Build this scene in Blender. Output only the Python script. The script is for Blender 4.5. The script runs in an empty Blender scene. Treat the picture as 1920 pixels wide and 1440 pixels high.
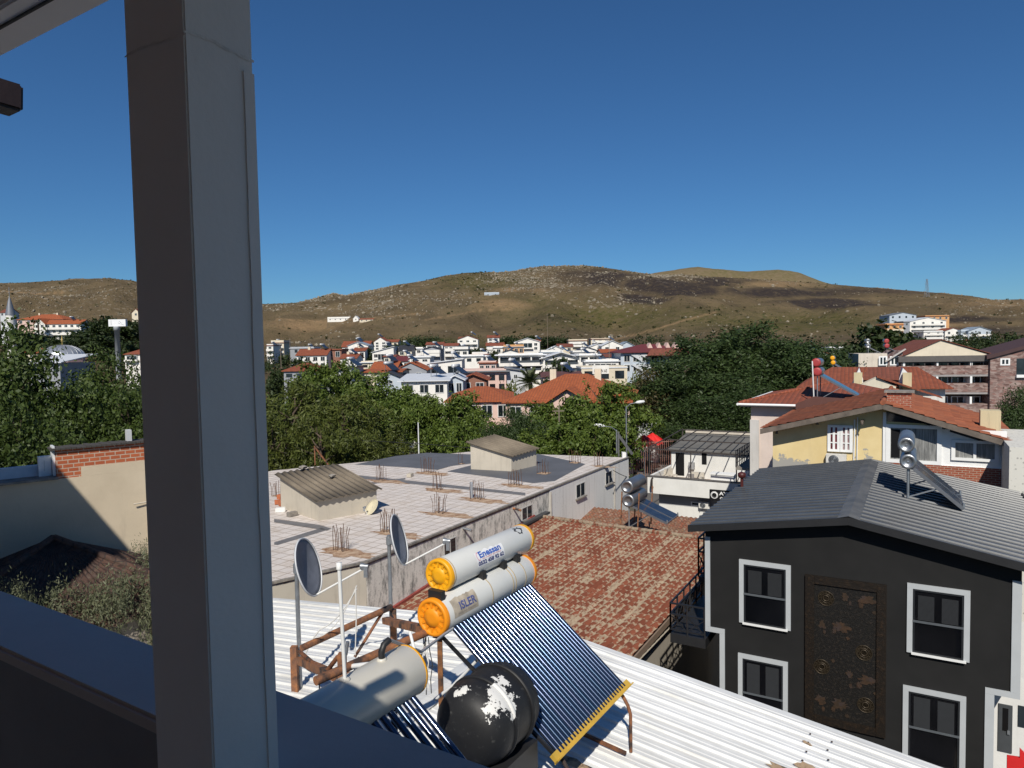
import bpy, bmesh, math, random
import numpy as np
from mathutils import Vector, Matrix
R_ = math.radians
scene = bpy.context.scene
COL = scene.collection
# ------------------------------------------------------------------ camera
FPX = 1320.0                       # focal length in pixels of the 1920 wide photograph
PITCH = math.atan(66/1320); ROLL = R_(1.02)
R0 = Vector((1,0,0)); FW = Vector((0,math.cos(PITCH),-math.sin(PITCH))); U0 = Vector((0,math.sin(PITCH),math.cos(PITCH)))
RT = R0*math.cos(ROLL)-U0*math.sin(ROLL); UP = R0*math.sin(ROLL)+U0*math.cos(ROLL)
cam = bpy.data.cameras.new('camera'); cam_o = bpy.data.objects.new('camera', cam); COL.objects.link(cam_o)
cam.sensor_width = 36; cam.lens = 36*FPX/1920; cam.clip_start = 0.05; cam.clip_end = 9000
cam_o.matrix_world = Matrix(((RT.x,UP.x,-FW.x,0),(RT.y,UP.y,-FW.y,0),(RT.z,UP.z,-FW.z,0),(0,0,0,1)))
scene.camera = cam_o
# ------------------------------------------------------------------ light
SUN_EL, SUN_AZ = R_(43), R_(83)    # SUN_AZ: direction the shadows run, from +X
sdir = Vector((math.cos(SUN_AZ)*math.cos(SUN_EL), math.sin(SUN_AZ)*math.cos(SUN_EL), -math.sin(SUN_EL)))
sun = bpy.data.lights.new('sun','SUN'); sun.energy = 4.9; sun.angle = R_(0.53); sun.color = (1,0.95,0.86)
sun_o = bpy.data.objects.new('sun', sun); COL.objects.link(sun_o)
sun_o.rotation_mode = 'QUATERNION'; sun_o.rotation_quaternion = sdir.to_track_quat('-Z','Y'); sun_o.location = (-20,-60,80)
w = bpy.data.worlds.new('World'); scene.world = w; w.use_nodes = True
nt = w.node_tree; sky = nt.nodes.new('ShaderNodeTexSky'); sky.sky_type = 'NISHITA'; sky.sun_disc = False
sky.sun_elevation = SUN_EL; sky.sun_rotation = math.atan2(-sdir.x,-sdir.y)
sky.altitude = 0; sky.air_density = 1.0; sky.dust_density = 0.0; sky.ozone_density = 10.0
tint = nt.nodes.new('ShaderNodeMix'); tint.data_type = 'RGBA'; tint.blend_type = 'MULTIPLY'; tint.inputs[0].default_value = 1; tint.inputs[7].default_value = (0.70,0.98,1.10,1)   # a very clear, deep blue sky
nt.links.new(sky.outputs[0], tint.inputs[6]); nt.links.new(tint.outputs[2], nt.nodes['Background'].inputs[0]); nt.nodes['Background'].inputs[1].default_value = 0.065
scene.view_settings.view_transform = 'Standard'; scene.view_settings.look = 'None'; scene.view_settings.exposure = 0.0
scene.render.engine = 'CYCLES'; scene.cycles.max_bounces = 6; scene.cycles.transparent_max_bounces = 6
scene.cycles.use_denoising = True
# ------------------------------------------------------------------ picking points of the place from the photograph's pixels
def ray(px,py): return FW + RT*((px-960)/FPX) + UP*((720-py)/FPX)
def at(px,py,Y):
    d = ray(px,py); return d*(Y/d.y)
def atz(px,py,z):
    d = ray(px,py); return d*(z/d.z)
def hit(px,py,p0,n):
    d = ray(px,py); return d*(p0.dot(n)/d.dot(n))
def proj(p):
    return (960+FPX*p.dot(RT)/p.dot(FW), 720-FPX*p.dot(UP)/p.dot(FW))
V = Vector
ZUP = V((0,0,1))
class Fr:                          # a level frame: u along a facade, v into its depth
    def __init__(s,o,deg):
        s.o = V(o); a = R_(deg); s.u = V((math.cos(a),math.sin(a),0)); s.v = V((-math.sin(a),math.cos(a),0)); s.deg = deg
    def P(s,a,b,c): return V((s.o.x,s.o.y,0)) + s.u*a + s.v*b + ZUP*c
    def L(s,p):
        d = V(p)-V((s.o.x,s.o.y,0)); return (d.dot(s.u), d.dot(s.v), p[2])
    def W(s,px,py,b=0):            # the pixel on the facade plane at depth b -> (a, c)
        p = hit(px,py,s.P(0,b,0),s.v); l = s.L(p); return l[0],l[2]
# ------------------------------------------------------------------ mesh builder
class MB:
    def __init__(s): s.v=[]; s.f=[]; s.s=[]
    def add(s,vs,fs,sm=False):
        k=len(s.v); s.v += [tuple(x) for x in vs]
        for f in fs: s.f.append(tuple(k+i for i in f)); s.s.append(sm)
        return s
    def poly(s,pts): return s.add(pts,[tuple(range(len(pts)))])
    def prism(s,pts,vec):
        n=len(pts); vec=V(vec); a=[V(p) for p in pts]; b=[p+vec for p in a]
        return s.add(a+b,[tuple(range(n))[::-1],tuple(range(n,2*n))]+[(i,(i+1)%n,n+(i+1)%n,n+i) for i in range(n)])
    def box(s,fr,a0,a1,b0,b1,c0,c1):
        q=[fr.P(a,b,c) for c in (c0,c1) for (a,b) in ((a0,b0),(a1,b0),(a1,b1),(a0,b1))]
        return s.add(q,[(3,2,1,0),(4,5,6,7),(0,1,5,4),(1,2,6,5),(2,3,7,6),(3,0,4,7)])
    def cbox(s,c,sx,sy,sz,deg=0):
        f=Fr(c,deg); return s.box(f,-sx/2,sx/2,-sy/2,sy/2,c[2]-sz/2,c[2]+sz/2)
    def obox(s,p0,p1,w,h,up=ZUP):   # a bar of rectangular section
        p0=V(p0);p1=V(p1);d=(p1-p0).normalized(); x=d.cross(up)
        if x.length<1e-4: x=d.cross(V((1,0,0)))
        x.normalize(); y=x.cross(d); x=x*w/2;y=y*h/2
        q=[p+i*x+j*y for p in (p0,p1) for (i,j) in ((-1,-1),(1,-1),(1,1),(-1,1))]
        return s.add(q,[(3,2,1,0),(4,5,6,7),(0,1,5,4),(1,2,6,5),(2,3,7,6),(3,0,4,7)])
    def tube(s,pts,r,n=8,caps=True,rs=None):
        pts=[V(p) for p in pts]; m=len(pts); vs=[]; x=None
        for i,p in enumerate(pts):
            d=(pts[min(i+1,m-1)]-pts[max(i-1,0)]).normalized()
            if x is None:
                x=d.cross(ZUP)
                if x.length<1e-3: x=d.cross(V((1,0,0)))
            x=(x-d*x.dot(d)).normalized(); y=d.cross(x); rr=rs[i] if rs else r
            vs+=[p+x*(rr*math.cos(2*math.pi*k/n))+y*(rr*math.sin(2*math.pi*k/n)) for k in range(n)]
        fs=[(i*n+k,i*n+(k+1)%n,(i+1)*n+(k+1)%n,(i+1)*n+k) for i in range(m-1) for k in range(n)]
        s.add(vs,fs,True)
        if caps:
            s.add(vs[:n],[tuple(range(n))[::-1]]); s.add(vs[-n:],[tuple(range(n))])
        return s
    def lathe(s,o,axis,prof,n=32,sm=True,x=None):   # prof: (r, t along axis)
        o=V(o); d=V(axis).normalized(); x=V(x) if x else d.cross(ZUP)
        if x.length<1e-3: x=V((1,0,0))
        x=(x-d*x.dot(d)).normalized(); y=d.cross(x); vs=[]; m=len(prof)
        for r,t in prof: vs+=[o+d*t+x*(r*math.cos(2*math.pi*k/n))+y*(r*math.sin(2*math.pi*k/n)) for k in range(n)]
        fs=[(i*n+k,i*n+(k+1)%n,(i+1)*n+(k+1)%n,(i+1)*n+k) for i in range(m-1) for k in range(n)]
        s.add(vs,fs,sm)
        if prof[0][0]>1e-4: s.add(vs[:n],[tuple(range(n))[::-1]])
        if prof[-1][0]>1e-4: s.add(vs[-n:],[tuple(range(n))])
        return s
    def grid(s,nu,nv,fn,sm=False):
        vs=[fn(i/nu,j/nv) for j in range(nv+1) for i in range(nu+1)]
        return s.add(vs,[(j*(nu+1)+i,j*(nu+1)+i+1,(j+1)*(nu+1)+i+1,(j+1)*(nu+1)+i) for j in range(nv) for i in range(nu)],sm)
    def build(s,name,mat,parent=None,loc=None,fix=True,label=None,bevel=0):
        M = WM(parent) if parent else Matrix.Translation(V(loc) if loc is not None else V((0,0,0)))
        A=np.array(s.v,dtype=np.float64); Mi=np.array(M.inverted()); A=A@Mi[:3,:3].T+Mi[:3,3]
        me=bpy.data.meshes.new(name); me.from_pydata([tuple(x) for x in A],[],s.f)
        me.polygons.foreach_set('use_smooth',s.s)
        if fix or bevel:
            bm=bmesh.new(); bm.from_mesh(me)
            if fix: bmesh.ops.recalc_face_normals(bm,faces=bm.faces)
            if bevel: bmesh.ops.bevel(bm,geom=[e for e in bm.edges if e.calc_face_angle(0)>0.6],offset=bevel,segments=2,affect='EDGES')
            bm.to_mesh(me); bm.free()
        uvs(me)
        if mat: me.materials.append(mat)
        o=bpy.data.objects.new(name,me); COL.objects.link(o)
        if parent: o.parent=parent
        else: o.matrix_world=M
        if label: o['label']=label
        return o
def uvs(me):
    n=len(me.polygons)
    if not n: return
    me.update()
    nr=np.zeros(n*3,np.float32); me.polygons.foreach_get('normal',nr); nr=nr.reshape(-1,3)
    t=np.stack([-nr[:,1],nr[:,0],np.zeros(n)],1); l=np.linalg.norm(t,axis=1); bad=l<0.02
    t[bad]=(1,0,0); l[bad]=1; t/=l[:,None]; b=np.cross(nr,t)
    ls=np.zeros(n,np.int32); lt=np.zeros(n,np.int32); me.polygons.foreach_get('loop_start',ls); me.polygons.foreach_get('loop_total',lt)
    li=np.zeros(len(me.loops),np.int32); me.loops.foreach_get('vertex_index',li)
    co=np.zeros(len(me.vertices)*3,np.float32); me.vertices.foreach_get('co',co); co=co.reshape(-1,3)[li]
    fi=np.repeat(np.arange(n),lt)
    uv=np.stack([(co*t[fi]).sum(1),(co*b[fi]).sum(1)],1).astype(np.float32)
    me.uv_layers.new(name='UVMap').data.foreach_set('uv',uv.ravel())
def WM(o):
    M=o.matrix_basis.copy()
    while o.parent: o=o.parent; M=o.matrix_basis@M
    return M
def tag(o,label=None,cat=None,group=None,kind=None):
    if label: o['label']=label
    if cat: o['category']=cat
    if group: o['group']=group
    if kind: o['kind']=kind
    return o
def thing(name,label,cat,loc,deg=0,group=None):
    o=bpy.data.objects.new(name,None); COL.objects.link(o); o.empty_display_size=0.2
    o.location=loc; o.rotation_euler=(0,0,R_(deg)); return tag(o,label,cat,group)
def kids(o): return [c for c in bpy.data.objects if c.parent==o]
def dup(root,loc,deg=None,label=None,group=None,scale=None,tree=None):
    tree = tree or fam(root)
    r=root.copy(); COL.objects.link(r); r.location=loc
    if deg is not None: r.rotation_euler=(0,0,R_(deg))
    if scale: r.scale=scale
    if label: r['label']=label
    if group: r['group']=group
    def rec(src,dst):
        for c in tree.get(src.name,[]):
            k=c.copy(); COL.objects.link(k); k.parent=dst; rec(c,k)
    rec(root,r); return r
def fam(root):
    d={}; st=[root]; allo=list(bpy.data.objects); by={}
    for o in allo:
        if o.parent: by.setdefault(o.parent.name,[]).append(o)
    while st:
        o=st.pop(); d[o.name]=by.get(o.name,[]); st+=d[o.name]
    return d
# ------------------------------------------------------------------ materials
MATS={}
class NT:
    def __init__(s,name):
        s.m=bpy.data.materials.new(name); s.m.use_nodes=True; s.t=s.m.node_tree; s.b=s.t.nodes['Principled BSDF']; MATS[name]=s.m
    def n(s,ty,**k):
        x=s.t.nodes.new('ShaderNode'+ty)
        for a,b in k.items(): setattr(x,a,b)
        return x
    def l(s,a,b): s.t.links.new(a,b)
    def co(s,kind='UV',sc=(1,1,1),rot=0):
        c=s.n('TexCoord'); m=s.n('Mapping'); s.l(c.outputs[kind],m.inputs[0]); m.inputs['Scale'].default_value=sc; m.inputs['Rotation'].default_value=(0,0,rot); return m.outputs[0]
    def noise(s,vec,scale,detail=6,rough=.6):
        x=s.n('TexNoise'); x.inputs['Scale'].default_value=scale; x.inputs['Detail'].default_value=detail; x.inputs['Roughness'].default_value=rough; s.l(vec,x.inputs['Vector']); return x.outputs['Fac']
    def ramp(s,fac,lo,hi,a=0,b=1):
        x=s.n('MapRange'); s.l(fac,x.inputs[0]); x.inputs[1].default_value=lo; x.inputs[2].default_value=hi; x.inputs[3].default_value=a; x.inputs[4].default_value=b; return x.outputs[0]
    def math(s,op,a,b):
        x=s.n('Math',operation=op)
        for i,q in enumerate((a,b)):
            if isinstance(q,(int,float)): x.inputs[i].default_value=q
            else: s.l(q,x.inputs[i])
        return x.outputs[0]
    def mix(s,fac,a,b,mode='MIX'):
        x=s.n('Mix',data_type='RGBA',blend_type=mode)
        if isinstance(fac,(int,float)): x.inputs[0].default_value=fac
        else: s.l(fac,x.inputs[0])
        for i,q in ((6,a),(7,b)):
            if isinstance(q,tuple): x.inputs[i].default_value=(q+(1,))[:4]
            else: s.l(q,x.inputs[i])
        return x.outputs[2]
    def col(s,c):
        if isinstance(c,tuple): s.b.inputs['Base Color'].default_value=(c+(1,))[:4]
        else: s.l(c,s.b.inputs['Base Color'])
    def bump(s,h,st=.3,dist=.02,prev=None):
        x=s.n('Bump'); x.inputs['Strength'].default_value=st; x.inputs['Distance'].default_value=dist; s.l(h,x.inputs['Height'])
        if prev is not None: s.l(prev,x.inputs['Normal'])
        s.l(x.outputs[0],s.b.inputs['Normal']); return x.outputs[0]
    def set(s,rough=None,metal=None,spec=None):
        if rough is not None: s.b.inputs['Roughness'].default_value=rough
        if metal is not None: s.b.inputs['Metallic'].default_value=metal
        if spec is not None: s.b.inputs['Specular IOR Level'].default_value=spec
        return s.m
def mul(c,k): return tuple(x*k for x in c[:3])
def plain(name,c,rough=.6,metal=0,spec=.5,var=.12,sc=3,bump=0,bsc=40):
    if name in MATS: return MATS[name]
    t=NT(name); v=t.co('Object'); n=t.noise(v,sc)
    t.col(t.mix(t.ramp(n,.3,.7),mul(c,1-var),mul(c,1+var)))
    if bump: t.bump(t.noise(v,bsc,4),bump,.01)
    return t.set(rough,metal,spec)
def stucco(name,c,dirt=.35,dc=(.16,.14,.12),bump=.25):
    if name in MATS: return MATS[name]
    t=NT(name); v=t.co('UV'); big=t.noise(v,.7,5); st=t.noise(t.co('UV',(2.5,.25,1)),1.5,6,.7)
    base=t.mix(t.ramp(big,.3,.7),mul(c,.9),mul(c,1.06))
    d=t.math('MULTIPLY',t.ramp(st,.52,.78),dirt); t.col(t.mix(d,base,dc))
    t.bump(t.noise(v,22,4),bump,.012); return t.set(.85,0,.25)
def tiles(name,c,c2=None,mort=(.1,.05,.035),pu=.3,pv=.36,lichen=0.0,lc=(.3,.26,.2)):
    if name in MATS: return MATS[name]
    t=NT(name); v=t.co('UV'); br=t.n('TexBrick'); t.l(v,br.inputs['Vector']); br.offset=0; br.squash=1
    br.inputs['Scale'].default_value=1; br.inputs['Brick Width'].default_value=pu; br.inputs['Row Height'].default_value=pv
    br.inputs['Mortar Size'].default_value=.018; br.inputs['Mortar Smooth'].default_value=.4; br.inputs['Bias'].default_value=0
    c2=c2 or mul(c,.72)
    br.inputs['Color1'].default_value=c+(1,); br.inputs['Color2'].default_value=c2+(1,); br.inputs['Mortar'].default_value=mort+(1,)
    n=t.noise(v,.9,6,.65); k=t.mix(t.ramp(n,.4,.75,0,.55),br.outputs[0],mul(c,.6))
    if lichen: k=t.mix(t.ramp(t.noise(v,3.2,6,.7),.5,.66,0,lichen),k,lc)
    t.col(k)
    wv=t.n('TexWave',wave_type='BANDS',bands_direction='X',wave_profile='SIN'); t.l(v,wv.inputs[0]); wv.inputs['Scale'].default_value=math.pi/pu/ (2*math.pi)*2/1.0*0.5*2/2
    wv.inputs['Scale'].default_value=1/pu*0.314; wv.inputs['Distortion'].default_value=.3
    sp=t.n('SeparateXYZ'); t.l(v,sp.inputs[0]); saw=t.math('FRACT',t.math('DIVIDE',sp.outputs[1],pv),0)
    t.bump(t.math('SUBTRACT',wv.outputs[1],t.math('MULTIPLY',saw,.8)),.6,.05); return t.set(.8,0,.3)
def corrug(name,c,period=.12,rough=.4,metal=.6,st=.7,dirt=.2,dc=(.2,.15,.1)):
    if name in MATS: return MATS[name]
    t=NT(name); v=t.co('UV'); wv=t.n('TexWave',wave_type='BANDS',bands_direction='X',wave_profile='SIN'); t.l(v,wv.inputs[0]); wv.inputs['Scale'].default_value=.314/period
    n=t.noise(v,1.1,6,.65); t.col(t.mix(t.ramp(n,.45,.75,0,dirt),c,dc)); t.bump(wv.outputs[1],st,.03); return t.set(rough,metal)
def brickm(name,c1,c2,mort,bw=.22,rh=.075,ms=.012):
    if name in MATS: return MATS[name]
    t=NT(name); v=t.co('UV'); br=t.n('TexBrick'); t.l(v,br.inputs['Vector']); br.inputs['Scale'].default_value=1
    br.inputs['Brick Width'].default_value=bw; br.inputs['Row Height'].default_value=rh; br.inputs['Mortar Size'].default_value=ms; br.inputs['Mortar Smooth'].default_value=.2
    br.inputs['Color1'].default_value=c1+(1,); br.inputs['Color2'].default_value=c2+(1,); br.inputs['Mortar'].default_value=mort+(1,)
    n=t.noise(v,6,5); t.col(t.mix(t.ramp(n,.35,.7,0,.35),br.outputs[0],mul(c1,.6))); t.bump(t.math('MULTIPLY',br.outputs[1],-1),.5,.015); return t.set(.85,0,.3)
def rustm(name,c=(.15,.08,.055),c2=(.36,.15,.06),sc=9,rough=.75):
    if name in MATS: return MATS[name]
    t=NT(name); v=t.co('Object'); n=t.noise(v,sc,7,.7); n2=t.noise(v,sc*.3,4)
    a=t.mix(t.ramp(n,.35,.62),c,c2); t.col(t.mix(t.ramp(n2,.52,.62),a,(.05,.035,.03))); t.bump(n,.4,.004); return t.set(rough,.2)
def leafm(name,c,c2,tr=.35):
    if name in MATS: return MATS[name]
    t=NT(name); g=t.n('NewGeometry'); k=t.mix(g.outputs['Random Per Island'],c,c2)
    ob=t.noise(t.co('Object'),.35,3); k=t.mix(t.ramp(ob,.4,.65,0,.4),k,mul(c2,.8)); t.col(k)
    t.set(.55,0,.3); tl=t.n('BsdfTranslucent'); t.l(t.mix(1.0,k,(1.0,1.15,.5),'MULTIPLY'),tl.inputs[0]); ms=t.n('MixShader'); ms.inputs[0].default_value=tr
    t.l(t.b.outputs[0],ms.inputs[1]); t.l(tl.outputs[0],ms.inputs[2]); t.l(ms.outputs[0],t.t.nodes['Material Output'].inputs[0]); return t.m
def glassm(name='window_glass',c=(.015,.02,.025),rough=.06):
    if name in MATS: return MATS[name]
    t=NT(name); n=t.noise(t.co('Object'),.6,2); t.col(t.mix(t.ramp(n,.35,.65),mul(c,.6),mul(c,1.8))); t.bump(t.noise(t.co('Object'),1.3,2),.03,.05); return t.set(rough,0,.6)
GLASS=glassm(); WHITE=plain('white_paint',(.78,.78,.76),.5,var=.04); BLACKP=plain('black_metal_paint',(.016,.016,.018),.45); GALV=plain('galvanized_steel',(.34,.36,.38),.45,.7,var=.2,sc=8)
DARKIN=plain('dark_interior',(.012,.012,.013),.9,spec=.1); RUST=rustm('rusty_steel'); BARK=plain('bark',(.09,.065,.045),.9,bump=.6,bsc=12,var=.3); WPLAST=plain('white_plastic',(.72,.72,.7),.4,var=.06)
RED=plain('red_fabric',(.62,.018,.015),.6,var=.15)
def text_mesh(s,h,bold=0.0):
    c=bpy.data.curves.new('t','FONT'); c.body=s; c.size=h; c.resolution_u=3; c.offset=bold; c.align_x='LEFT'
    o=bpy.data.objects.new('t',c); COL.objects.link(o); bpy.context.view_layer.update()
    me=bpy.data.meshes.new_from_object(o.evaluated_get(bpy.context.evaluated_depsgraph_get())); bm=bmesh.new(); bm.from_mesh(me); bmesh.ops.triangulate(bm,faces=bm.faces)
    for _ in range(2):
        bmesh.ops.subdivide_edges(bm,edges=[e for e in bm.edges if e.calc_length()>.3*h],cuts=2); bmesh.ops.triangulate(bm,faces=bm.faces)
    bm.to_mesh(me); bm.free(); vs=[tuple(v.co) for v in me.vertices]; fs=[tuple(p.vertices) for p in me.polygons]
    bpy.data.objects.remove(o); bpy.data.curves.remove(c); bpy.data.meshes.remove(me); return vs,fs
def lettering(s,h,width,fn,bold=0.0,mb=None):   # fn(x,y) -> point; the text is stretched to the given width
    vs,fs=text_mesh(s,h,bold); x1=max(v[0] for v in vs); x0=min(v[0] for v in vs); k=width/(x1-x0)
    mb=mb or MB(); mb.add([fn((v[0]-x0)*k,v[1]) for v in vs],fs); return mb
# ------------------------------------------------------------------ terrain: flat town, rising ground, hills
SKYL=[(-500,560),(-200,545),(0,534),(60,531),(130,526),(215,523),(255,528),(310,541),(380,556),(500,570),(560,568),(630,552),(650,556),(700,545),(760,533),(800,527),(840,517),(880,512),(940,512),(1000,506),(1060,499),(1105,499),(1150,505),(1200,513),(1230,517),(1280,516),(1340,520),(1400,523),(1470,528),(1540,533),(1600,537),(1680,543),(1760,550),(1820,556),(1860,562),(1920,562),(2100,566),(2400,570)]
SX=[a for a,b in SKYL]; SYy=[b for a,b in SKYL]
RIDX=[-500,0,215,500,640,800,1060,1230,1540,1800,2400]; RIDY=[1500,1350,1300,1500,1150,1150,1250,1150,1250,1100,1200]
def smooth(t): t=np.clip(t,0,1); return t*t*(3-2*t)
rs0=np.random.RandomState(7)
_lat=rs0.rand(64,64)
def vnoise(x,y):
    x=np.asarray(x,float); y=np.asarray(y,float); xi=np.floor(x).astype(int); yi=np.floor(y).astype(int); fx=smooth(x-xi); fy=smooth(y-yi)
    g=lambda a,b:_lat[a%64,b%64]
    return (g(xi,yi)*(1-fx)+g(xi+1,yi)*fx)*(1-fy)+(g(xi,yi+1)*(1-fx)+g(xi+1,yi+1)*fx)*fy
def fbm(x,y,o=5):
    s=0;a=.5
    for i in range(o): s=s+a*(vnoise(x,y)-.5)*2; x=x*2.03+17.3; y=y*2.03+9.1; a*=.5
    return s
def terrain(X,Y):
    X=np.asarray(X,float); Y=np.asarray(Y,float); Ys=np.maximum(Y,1.0)
    px=960+FPX*X/Ys
    low=np.interp(Y,[0,105,180,300,450],[-14,-14,-10.5,-4,3.0])
    low=low+np.interp(px,[-200,200,420,1500,1750,2000],[7,6,0,0,1,3])*smooth((Y-150)/150)
    yr=np.interp(px,RIDX,RIDY); ys=np.interp(px,SX,SYy); hz=671-.0178*px
    zr=(hz-ys)/FPX*yr
    foot=450; zf=3.0+np.interp(px,[-200,200,420,1500,1750,2000],[7,6,0,0,1,3])
    t=np.clip((Y-foot)/(yr-foot),0,1.6)
    g=np.where(t<=1,.35*t+.65*smooth(t)*(.55+.45*t),1-(t-1)**2*1.2-(t-1)*.15)
    hill=zf+(zr-zf)*g + fbm(X/230+5,Y/230+3)*34*np.clip(t,0,1)*np.clip(1-t,0,1)*2 + fbm(X/45,Y/45,4)*6*np.clip(t*3,0,1)*np.clip(np.abs(1-t)*8,.15,1) - np.abs(fbm(X/110+31,Y/260+7,3))*46*np.clip(t*2.2,0,1)*np.clip((1-t)*1.6,0,1)+7*np.clip(t*2.2,0,1)*np.clip((1-t)*1.6,0,1)
    return np.where(Y<foot,low,hill)
def gz(x,y): return float(terrain(x,y))
def hill_mesh():
    cols=[math.tan(a) for a in np.linspace(math.atan(-1.25),math.atan(1.25),520)]
    rows=np.concatenate([np.linspace(105,440,24),np.linspace(450,1000,100),np.linspace(1006,1330,110),np.linspace(1345,2100,30)])
    C,Rw=np.meshgrid(np.array(cols),rows); X=C*Rw; Y=Rw; Z=terrain(X,Y)
    return X,Y,Z
X,Y,Z=hill_mesh(); nr,nc=X.shape
vs=np.stack([X,Y,Z],-1).reshape(-1,3)
idx=np.arange(nr*nc).reshape(nr,nc); fs=np.stack([idx[:-1,:-1],idx[:-1,1:],idx[1:,1:],idx[1:,:-1]],-1).reshape(-1,4)
me=bpy.data.meshes.new('hills'); me.from_pydata(vs.tolist(),[],fs.tolist()); me.polygons.foreach_set('use_smooth',[True]*len(fs)); uvs(me)
# scorched, green and bare earth ground are real patches of the hillside: kept as masks on the mesh
def soft(px,py,cx,cy,rx,ry): return np.clip(1.3-np.sqrt(((px-cx)/rx)**2+((py-cy)/ry)**2),0,1)
PX=960+FPX*X/Y; PY=(671-.0178*PX)-FPX*Z/Y
wob=fbm(X/60,Y/60)*26; PXw=PX+wob*2.2; PYw=PY+fbm(X/60+40,Y/60)*9
burn=np.maximum.reduce([soft(PXw,PYw,*a)*k for a,k in (((1120,522,95,16),.7),((1190,560,55,10),1.0),((1235,535,70,14),.9),((1290,545,60,10),1),((1330,530,70,9),.8),((1480,550,150,11),.75),((1560,572,90,8),1.0),((1640,545,160,10),.5),((1800,600,150,6),.7),((1840,620,90,10),.6),((1010,600,60,10),.3))])
green=np.maximum.reduce([soft(PXw,PYw,*a)*k for a,k in (((900,530,90,22),.7),((1130,595,190,26),.9),((1500,605,220,22),1.0),((820,640,130,12),.8),((1350,600,120,25),.7),((1000,570,140,20),.4))])
bare=np.maximum.reduce([soft(PXw,PYw,*a)*k for a,k in (((560,612,90,12),1.0),((925,572,48,9),1.0),((975,546,40,5),.9),((1450,532,60,7),.7),((1740,545,90,4),1),((1780,610,70,8),.8),((640,605,50,6),.8),((240,630,60,10),1),((1860,570,120,10),.5))])
def track(pts,wd):
    m=np.zeros_like(PX)
    for (xa,ya),(xb,yb) in zip(pts,pts[1:]):
        t_=np.clip(((PX-xa)*(xb-xa)+(PY-ya)*(yb-ya))/((xb-xa)**2+(yb-ya)**2),0,1); dq=np.hypot(PX-xa-t_*(xb-xa),(PY-ya-t_*(yb-ya)))
        m=np.maximum(m,np.clip(1.4-dq/wd,0,1))
    return m
for pts,wd in (([(1110,646),(1200,626),(1290,599),(1345,585)],1.5),([(1650,541),(1740,546),(1800,553)],1.6),([(520,598),(610,603),(700,597),(800,588)],1.2),([(1755,600),(1820,612),(1870,628)],1.3),([(800,600),(900,583),(985,577)],1.1),([(0,546),(90,552),(130,548)],1.2)): bare=np.maximum(bare,track(pts,wd))
rock=np.maximum.reduce([soft(PXw,PYw,*a)*k for a,k in (((170,565,170,25),.8),((660,565,150,30),.9),((1030,530,110,30),1),((1110,560,120,25),.7),((820,560,60,20),.6),((1880,585,90,14),.7),((1240,520,60,10),.7))])
ca=me.color_attributes.new('patch','FLOAT_COLOR','POINT')
ca.data.foreach_set('color',np.stack([burn,green,bare,rock],-1).reshape(-1).astype(np.float32))
t=NT('hillside'); va=t.n('VertexColor',layer_name='patch'); sp=t.n('SeparateColor'); t.l(va.outputs[0],sp.inputs[0])
v=t.co('Object'); n1=t.noise(v,.02,8,.65); n2=t.noise(v,.16,8,.75); n3=t.noise(v,.5,5,.7)
k=t.mix(t.ramp(n1,.35,.65),(.105,.078,.045),(.185,.135,.075)); k=t.mix(t.math('MULTIPLY',t.ramp(n2,.35,.6),t.ramp(sp.outputs[1],0,.8)),k,(.085,.082,.022))
k=t.mix(t.math('MULTIPLY',t.ramp(n2,.3,.6,.3,1),sp.outputs[2]),k,(.33,.215,.115))
k=t.mix(t.ramp(n2,.52,.64,0,.75),k,(.055,.052,.022)); k=t.mix(t.ramp(n3,.6,.7,0,.55),k,(.30,.24,.17))
k=t.mix(t.math('MULTIPLY',t.ramp(n2,.26,.5),t.ramp(sp.outputs[0],.05,.6)),k,(.042,.033,.03))
rk=t.n('TexVoronoi'); t.l(v,rk.inputs['Vector']); rk.inputs['Scale'].default_value=.11
k=t.mix(t.math('MULTIPLY',t.ramp(rk.outputs[0],.32,.2),t.math('MULTIPLY',va.outputs[1],t.ramp(n1,.42,.55,0,.9))),k,(.36,.3,.23))
t.col(k); t.bump(n2,.7,6,t.bump(n3,.5,2)); t.set(.95,0,.1); me.materials.append(t.m)
ho=bpy.data.objects.new('hills',me); COL.objects.link(ho); tag(ho,kind='structure')
# back ridge, seen over the main ridge between its two tops
bk=[(1180,520),(1225,516),(1260,510),(1310,503),(1340,507),(1400,512),(1460,508),(1500,514),(1540,530),(1600,545)]
def backfn(u,v):
    px=1150+u*480; y=np.interp(px,[a for a,b in bk],[b for a,b in bk]); Yr=2000; h=(671-.0178*px-y)/FPX*Yr
    Yy=1450+v*1100; g=math.sin(min(1,v/.5)*math.pi/2) if v<=.5 else 1-((v-.5)/.5)**2*.8
    return V(((px-960)/FPX*Yy,Yy,h*g+ (fbm(px/20,Yy/90)*5*(1-abs(g-.5))*(1 if g<.98 else .2))))
b=MB().grid(90,30,backfn,True)
t=NT('far_hillside'); v=t.co('Object'); n1=t.noise(v,.012,7,.65); n2=t.noise(v,.1,7,.7)
t.col(t.mix(t.ramp(n2,.35,.65),t.mix(t.ramp(n1,.4,.6),(.10,.092,.03),(.14,.105,.055)),(.2,.15,.09))); t.set(.95,0,.1)
tag(b.build('back_hill',t.m,fix=False),kind='structure')
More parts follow.
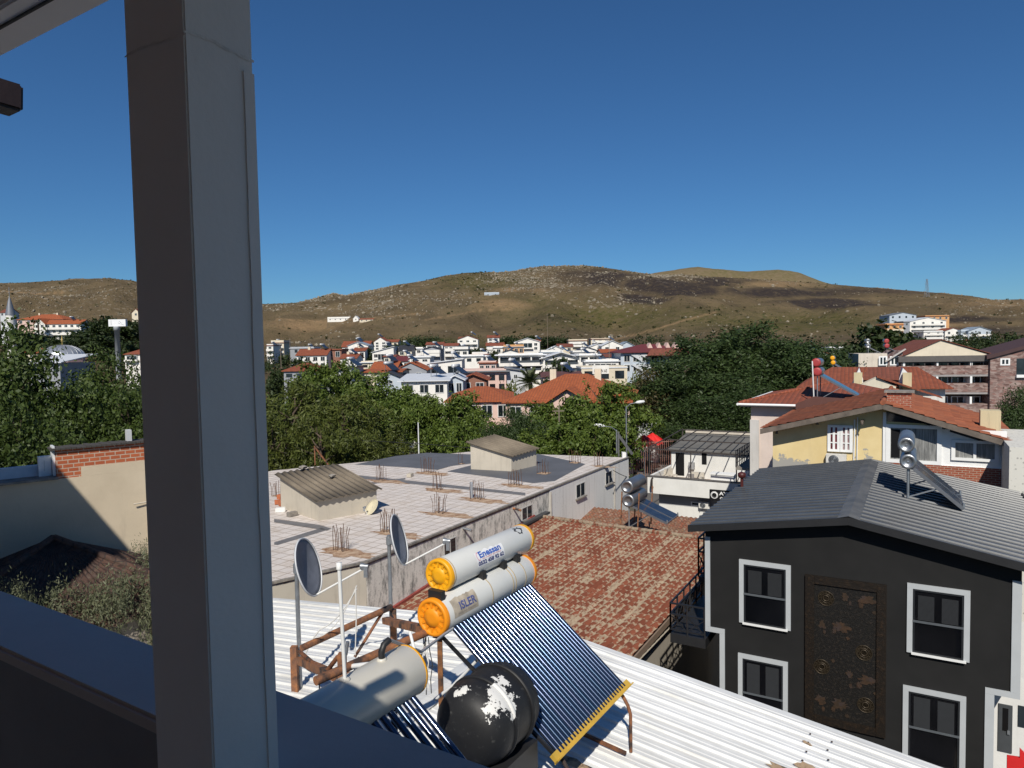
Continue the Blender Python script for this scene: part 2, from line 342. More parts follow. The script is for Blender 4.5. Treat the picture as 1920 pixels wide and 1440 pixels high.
# rocks and scrub on the slopes: far too many to count
rr=np.random.RandomState(3)
def scatter(n,mask,fn,name,mat):
    vs=[];fs=[];m=mask.reshape(-1)*(Y.reshape(-1)>455); pr=m*(Y.reshape(-1)**1.0); pr=pr/pr.sum(); ch=rr.choice(len(pr),n,p=pr)
    P=np.stack([X,Y,Z],-1).reshape(-1,3)
    Q=P[ch].copy(); Q[:,:2]+=rr.randn(n,2)*3.5; Q[:,2]=terrain(Q[:,0],Q[:,1])
    for p in Q: fn(p,vs,fs)
    me=bpy.data.meshes.new(name); me.from_pydata(vs,[],fs); me.materials.append(mat); o=bpy.data.objects.new(name,me); COL.objects.link(o); tag(o,kind='stuff'); return o
_ico=[(0,0,1),(.89,0,.45),(.28,.85,.45),(-.72,.53,.45),(-.72,-.53,.45),(.28,-.85,.45),(.8,.3,-.3),(0,.9,-.3),(-.9,0,-.3),(0,-.9,-.3)]
_icf=[(0,1,2),(0,2,3),(0,3,4),(0,4,5),(0,5,1),(1,6,2),(2,7,3),(3,8,4),(4,9,5),(5,6,1),(2,6,7),(3,7,8),(4,8,9),(5,9,6)]
def rockf(p,vs,fs):
    s=(.3+rr.exponential(.38))*(1+.3*rr.rand()); s=min(s,2.3); k=len(vs); q=rr.rand(3)*.7+.6; a=rr.rand()*6.28; c,sn=math.cos(a),math.sin(a)
    for x,y,z in _ico:
        j=1+rr.randn()*.16; x,y,z=x*s*q[0]*j,y*s*q[1]*j,z*s*q[2]*j*.9; vs.append((p[0]+x*c-y*sn,p[1]+x*sn+y*c,p[2]+z))
    fs.extend([tuple(k+i for i in f) for f in _icf])
ROCK=plain('hill_rock',(.235,.2,.15),.95,spec=.1,var=.25,sc=.05)
scatter(22000,np.clip(rock*1.2+.05+.1*bare,0,1)*np.clip(fbm(X/50,Y/50)*1.6+.5,0.05,1),rockf,'hill_rocks',ROCK)
def scrubf(p,vs,fs):
    s=.35+rr.exponential(.42); s=min(s,2.2)
    for i in range(9):
        k=len(vs); c=p+rr.randn(3)*(s*.45,s*.45,s*.2)+(0,0,s*.4); a=rr.randn(3); a/=np.linalg.norm(a); b_=np.cross(a,rr.randn(3)); b_/=np.linalg.norm(b_); a*=s*.45;b_*=s*.45
        vs.extend([tuple(c+a),tuple(c+b_),tuple(c-a),tuple(c-b_)]); fs.append((k,k+1,k+2,k+3))
scatter(9000,np.clip(.35+green-.5*burn-.3*bare,0.03,1)*np.clip(fbm(X/40+7,Y/40)*2+.4,0.03,1),scrubf,'hill_scrub',leafm('scrub_leaf',(.035,.045,.015),(.06,.06,.02),.2))
# near ground and street
t=NT('dry_ground'); v=t.co('Object'); n=t.noise(v,.3,8,.7); n2=t.noise(v,4,6)
t.col(t.mix(t.ramp(n2,.3,.7,0,.4),t.mix(t.ramp(n,.4,.6),(.17,.135,.095),(.1,.1,.085)),(.07,.065,.05))); t.bump(n2,.4,.03); t.set(.95,0,.1)
tag(MB().add([(-300,-60,-14),(300,-60,-14),(300,106,-14),(-300,106,-14)],[(0,1,2,3)]).build('ground',t.m,fix=False),kind='structure')
t=NT('asphalt'); v=t.co('Object'); n=t.noise(v,.5,8,.7); n2=t.noise(v,25,3)
t.col(t.mix(t.ramp(n,.35,.65),(.105,.10,.097),(.15,.143,.136))); t.bump(n2,.3,.01); t.set(.9,0,.2); ASPH=t.m
g=-13.996
def flat(pts,z,h=0): return [V((p.x,p.y,z)) for p in pts]
road=MB(); pts=[(-40,42),(8,44),(10,56),(13,70),(15,88),(16,104),(24,104),(22,88),(20,70),(19,58),(40,46),(40,38),(9,40),(-40,38)]
road.add([(a,b_,g) for a,b_ in pts],[(0,1,12,13),(1,2,9,10,11,12),(2,3,8,9),(3,4,7,8),(4,5,6,7)])
tag(road.build('street',ASPH,fix=False),kind='structure')
lot=MB().add([(-26,80,-13.992),(-4,80,-13.992),(-2,104,-13.992),(-26,104,-13.992)],[(0,1,2,3)]); tag(lot.build('parking_lot',plain('parking_asphalt',(.16,.15,.14),.9,spec=.2,sc=.6),fix=False),kind='structure')
# ------------------------------------------------------------------ the building the photograph is taken from
KB = .7
class FrK(Fr):
    def P(s,a,b,c): return Fr.P(s,a,b,c)*KB
HB = FrK((0,0,0),-32.07)
bld = thing('balcony_building','dim grey balcony with a square plastered column, parapet and roof beam, nearest','building',(0,0,-14),-32.07)
t=NT('balcony_plaster'); v=t.co('Object'); n=t.noise(v,3,7,.65); n2=t.noise(v,30,4)
t.col(t.mix(t.ramp(n,.3,.7),(.76,.735,.71),(.83,.80,.775))); t.bump(n2,.18,.004,t.bump(n,.25,.012)); PLAS=t.set(.75,0,.3)
COPE=plain('parapet_paint',(.46,.40,.36),.5,var=.1,sc=2,bump=.1,bsc=30)
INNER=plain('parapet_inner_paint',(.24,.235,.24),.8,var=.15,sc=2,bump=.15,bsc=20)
col=CS=.835     # the column stands just inside the parapet
HB2=FrK((0,0,0),-32.07); HB2.P=lambda a,b,c: FrK.P(HB,a*CS,b*CS,c*CS)
MB().box(HB2,-1.492,-1.286,.864,1.024,-1.695/CS,.95/CS).build('column',PLAS,bld,bevel=.002)
def joint(z,seed,a0=-1.4935,a1=-1.2845,b0=.8625,b1=1.0255):
    r=random.Random(seed); m=MB(); n=14
    for (pa,pb,ox) in (((a0,b0),(a1,b0),0),((a1,b0),(a1,b1),1)):
        q=[]; 
        for i in range(n+1): t_=i/n; zz=z+r.uniform(-.0015,.0015)+.004*math.sin(t_*5); q.append((pa[0]+(pb[0]-pa[0])*t_,pa[1]+(pb[1]-pa[1])*t_,zz))
        th=[.0008+.003*r.random() for _ in q]
        vs=[HB2.P(a,b,z_+t) for (a,b,z_),t in zip(q,th)]+[HB2.P(a,b,z_-t) for (a,b,z_),t in zip(q,th)]
        m.add(vs,[(i,i+1,n+2+i,n+1+i) for i in range(n)])
    return m.build('plaster_joint',PLAS2,bld,fix=False)
PLAS2=plain('stained_plaster',(.72,.69,.66),.85,var=.25,sc=14,bump=.4,bsc=25)
joint(.632,3)
def wav(b0,b1,a,seed,z0,z1,n=40):     # a rough plaster bead down the column's corner
    r=random.Random(seed); m=MB(); pts=[]
    for i in range(n+1):
        z=z0+(z1-z0)*i/n; pts.append((b0+r.uniform(-.0012,.0012),z))
    q=[HB2.P(a,p,z) for p,z in pts]+[HB2.P(a,b1,z1),HB2.P(a,b1,z0)]
    return m.prism(q,HB.u*.0022)
wav(.997,1.0235,-1.2862,4,-1.9,.6).build('corner_bead',PLAS,bld)
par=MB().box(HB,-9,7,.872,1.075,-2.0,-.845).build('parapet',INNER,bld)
MB().box(HB,-9,7,.858,1.088,-.842,-.8).build('parapet_coping',COPE,par,bevel=.006)
MB().box(HB,-9,7,.886,1.024,.9,1.0).build('roof_beam',PLAS,bld,bevel=.004)
MB().box(HB,-9,7,.93,.936,.894,.902).build('beam_seam',plain('dark_joint',(.05,.05,.05),.9),bld)
t=NT('varnished_boards'); v=t.co('Object',(1.2,9,9)); n=t.noise(v,4,7,.7); t.col(t.mix(t.ramp(n,.35,.65),(.32,.13,.03),(.50,.23,.06))); t.bump(n,.3,.004); WOOD=t.set(.8,0,.1)
MB().box(HB,-9,7,-5,.872,.955,.985).build('wood_ceiling',WOOD,bld)
MB().box(HB,-9,7,.872,.8855,.93,1.0).build('dark_trim',plain('dark_joint',(.05,.05,.05),.9),bld)
MB().box(HB,-9.2,7.2,-6,1.03,1.003,1.03).build('roof_slab',plain('roof_slab_paint',(.3,.3,.3),.8),bld)
MB().box(HB,-9,7,-6,.86,-2.0,-1.7).build('balcony_floor',plain('balcony_floor_tile',(.62,.62,.63),.6),bld)
MB().box(HB,-9,7,-4.2,-4,-1.7,.95).build('rear_wall',plain('rear_wall_paint',(.82,.83,.84),.8),bld)
MB().box(HB,-9,7,-6,1.06,-14/KB,-2.002).build('lower_storeys',stucco('lower_storey_stucco',(.5,.48,.45)),bld)
rp=at(33,190,3.1*KB); l=[q/KB for q in HB.L(rp)]
MB().obox(HB.P(l[0]-.02,.95,rp.z/KB+.03),rp,.13*KB,.115*KB).build('rafter',plain('dark_red_wood',(.016,.006,.005),.6,bump=.3,bsc=15),bld,bevel=.008)
# the house out of frame on the left that throws its shadow over the plastered wall
p1=at(105,870,14.9); p2=at(250,1035,15.83); k1=(3.2-p1.z)/-sdir.z; k2=(3.2-p2.z)/-sdir.z
e1=p1-sdir*k1; e2=p2-sdir*k2; dd=(e2-e1); dd.z=0; dd.normalize(); e2=e2+dd*1.5
nb=MB(); back=V((-dd.y,dd.x,0)); back=back if back.y<0 else -back
a_=e2.copy(); a_.z=-14; b_=e2-dd*12; b_.z=-14
nb.prism([a_,b_,b_+back*6,a_+back*6],(0,0,17.2))
tag(nb.build('neighbour_house',stucco('neighbour_stucco',(.5,.45,.4)),loc=a_),'plain plastered house standing just out of the picture at the left','house')
# ------------------------------------------------------------------ white corrugated roof with the solar heaters
WO=atz(1000,1166,-5.0); WF=Fr(WO,-30)
def wroof_z(a): return -5.0+(.1*a if a<0 else -.141*a)
lp=V((0,0,1))+WF.u*(-.1); lp.normalize()
CL=WF.L(hit(457,1121,WF.P(0,0,-5.0),lp)); L2=WF.L(hit(215,1195,WF.P(0,0,-5.0),lp))
def aleft(b): return CL[0]+(L2[0]-CL[0])*(b-CL[1])/(L2[1]-CL[1])
wr=thing('metal_roof_building','low building under the white corrugated sheet roof that carries the solar heaters','building',(WO.x,WO.y,-14),-30)
t=NT('white_sheet_metal'); v=t.co('Object'); st=t.noise(t.co('Object',(.35,6,1)),1.6,7,.7); n=t.noise(v,.8,6,.65)
k=t.mix(t.ramp(n,.35,.65),(.66,.66,.64),(.78,.78,.765)); k=t.mix(t.ramp(st,.5,.7,0,.6),k,(.45,.43,.39)); k=t.mix(t.ramp(t.noise(v,2.3,7,.75),.66,.74,0,.55),k,(.36,.24,.14)); t.col(k); t.bump(n,.05,.02); WSHEET=t.set(.42,.1,.5)
prof=[(0,0),(.075,0),(.085,.006),(.115,.006),(.125,0),(.185,0),(.2,.03),(.235,.03),(.25,0)]
bs=[];k=0.0
while k<11.5:
    for d,h in prof[:-1]: bs.append((-(k+d),h))
    k+=.25
for nm,rng in (('left',(-1,0)),('right',(0,1))):
    rows=[]
    for b,h in bs:
        a0,a1=(max(aleft(b),-9.5),0) if nm=='left' else (0,7.4)
        rows.append([WF.P(a0+(a1-a0)*i/6,b+float(fbm(i*1.7,b*.8,2))*.012,wroof_z(a0+(a1-a0)*i/6)+h+float(fbm(i*.9+(9 if nm=='left' else 0),b*.6,3))*.022*(0<i<6)) for i in range(7)])
    m=MB(); m.add([p for r in rows for p in r],[(j*7+i,j*7+i+1,(j+1)*7+i+1,(j+1)*7+i) for j in range(len(rows)-1) for i in range(6)])
    o=m.build('roof_slope',WSHEET,wr,fix=False)
rc=MB()
for s in (-1,1):
    rc.add([WF.P(0,.02,-4.958),WF.P(0,-11.5,-4.958),WF.P(s*.2,-11.5,wroof_z(s*.2)+.036),WF.P(s*.2,.02,wroof_z(s*.2)+.036)],[(0,1,2,3) if s<0 else (3,2,1,0)])
rc.build('ridge_cap',WSHEET,wr,fix=False)
ed=MB(); ed.obox(WF.P(7.35,.01,wroof_z(7.35)-.06),WF.P(0,.01,-5.06),.03,.12); ed.obox(WF.P(0,.01,-5.06),WF.P(CL[0],.01,wroof_z(CL[0])-.06),.03,.12); ed.build('roof_edge',WSHEET,wr)
wl=MB(); wl.prism([WF.P(CL[0]+.2,-.1,-14),WF.P(7.2,-.1,-14),WF.P(7.2,-11.3,-14),WF.P(-8,-11.3,-14)],(0,0,7.95)); wl.build('wall',stucco('white_building_stucco',(.5,.49,.46)),wr)
# overlapped sheets: a seam with screws and rust running down the right slope
rs=random.Random(5); sc=MB(); sa=WF.L(hit(1528,1345,WF.P(0,0,-5),(V((0,0,1))+WF.u*.141).normalized()))[0]
for i in range(26):
    b=-.2-.25*i
    for da in (0,.28): 
        q=WF.P(sa+da+rs.uniform(-.02,.02),b-.217,wroof_z(sa+da)+.03); sc.cbox(q,.022,.022,.012,rs.uniform(0,90))
sc.build('roof_screw',plain('rusty_screw',(.06,.04,.03),.8),wr)
def patch(fr,a,b,z,r,seed,n=18,el=1.0,rot=0):
    r_=random.Random(seed); pts=[]
    for i in range(n):
        q=2*math.pi*i/n; rr=r*(.55+.6*r_.random()); x=rr*math.cos(q)*el; y=rr*math.sin(q)
        x,y=x*math.cos(rot)-y*math.sin(rot),x*math.sin(rot)+y*math.cos(rot)
        pts.append(fr.P(a+x,b+y,z(a+x) if callable(z) else z))
    return pts
for i,(da,db,r,el) in enumerate(((.1,-1.3,.12,1.6),(-.2,-1.55,.1,2.2),(.3,-2.1,.07,1.2),(-.6,-2.4,.1,3),(.0,-.7,.05,1.5),(-1.5,-3.0,.12,3),(-2.4,-3.2,.1,3.5))):
    rp=MB(); rp.prism(patch(WF,sa+da,db,lambda a: wroof_z(a)+.0335,r,i,el=el),(0,0,.001)); rp.build('rust_patch',rustm('roof_rust',(.36,.25,.16),(.50,.36,.22),14),wr)
# ------------------------------------------------------------------ solar water heater kit
CAPY=plain('yellow_plastic_cap',(.78,.36,.006),.45,var=.05); CAPO=plain('orange_plastic_cap',(.80,.27,.008),.45,var=.05)
TANK=plain('cream_tank_enamel',(.60,.60,.57),.35,var=.05,sc=2); TANKB=plain('beige_tank_enamel',(.56,.53,.46),.35,var=.06,sc=2)
t=NT('vacuum_tube_glass'); oi=t.n('ObjectInfo'); t.col(t.mix(oi.outputs['Random'],(.022,.045,.085),(.036,.047,.09))); t.set(.2,.7,.9); t.b.inputs['Coat Weight'].default_value=1; t.b.inputs['Coat Roughness'].default_value=.04; t.b.inputs['Specular Tint'].default_value=(.75,.88,1,1); TUBE=t.m
YRAIL=plain('yellow_rail_paint',(.52,.33,.05),.5,var=.15,sc=6); BLKPL=plain('black_plastic',(.015,.015,.016),.5)
def cap_disc(c,ax,r,mat,parent,th=.05):   # a ribbed plastic end cap; ax points outwards
    m=MB(); m.lathe(c,ax,[(r,-.02),(r,th*.7),(r*.95,th),(r*.80,th),(r*.78,th*.78),(r*.5,th*.78),(r*.48,th*1.05),(r*.2,th*1.1),(0.0001,th*1.1)],40)
    o=m.build('end_cap',mat,parent,fix=False)
    rb=MB(); x=ax.cross(ZUP).normalized(); y=ax.cross(x)
    for i in range(12):
        a=2*math.pi*i/12; d=x*math.cos(a)+y*math.sin(a); rb.obox(c+ax*(th*.86)+d*r*.54,c+ax*(th*.86)+d*r*.78,r*.13,th*.3,ax)
    rb.build('cap_rib',mat,o)
    return o
def tank(p0,p1,r,mat,parent,capmat,caps=(1,1),bands=()):
    ax=(p1-p0).normalized(); L=(p1-p0).length
    m=MB(); m.lathe(p0,ax,[(r*.97,0),(r,.015),(r,L-.015),(r*.97,L)],48); o=m.build('tank',mat,parent,fix=False)
    if caps[0]: cap_disc(p0,-ax,r*1.03,capmat,o)
    if caps[1]: cap_disc(p1,ax,r*1.03,capmat,o)
    for tt in bands:
        b=MB(); b.lathe(p0+ax*tt,ax,[(r+.001,0),(r+.004,.004),(r+.004,.016),(r+.001,.02)],48); b.build('band',plain('band_rust',(.42,.33,.2),.6),o,fix=False)
    return o
SF=Fr((0,0,0),-32.5)
# -- the pair of tanks with the big rack of vacuum tubes
D=8.4; tn=at(850,1170,D); tf_dir=SF.v
la=tn-SF.u*.2+ZUP*.09; la=V(la); la0=la-SF.v*.12; la1=la+SF.v*1.93
foot=V((la0.x,la0.y,wroof_z(0)))
h1=thing('solar_water_heater','large solar heater with two stacked cream tanks, orange caps and many glass tubes','solar heater',(la0.x,la0.y,-5.1),-32.5,'solar heaters on the white roof')
low=tank(la0,la1,.225,TANK,h1,CAPO,bands=(.95,1.45,1.52,1.78))
un=at(826,1078,8.72); up1=un+SF.v*1.93
hi=tank(un,up1,.205,TANK,h1,CAPY,bands=(.04,))
for tt in (.06,.95,1.45,1.8): sd=MB(); sd.box(Fr(la0+SF.v*tt,-32.5),-.1,.1,-.04,.04,la0.z+.15,un.z-.1); sd.build('saddle',BLKPL,h1)
# writing on the tanks (worn stickers)
def oncyl(p0,ax,r,t0,ang0,k=1.0):   # x along the axis, y up the side of the cylinder
    side=V((ax.y,-ax.x,0)).normalized()
    def fn(x,y):
        a=ang0+y*k/r; return p0+ax*(t0+x)+side*(r*math.cos(a))+ZUP*(r*math.sin(a))
    return fn
def sticker(p0,ax,r,t0,t1,a0,a1,mat,parent,seed=0,rag=.0):
    f=oncyl(p0,ax,r,0,0); rr_=random.Random(seed); m=MB(); n=14; tops=[a1-rag*rr_.random() for i in range(n+1)]
    m.grid(n,8,lambda u,v: f(t0+(t1-t0)*u,r*(a0+((tops[int(round(u*n))])-a0)*v)),True); return m.build('sticker',mat,parent,fix=False)
AX=SF.v; BLUE=plain('blue_print',(.05,.12,.42),.6); DKB=plain('navy_print',(.03,.04,.16),.6); STK=plain('sticker_white',(.74,.74,.74),.55,var=.08,sc=12); REDP=plain('red_print',(.6,.12,.14),.6)
sticker(un,AX,.2063,.52,1.16,-.12,.92,STK,hi,3,.22)
lettering('Enessan',.12,.50,oncyl(un,AX,.2085,.60,.42),.004).build('lettering',BLUE,hi,fix=False)
lettering('0532 458 92 62',.07,.60,oncyl(un,AX,.2085,.54,-.02),.003).build('lettering',DKB,hi,fix=False)
lettering('GUNES ENERJI',.022,.44,oncyl(un,AX,.2085,.64,.29)).build('lettering',REDP,hi,fix=False)
lg=MB(); fcy=oncyl(un,AX,.2082,.555,.55)
for i in range(16):
    a0=math.pi*(.35+1.3*i/16); a1=math.pi*(.35+1.3*(i+1)/16); lg.add([fcy(.03+.045*math.cos(a),.0+.06*math.sin(a)) if 1 else 0 for a in (a0,a1)]+[fcy(.03+.033*math.cos(a),.046*math.sin(a)) for a in (a1,a0)],[(0,1,2,3)])
lg.build('logo',plain('pink_print',(.65,.35,.4),.6),hi,fix=False)
pa=patch(Fr((0,0,0),0),0,0,0,.085,9,el=1.3); f2=oncyl(un,AX,.207,1.72,1.15); MB().poly([f2(p.x,p.y) for p in pa]).build('black_badge',plain('badge_black',(.02,.02,.025),.5),hi,fix=False)
sticker(la0,AX,.2263,.12,.62,-.1,1.0,plain('worn_sticker',(.42,.36,.28),.7,var=.3,sc=9),low,6,.12)
lettering('ISLER',.135,.34,oncyl(la0,AX,.2285,.25,.22),.004).build('lettering',plain('worn_blue_print',(.07,.09,.24),.7,var=.2,sc=20),low,fix=False)
lettering('SOLAR ENERJI',.03,.36,oncyl(la0,AX,.2285,.20,.02)).build('lettering',plain('worn_grey_print',(.25,.22,.2),.7),low,fix=False)
sn=at(1045,1397,D*.911); rail_dir=SF.v
slope=(sn-tn); slope=slope-SF.v*slope.dot(SF.v)          # straight down the slope, square to the tank
NTB=26; pit=1.86/NTB
for i in range(NTB):
    s0=la0+SF.v*(.13+pit*(i+.5))+slope.normalized()*.15-ZUP*.03; s1=s0+slope.normalized()*(slope.length+.12)
    m=MB(); m.tube([s0,s1],.0315,16); o=m.build('vacuum_tube',TUBE,h1,fix=False)
br0=la0+SF.v*.03+slope.normalized()*(slope.length+.27)-ZUP*.03; br1=br0+SF.v*2.06
rl=MB(); rl.obox(br0,br1,.1,.05,slope.normalized().cross(SF.v)); rl.obox(br0+slope.normalized()*.055+ZUP*.02,br1+slope.normalized()*.055+ZUP*.02,.016,.11,slope.normalized().cross(SF.v)); rl.build('bottom_rail',YRAIL,h1)
RUSTP=rustm('rusty_pipe',(.11,.05,.03),(.30,.12,.05),7)
for q in (.18,1.86):
    b0=br0+SF.v*q; z=wroof_z(WF.L(b0)[0])
    lm=MB(); lm.tube([b0-slope.normalized()*.14-ZUP*.07,b0-ZUP*.09+slope.normalized()*.02,b0+slope.normalized()*.1-ZUP*.14,V((b0.x+.1,b0.y-.05,b0.z-.32)),V((b0.x+.1,b0.y-.05,z+.02))],.024,8); lm.build('front_leg',RUSTP,h1)
fm=MB()
for q in (.1,1.78):
    b0=la0+SF.v*q; z=wroof_z(WF.L(b0)[0]); 
    fm=MB(); fm.obox(V((b0.x,b0.y,z)),V((b0.x,b0.y,b0.z-.18)),.06,.06); fm.build('rear_post',rustm('rusty_angle',(.05,.035,.03),(.33,.14,.05),5),h1)
    fm=MB(); fm.obox(b0-ZUP*.25,b0+slope*1.12-ZUP*.05,.035,.035); fm.build('side_bar',BLACKP,h1)
    fm=MB(); e=b0+slope*1.15; fm.obox(V((b0.x,b0.y,z+.05)),V((e.x+.08,e.y-.05,wroof_z(WF.L(e)[0])+.05)),.04,.04); fm.build('base_bar',RUSTP,h1)
MB().obox(la0-ZUP*.24,la1-ZUP*.24,.06,.05).build('rear_rail',RUST,h1)
# -- the single beige tank in front, half in shadow
c1=at(765,1256,6.35); c0=c1-SF.v*2.15
h2=thing('solar_water_heater','half shaded beige tank solar heater with dark tubes in front of the large one','solar heater',(c1.x,c1.y,-5.2),-32.5,'solar heaters on the white roof')
tk=tank(c0,c1,.23,TANKB,h2,CAPY,caps=(1,0)); m=MB(); m.lathe(c1-SF.v*.012,SF.v,[(.2325,0),(.2345,.006),(.2325,.02),(.18,.03),(.0001,.03)],40); m.build('end_cap',CAPY,tk,fix=False)
top=c1-SF.v*.16+ZUP*.2+SF.u*-.1
m=MB(); m.lathe(c1-SF.v*.34+ZUP*.225,ZUP,[(.045,0),(.045,.012),(.03,.02)],16); m.build('pipe_collar',TANKB,tk)
m=MB(); m.lathe(c1-SF.v*.78+ZUP*.225,ZUP,[(.045,0),(.045,.012),(.03,.02)],16); m.build('pipe_collar',TANKB,tk)
j=c1-SF.v*.34+ZUP*.23; m=MB(); m.tube([j,j+ZUP*.07,j+ZUP*.12+SF.v*.03,j+ZUP*.14+SF.v*.1],.03,10); m.build('elbow_pipe',BLKPL,h2)
j2=c1-SF.v*.78+ZUP*.23; m=MB(); m.tube([j2,V((j2.x-.02,j2.y,j2.z+.95))],.016,8); m.lathe(V((j2.x-.02,j2.y,j2.z+.93)),ZUP,[(.024,0),(.024,.05),(.0001,.055)],10); m.build('vent_pipe',WPLAST,h2)
sl2=(SF.u*.80-ZUP*.60).normalized()
for i in range(20):
    s0=c1-SF.v*(.14+.098*i)+sl2*.2-ZUP*.03; m=MB(); m.tube([s0,s0+sl2*1.75],.031,12); m.build('vacuum_tube',TUBE,h2,fix=False)
b0=c1-SF.v*.05+sl2*2.0; MB().obox(b0,b0-SF.v*2.1,.1,.05).build('bottom_rail',YRAIL,h2)
for q in (.2,1.9):
    b=c1-SF.v*q; m=MB(); m.obox(V((b.x,b.y,wroof_z(WF.L(b)[0]))),b-ZUP*.2,.05,.05); m.build('rear_post',RUST,h2)
# -- black plastic water tank lying between them
wc=at(905,1345,7.35); WB=Fr(wc,-32.5)
t=NT('black_polyethylene'); v=t.co('Object'); n=t.noise(v,2.2,7,.72); n2=t.noise(v,16,5)
k=t.mix(t.ramp(n2,.6,.75,0,.5),(.014,.014,.015),(.10,.10,.095)); 
wq=Fr(wc,-32.5); 
def sphhit(px,py,r=.44):
    d=ray(px,py).normalized(); b_=d.dot(wc); return d*(b_-math.sqrt(max(0,b_*b_-wc.dot(wc)+r*r)))
tot=None
for px,py,rr_ in ((938,1303,.15),(958,1320,.1),(920,1335,.07),(868,1297,.075),(944,1280,.07)):
    h_=sphhit(px,py); loc=V((*wq.L(h_)[:2],h_.z+5.15)); vm=t.n('VectorMath',operation='DISTANCE'); t.l(v,vm.inputs[0]); vm.inputs[1].default_value=loc
    dq=t.math('SUBTRACT',rr_,vm.outputs['Value']); tot=dq if tot is None else t.math('MAXIMUM',tot,dq)
nf=t.noise(v,9,6,.7); k=t.mix(t.ramp(t.math('ADD',tot,t.ramp(nf,.3,.7,-.11,.11)),-.004,.004),k,(.68,.67,.64)); t.col(k); t.bump(n,.2,.02); BPE=t.set(.55,0,.4)
wt=thing('water_tank','round black plastic water tank with flaking white paint, under the glass tubes','water tank',(wc.x,wc.y,-5.15),-32.5)
ax=-SF.v; m=MB(); q0=wc+SF.v*.62
m.lathe(q0,ax,[(.0001,0),(.3,.02),(.40,.10),(.435,.22),(.44,.26),(.425,.29),(.43,.32),(.43,.6),(.425,.63),(.44,.66),(.435,.78),(.385,.92),(.3,.985),(.2,1.02),(.0001,1.04)],56); m.build('tank_body',BPE,wt,fix=False)
m=MB(); m.lathe(q0,ax,[(.443,.26),(.457,.27),(.457,.3),(.443,.31)],56); m.lathe(q0,ax,[(.443,.61),(.457,.62),(.457,.65),(.443,.66)],56); m.build('moulded_rib',BPE,wt,fix=False)
m=MB(); m.box(Fr(wc,-32.5),-.38,.38,-.3,.5,-5.2,wc.z-.38); m.build('stand',BLKPL,wt)
# ------------------------------------------------------------------ satellite dishes on poles
DISH=plain('dish_grey',(.15,.16,.19),.5,var=.2,sc=5); RIM=plain('dish_rim',(.55,.56,.57),.4)
def dish(c,nrm,r,foot,label,armlen=.62,ell=1.12,polemat=GALV,rimcol=RIM,inner=DISH,group='satellite dishes'):
    nrm=nrm.normalized(); o=thing('satellite_dish',label,'satellite dish',foot,0,group)
    x=nrm.cross(ZUP).normalized(); y=x.cross(nrm)
    def P(rr,a,d): return c+x*(rr*math.cos(a))+y*(rr*ell*math.sin(a))+nrm*d
    m=MB(); K=40; prof=[(0,-.10),(.3,-.09),(.6,-.065),(.85,-.03),(1,0)]
    vs=[P(r*p,2*math.pi*k/K,d*r*2) for p,d in prof for k in range(K)]+[P(r*p,2*math.pi*k/K,d*r*2-.02) for p,d in prof[::-1] for k in range(K)]
    n=len(prof)*2; m.add(vs,[(i*K+k,i*K+(k+1)%K,(i+1)*K+(k+1)%K,(i+1)*K+k) for i in range(n-1) for k in range(K)],True)
    m.build('reflector',inner,o)
    m=MB(); m.tube([P(r*1.0,2*math.pi*k/K,0) for k in range(K+1)],.014,6,False); m.build('rim',rimcol,o)
    m=MB(); b0=P(r,-math.pi/2,0); tip=c+nrm*armlen-y*(r*ell*.55); m.tube([b0-nrm*.02,tip],.016,6); m.build('arm',WPLAST,o)
    m=MB(); d=(c-tip).normalized(); m.lathe(tip-d*.06+ZUP*.03,d,[(.035,0),(.035,.05),(.05,.08),(.05,.12)],14); m.obox(tip-ZUP*.14+nrm*.02,tip+ZUP*.03+nrm*.02,.07,.06); m.build('receiver',GALV,o)
    top=c-nrm*.2; m=MB(); px=V((foot.x,foot.y,0)); tz=top.z-.02; m.tube([V((foot.x,foot.y,foot.z)),V((foot.x,foot.y,tz+.14))],.033,10); m.build('pole',polemat,o)
    m=MB(); m.obox(V((foot.x,foot.y,tz+.05)),c-nrm*.1,.08,.1); m.lathe(V((foot.x,foot.y,tz-.03)),ZUP,[(.05,0),(.05,.14)],12); m.build('bracket',GALV,o)
    return o
dn=V((.95,-.10,.27))
c=at(579,1063,10.7); ft=at(560,1190,10.75); ft.z=wroof_z(WF.L(ft)[0]); d1=dish(c,dn,.40,ft,'grey satellite dish on the left pole at the rusty frame, dangling cables',.85,1.12)
c=at(749,1012,12.2); ft=at(733,1150,12.25); ft.z=wroof_z(WF.L(ft)[0]); d2=dish(c,V((.97,-.07,.24)),.40,ft,'narrow edge-on satellite dish on a grey pole behind the solar tanks',.8,1.12)
# ------------------------------------------------------------------ rusty pipe frame
fr_o=atz(556,1215,-4.3); fz=-4.3
rf=thing('pipe_frame','rusty steel frame of pipes and angle bars standing on the white roof beside the tanks','steel frame',(fr_o.x,fr_o.y,-5.5),-30)
def rb(nm,pa_,pb_,r=.045,mat=RUST,box=False):
    m=MB()
    if box: m.obox(pa_,pb_,r*2,r*2)
    else: m.tube([pa_,pb_],r,10)
    return m.build(nm,mat,rf)
A=atz(566,1215,-4.28); B=atz(733,1138,-4.28); rb('long_pipe',A,B,.05)
C=atz(592,1277,-3.45); Dd=atz(805,1183,-3.45); rb('long_pipe',C,Dd,.05)
def post(px,py,Y,w=.05,bot=None):
    p=at(px,py,Y); z=wroof_z(WF.L(p)[0]) if bot is None else bot; return rb('post',V((p.x,p.y,z)),p,w*.8,RUST,True)
post(551,1212,10.6,.06); post(737,1142,11.65,.06); post(641,1225,7.9,.055); post(653,1262,7.8,.05,-4.2)
rb('diagonal_bar',at(716,1150,11.4),at(665,1232,11.0),.025,RUSTP)
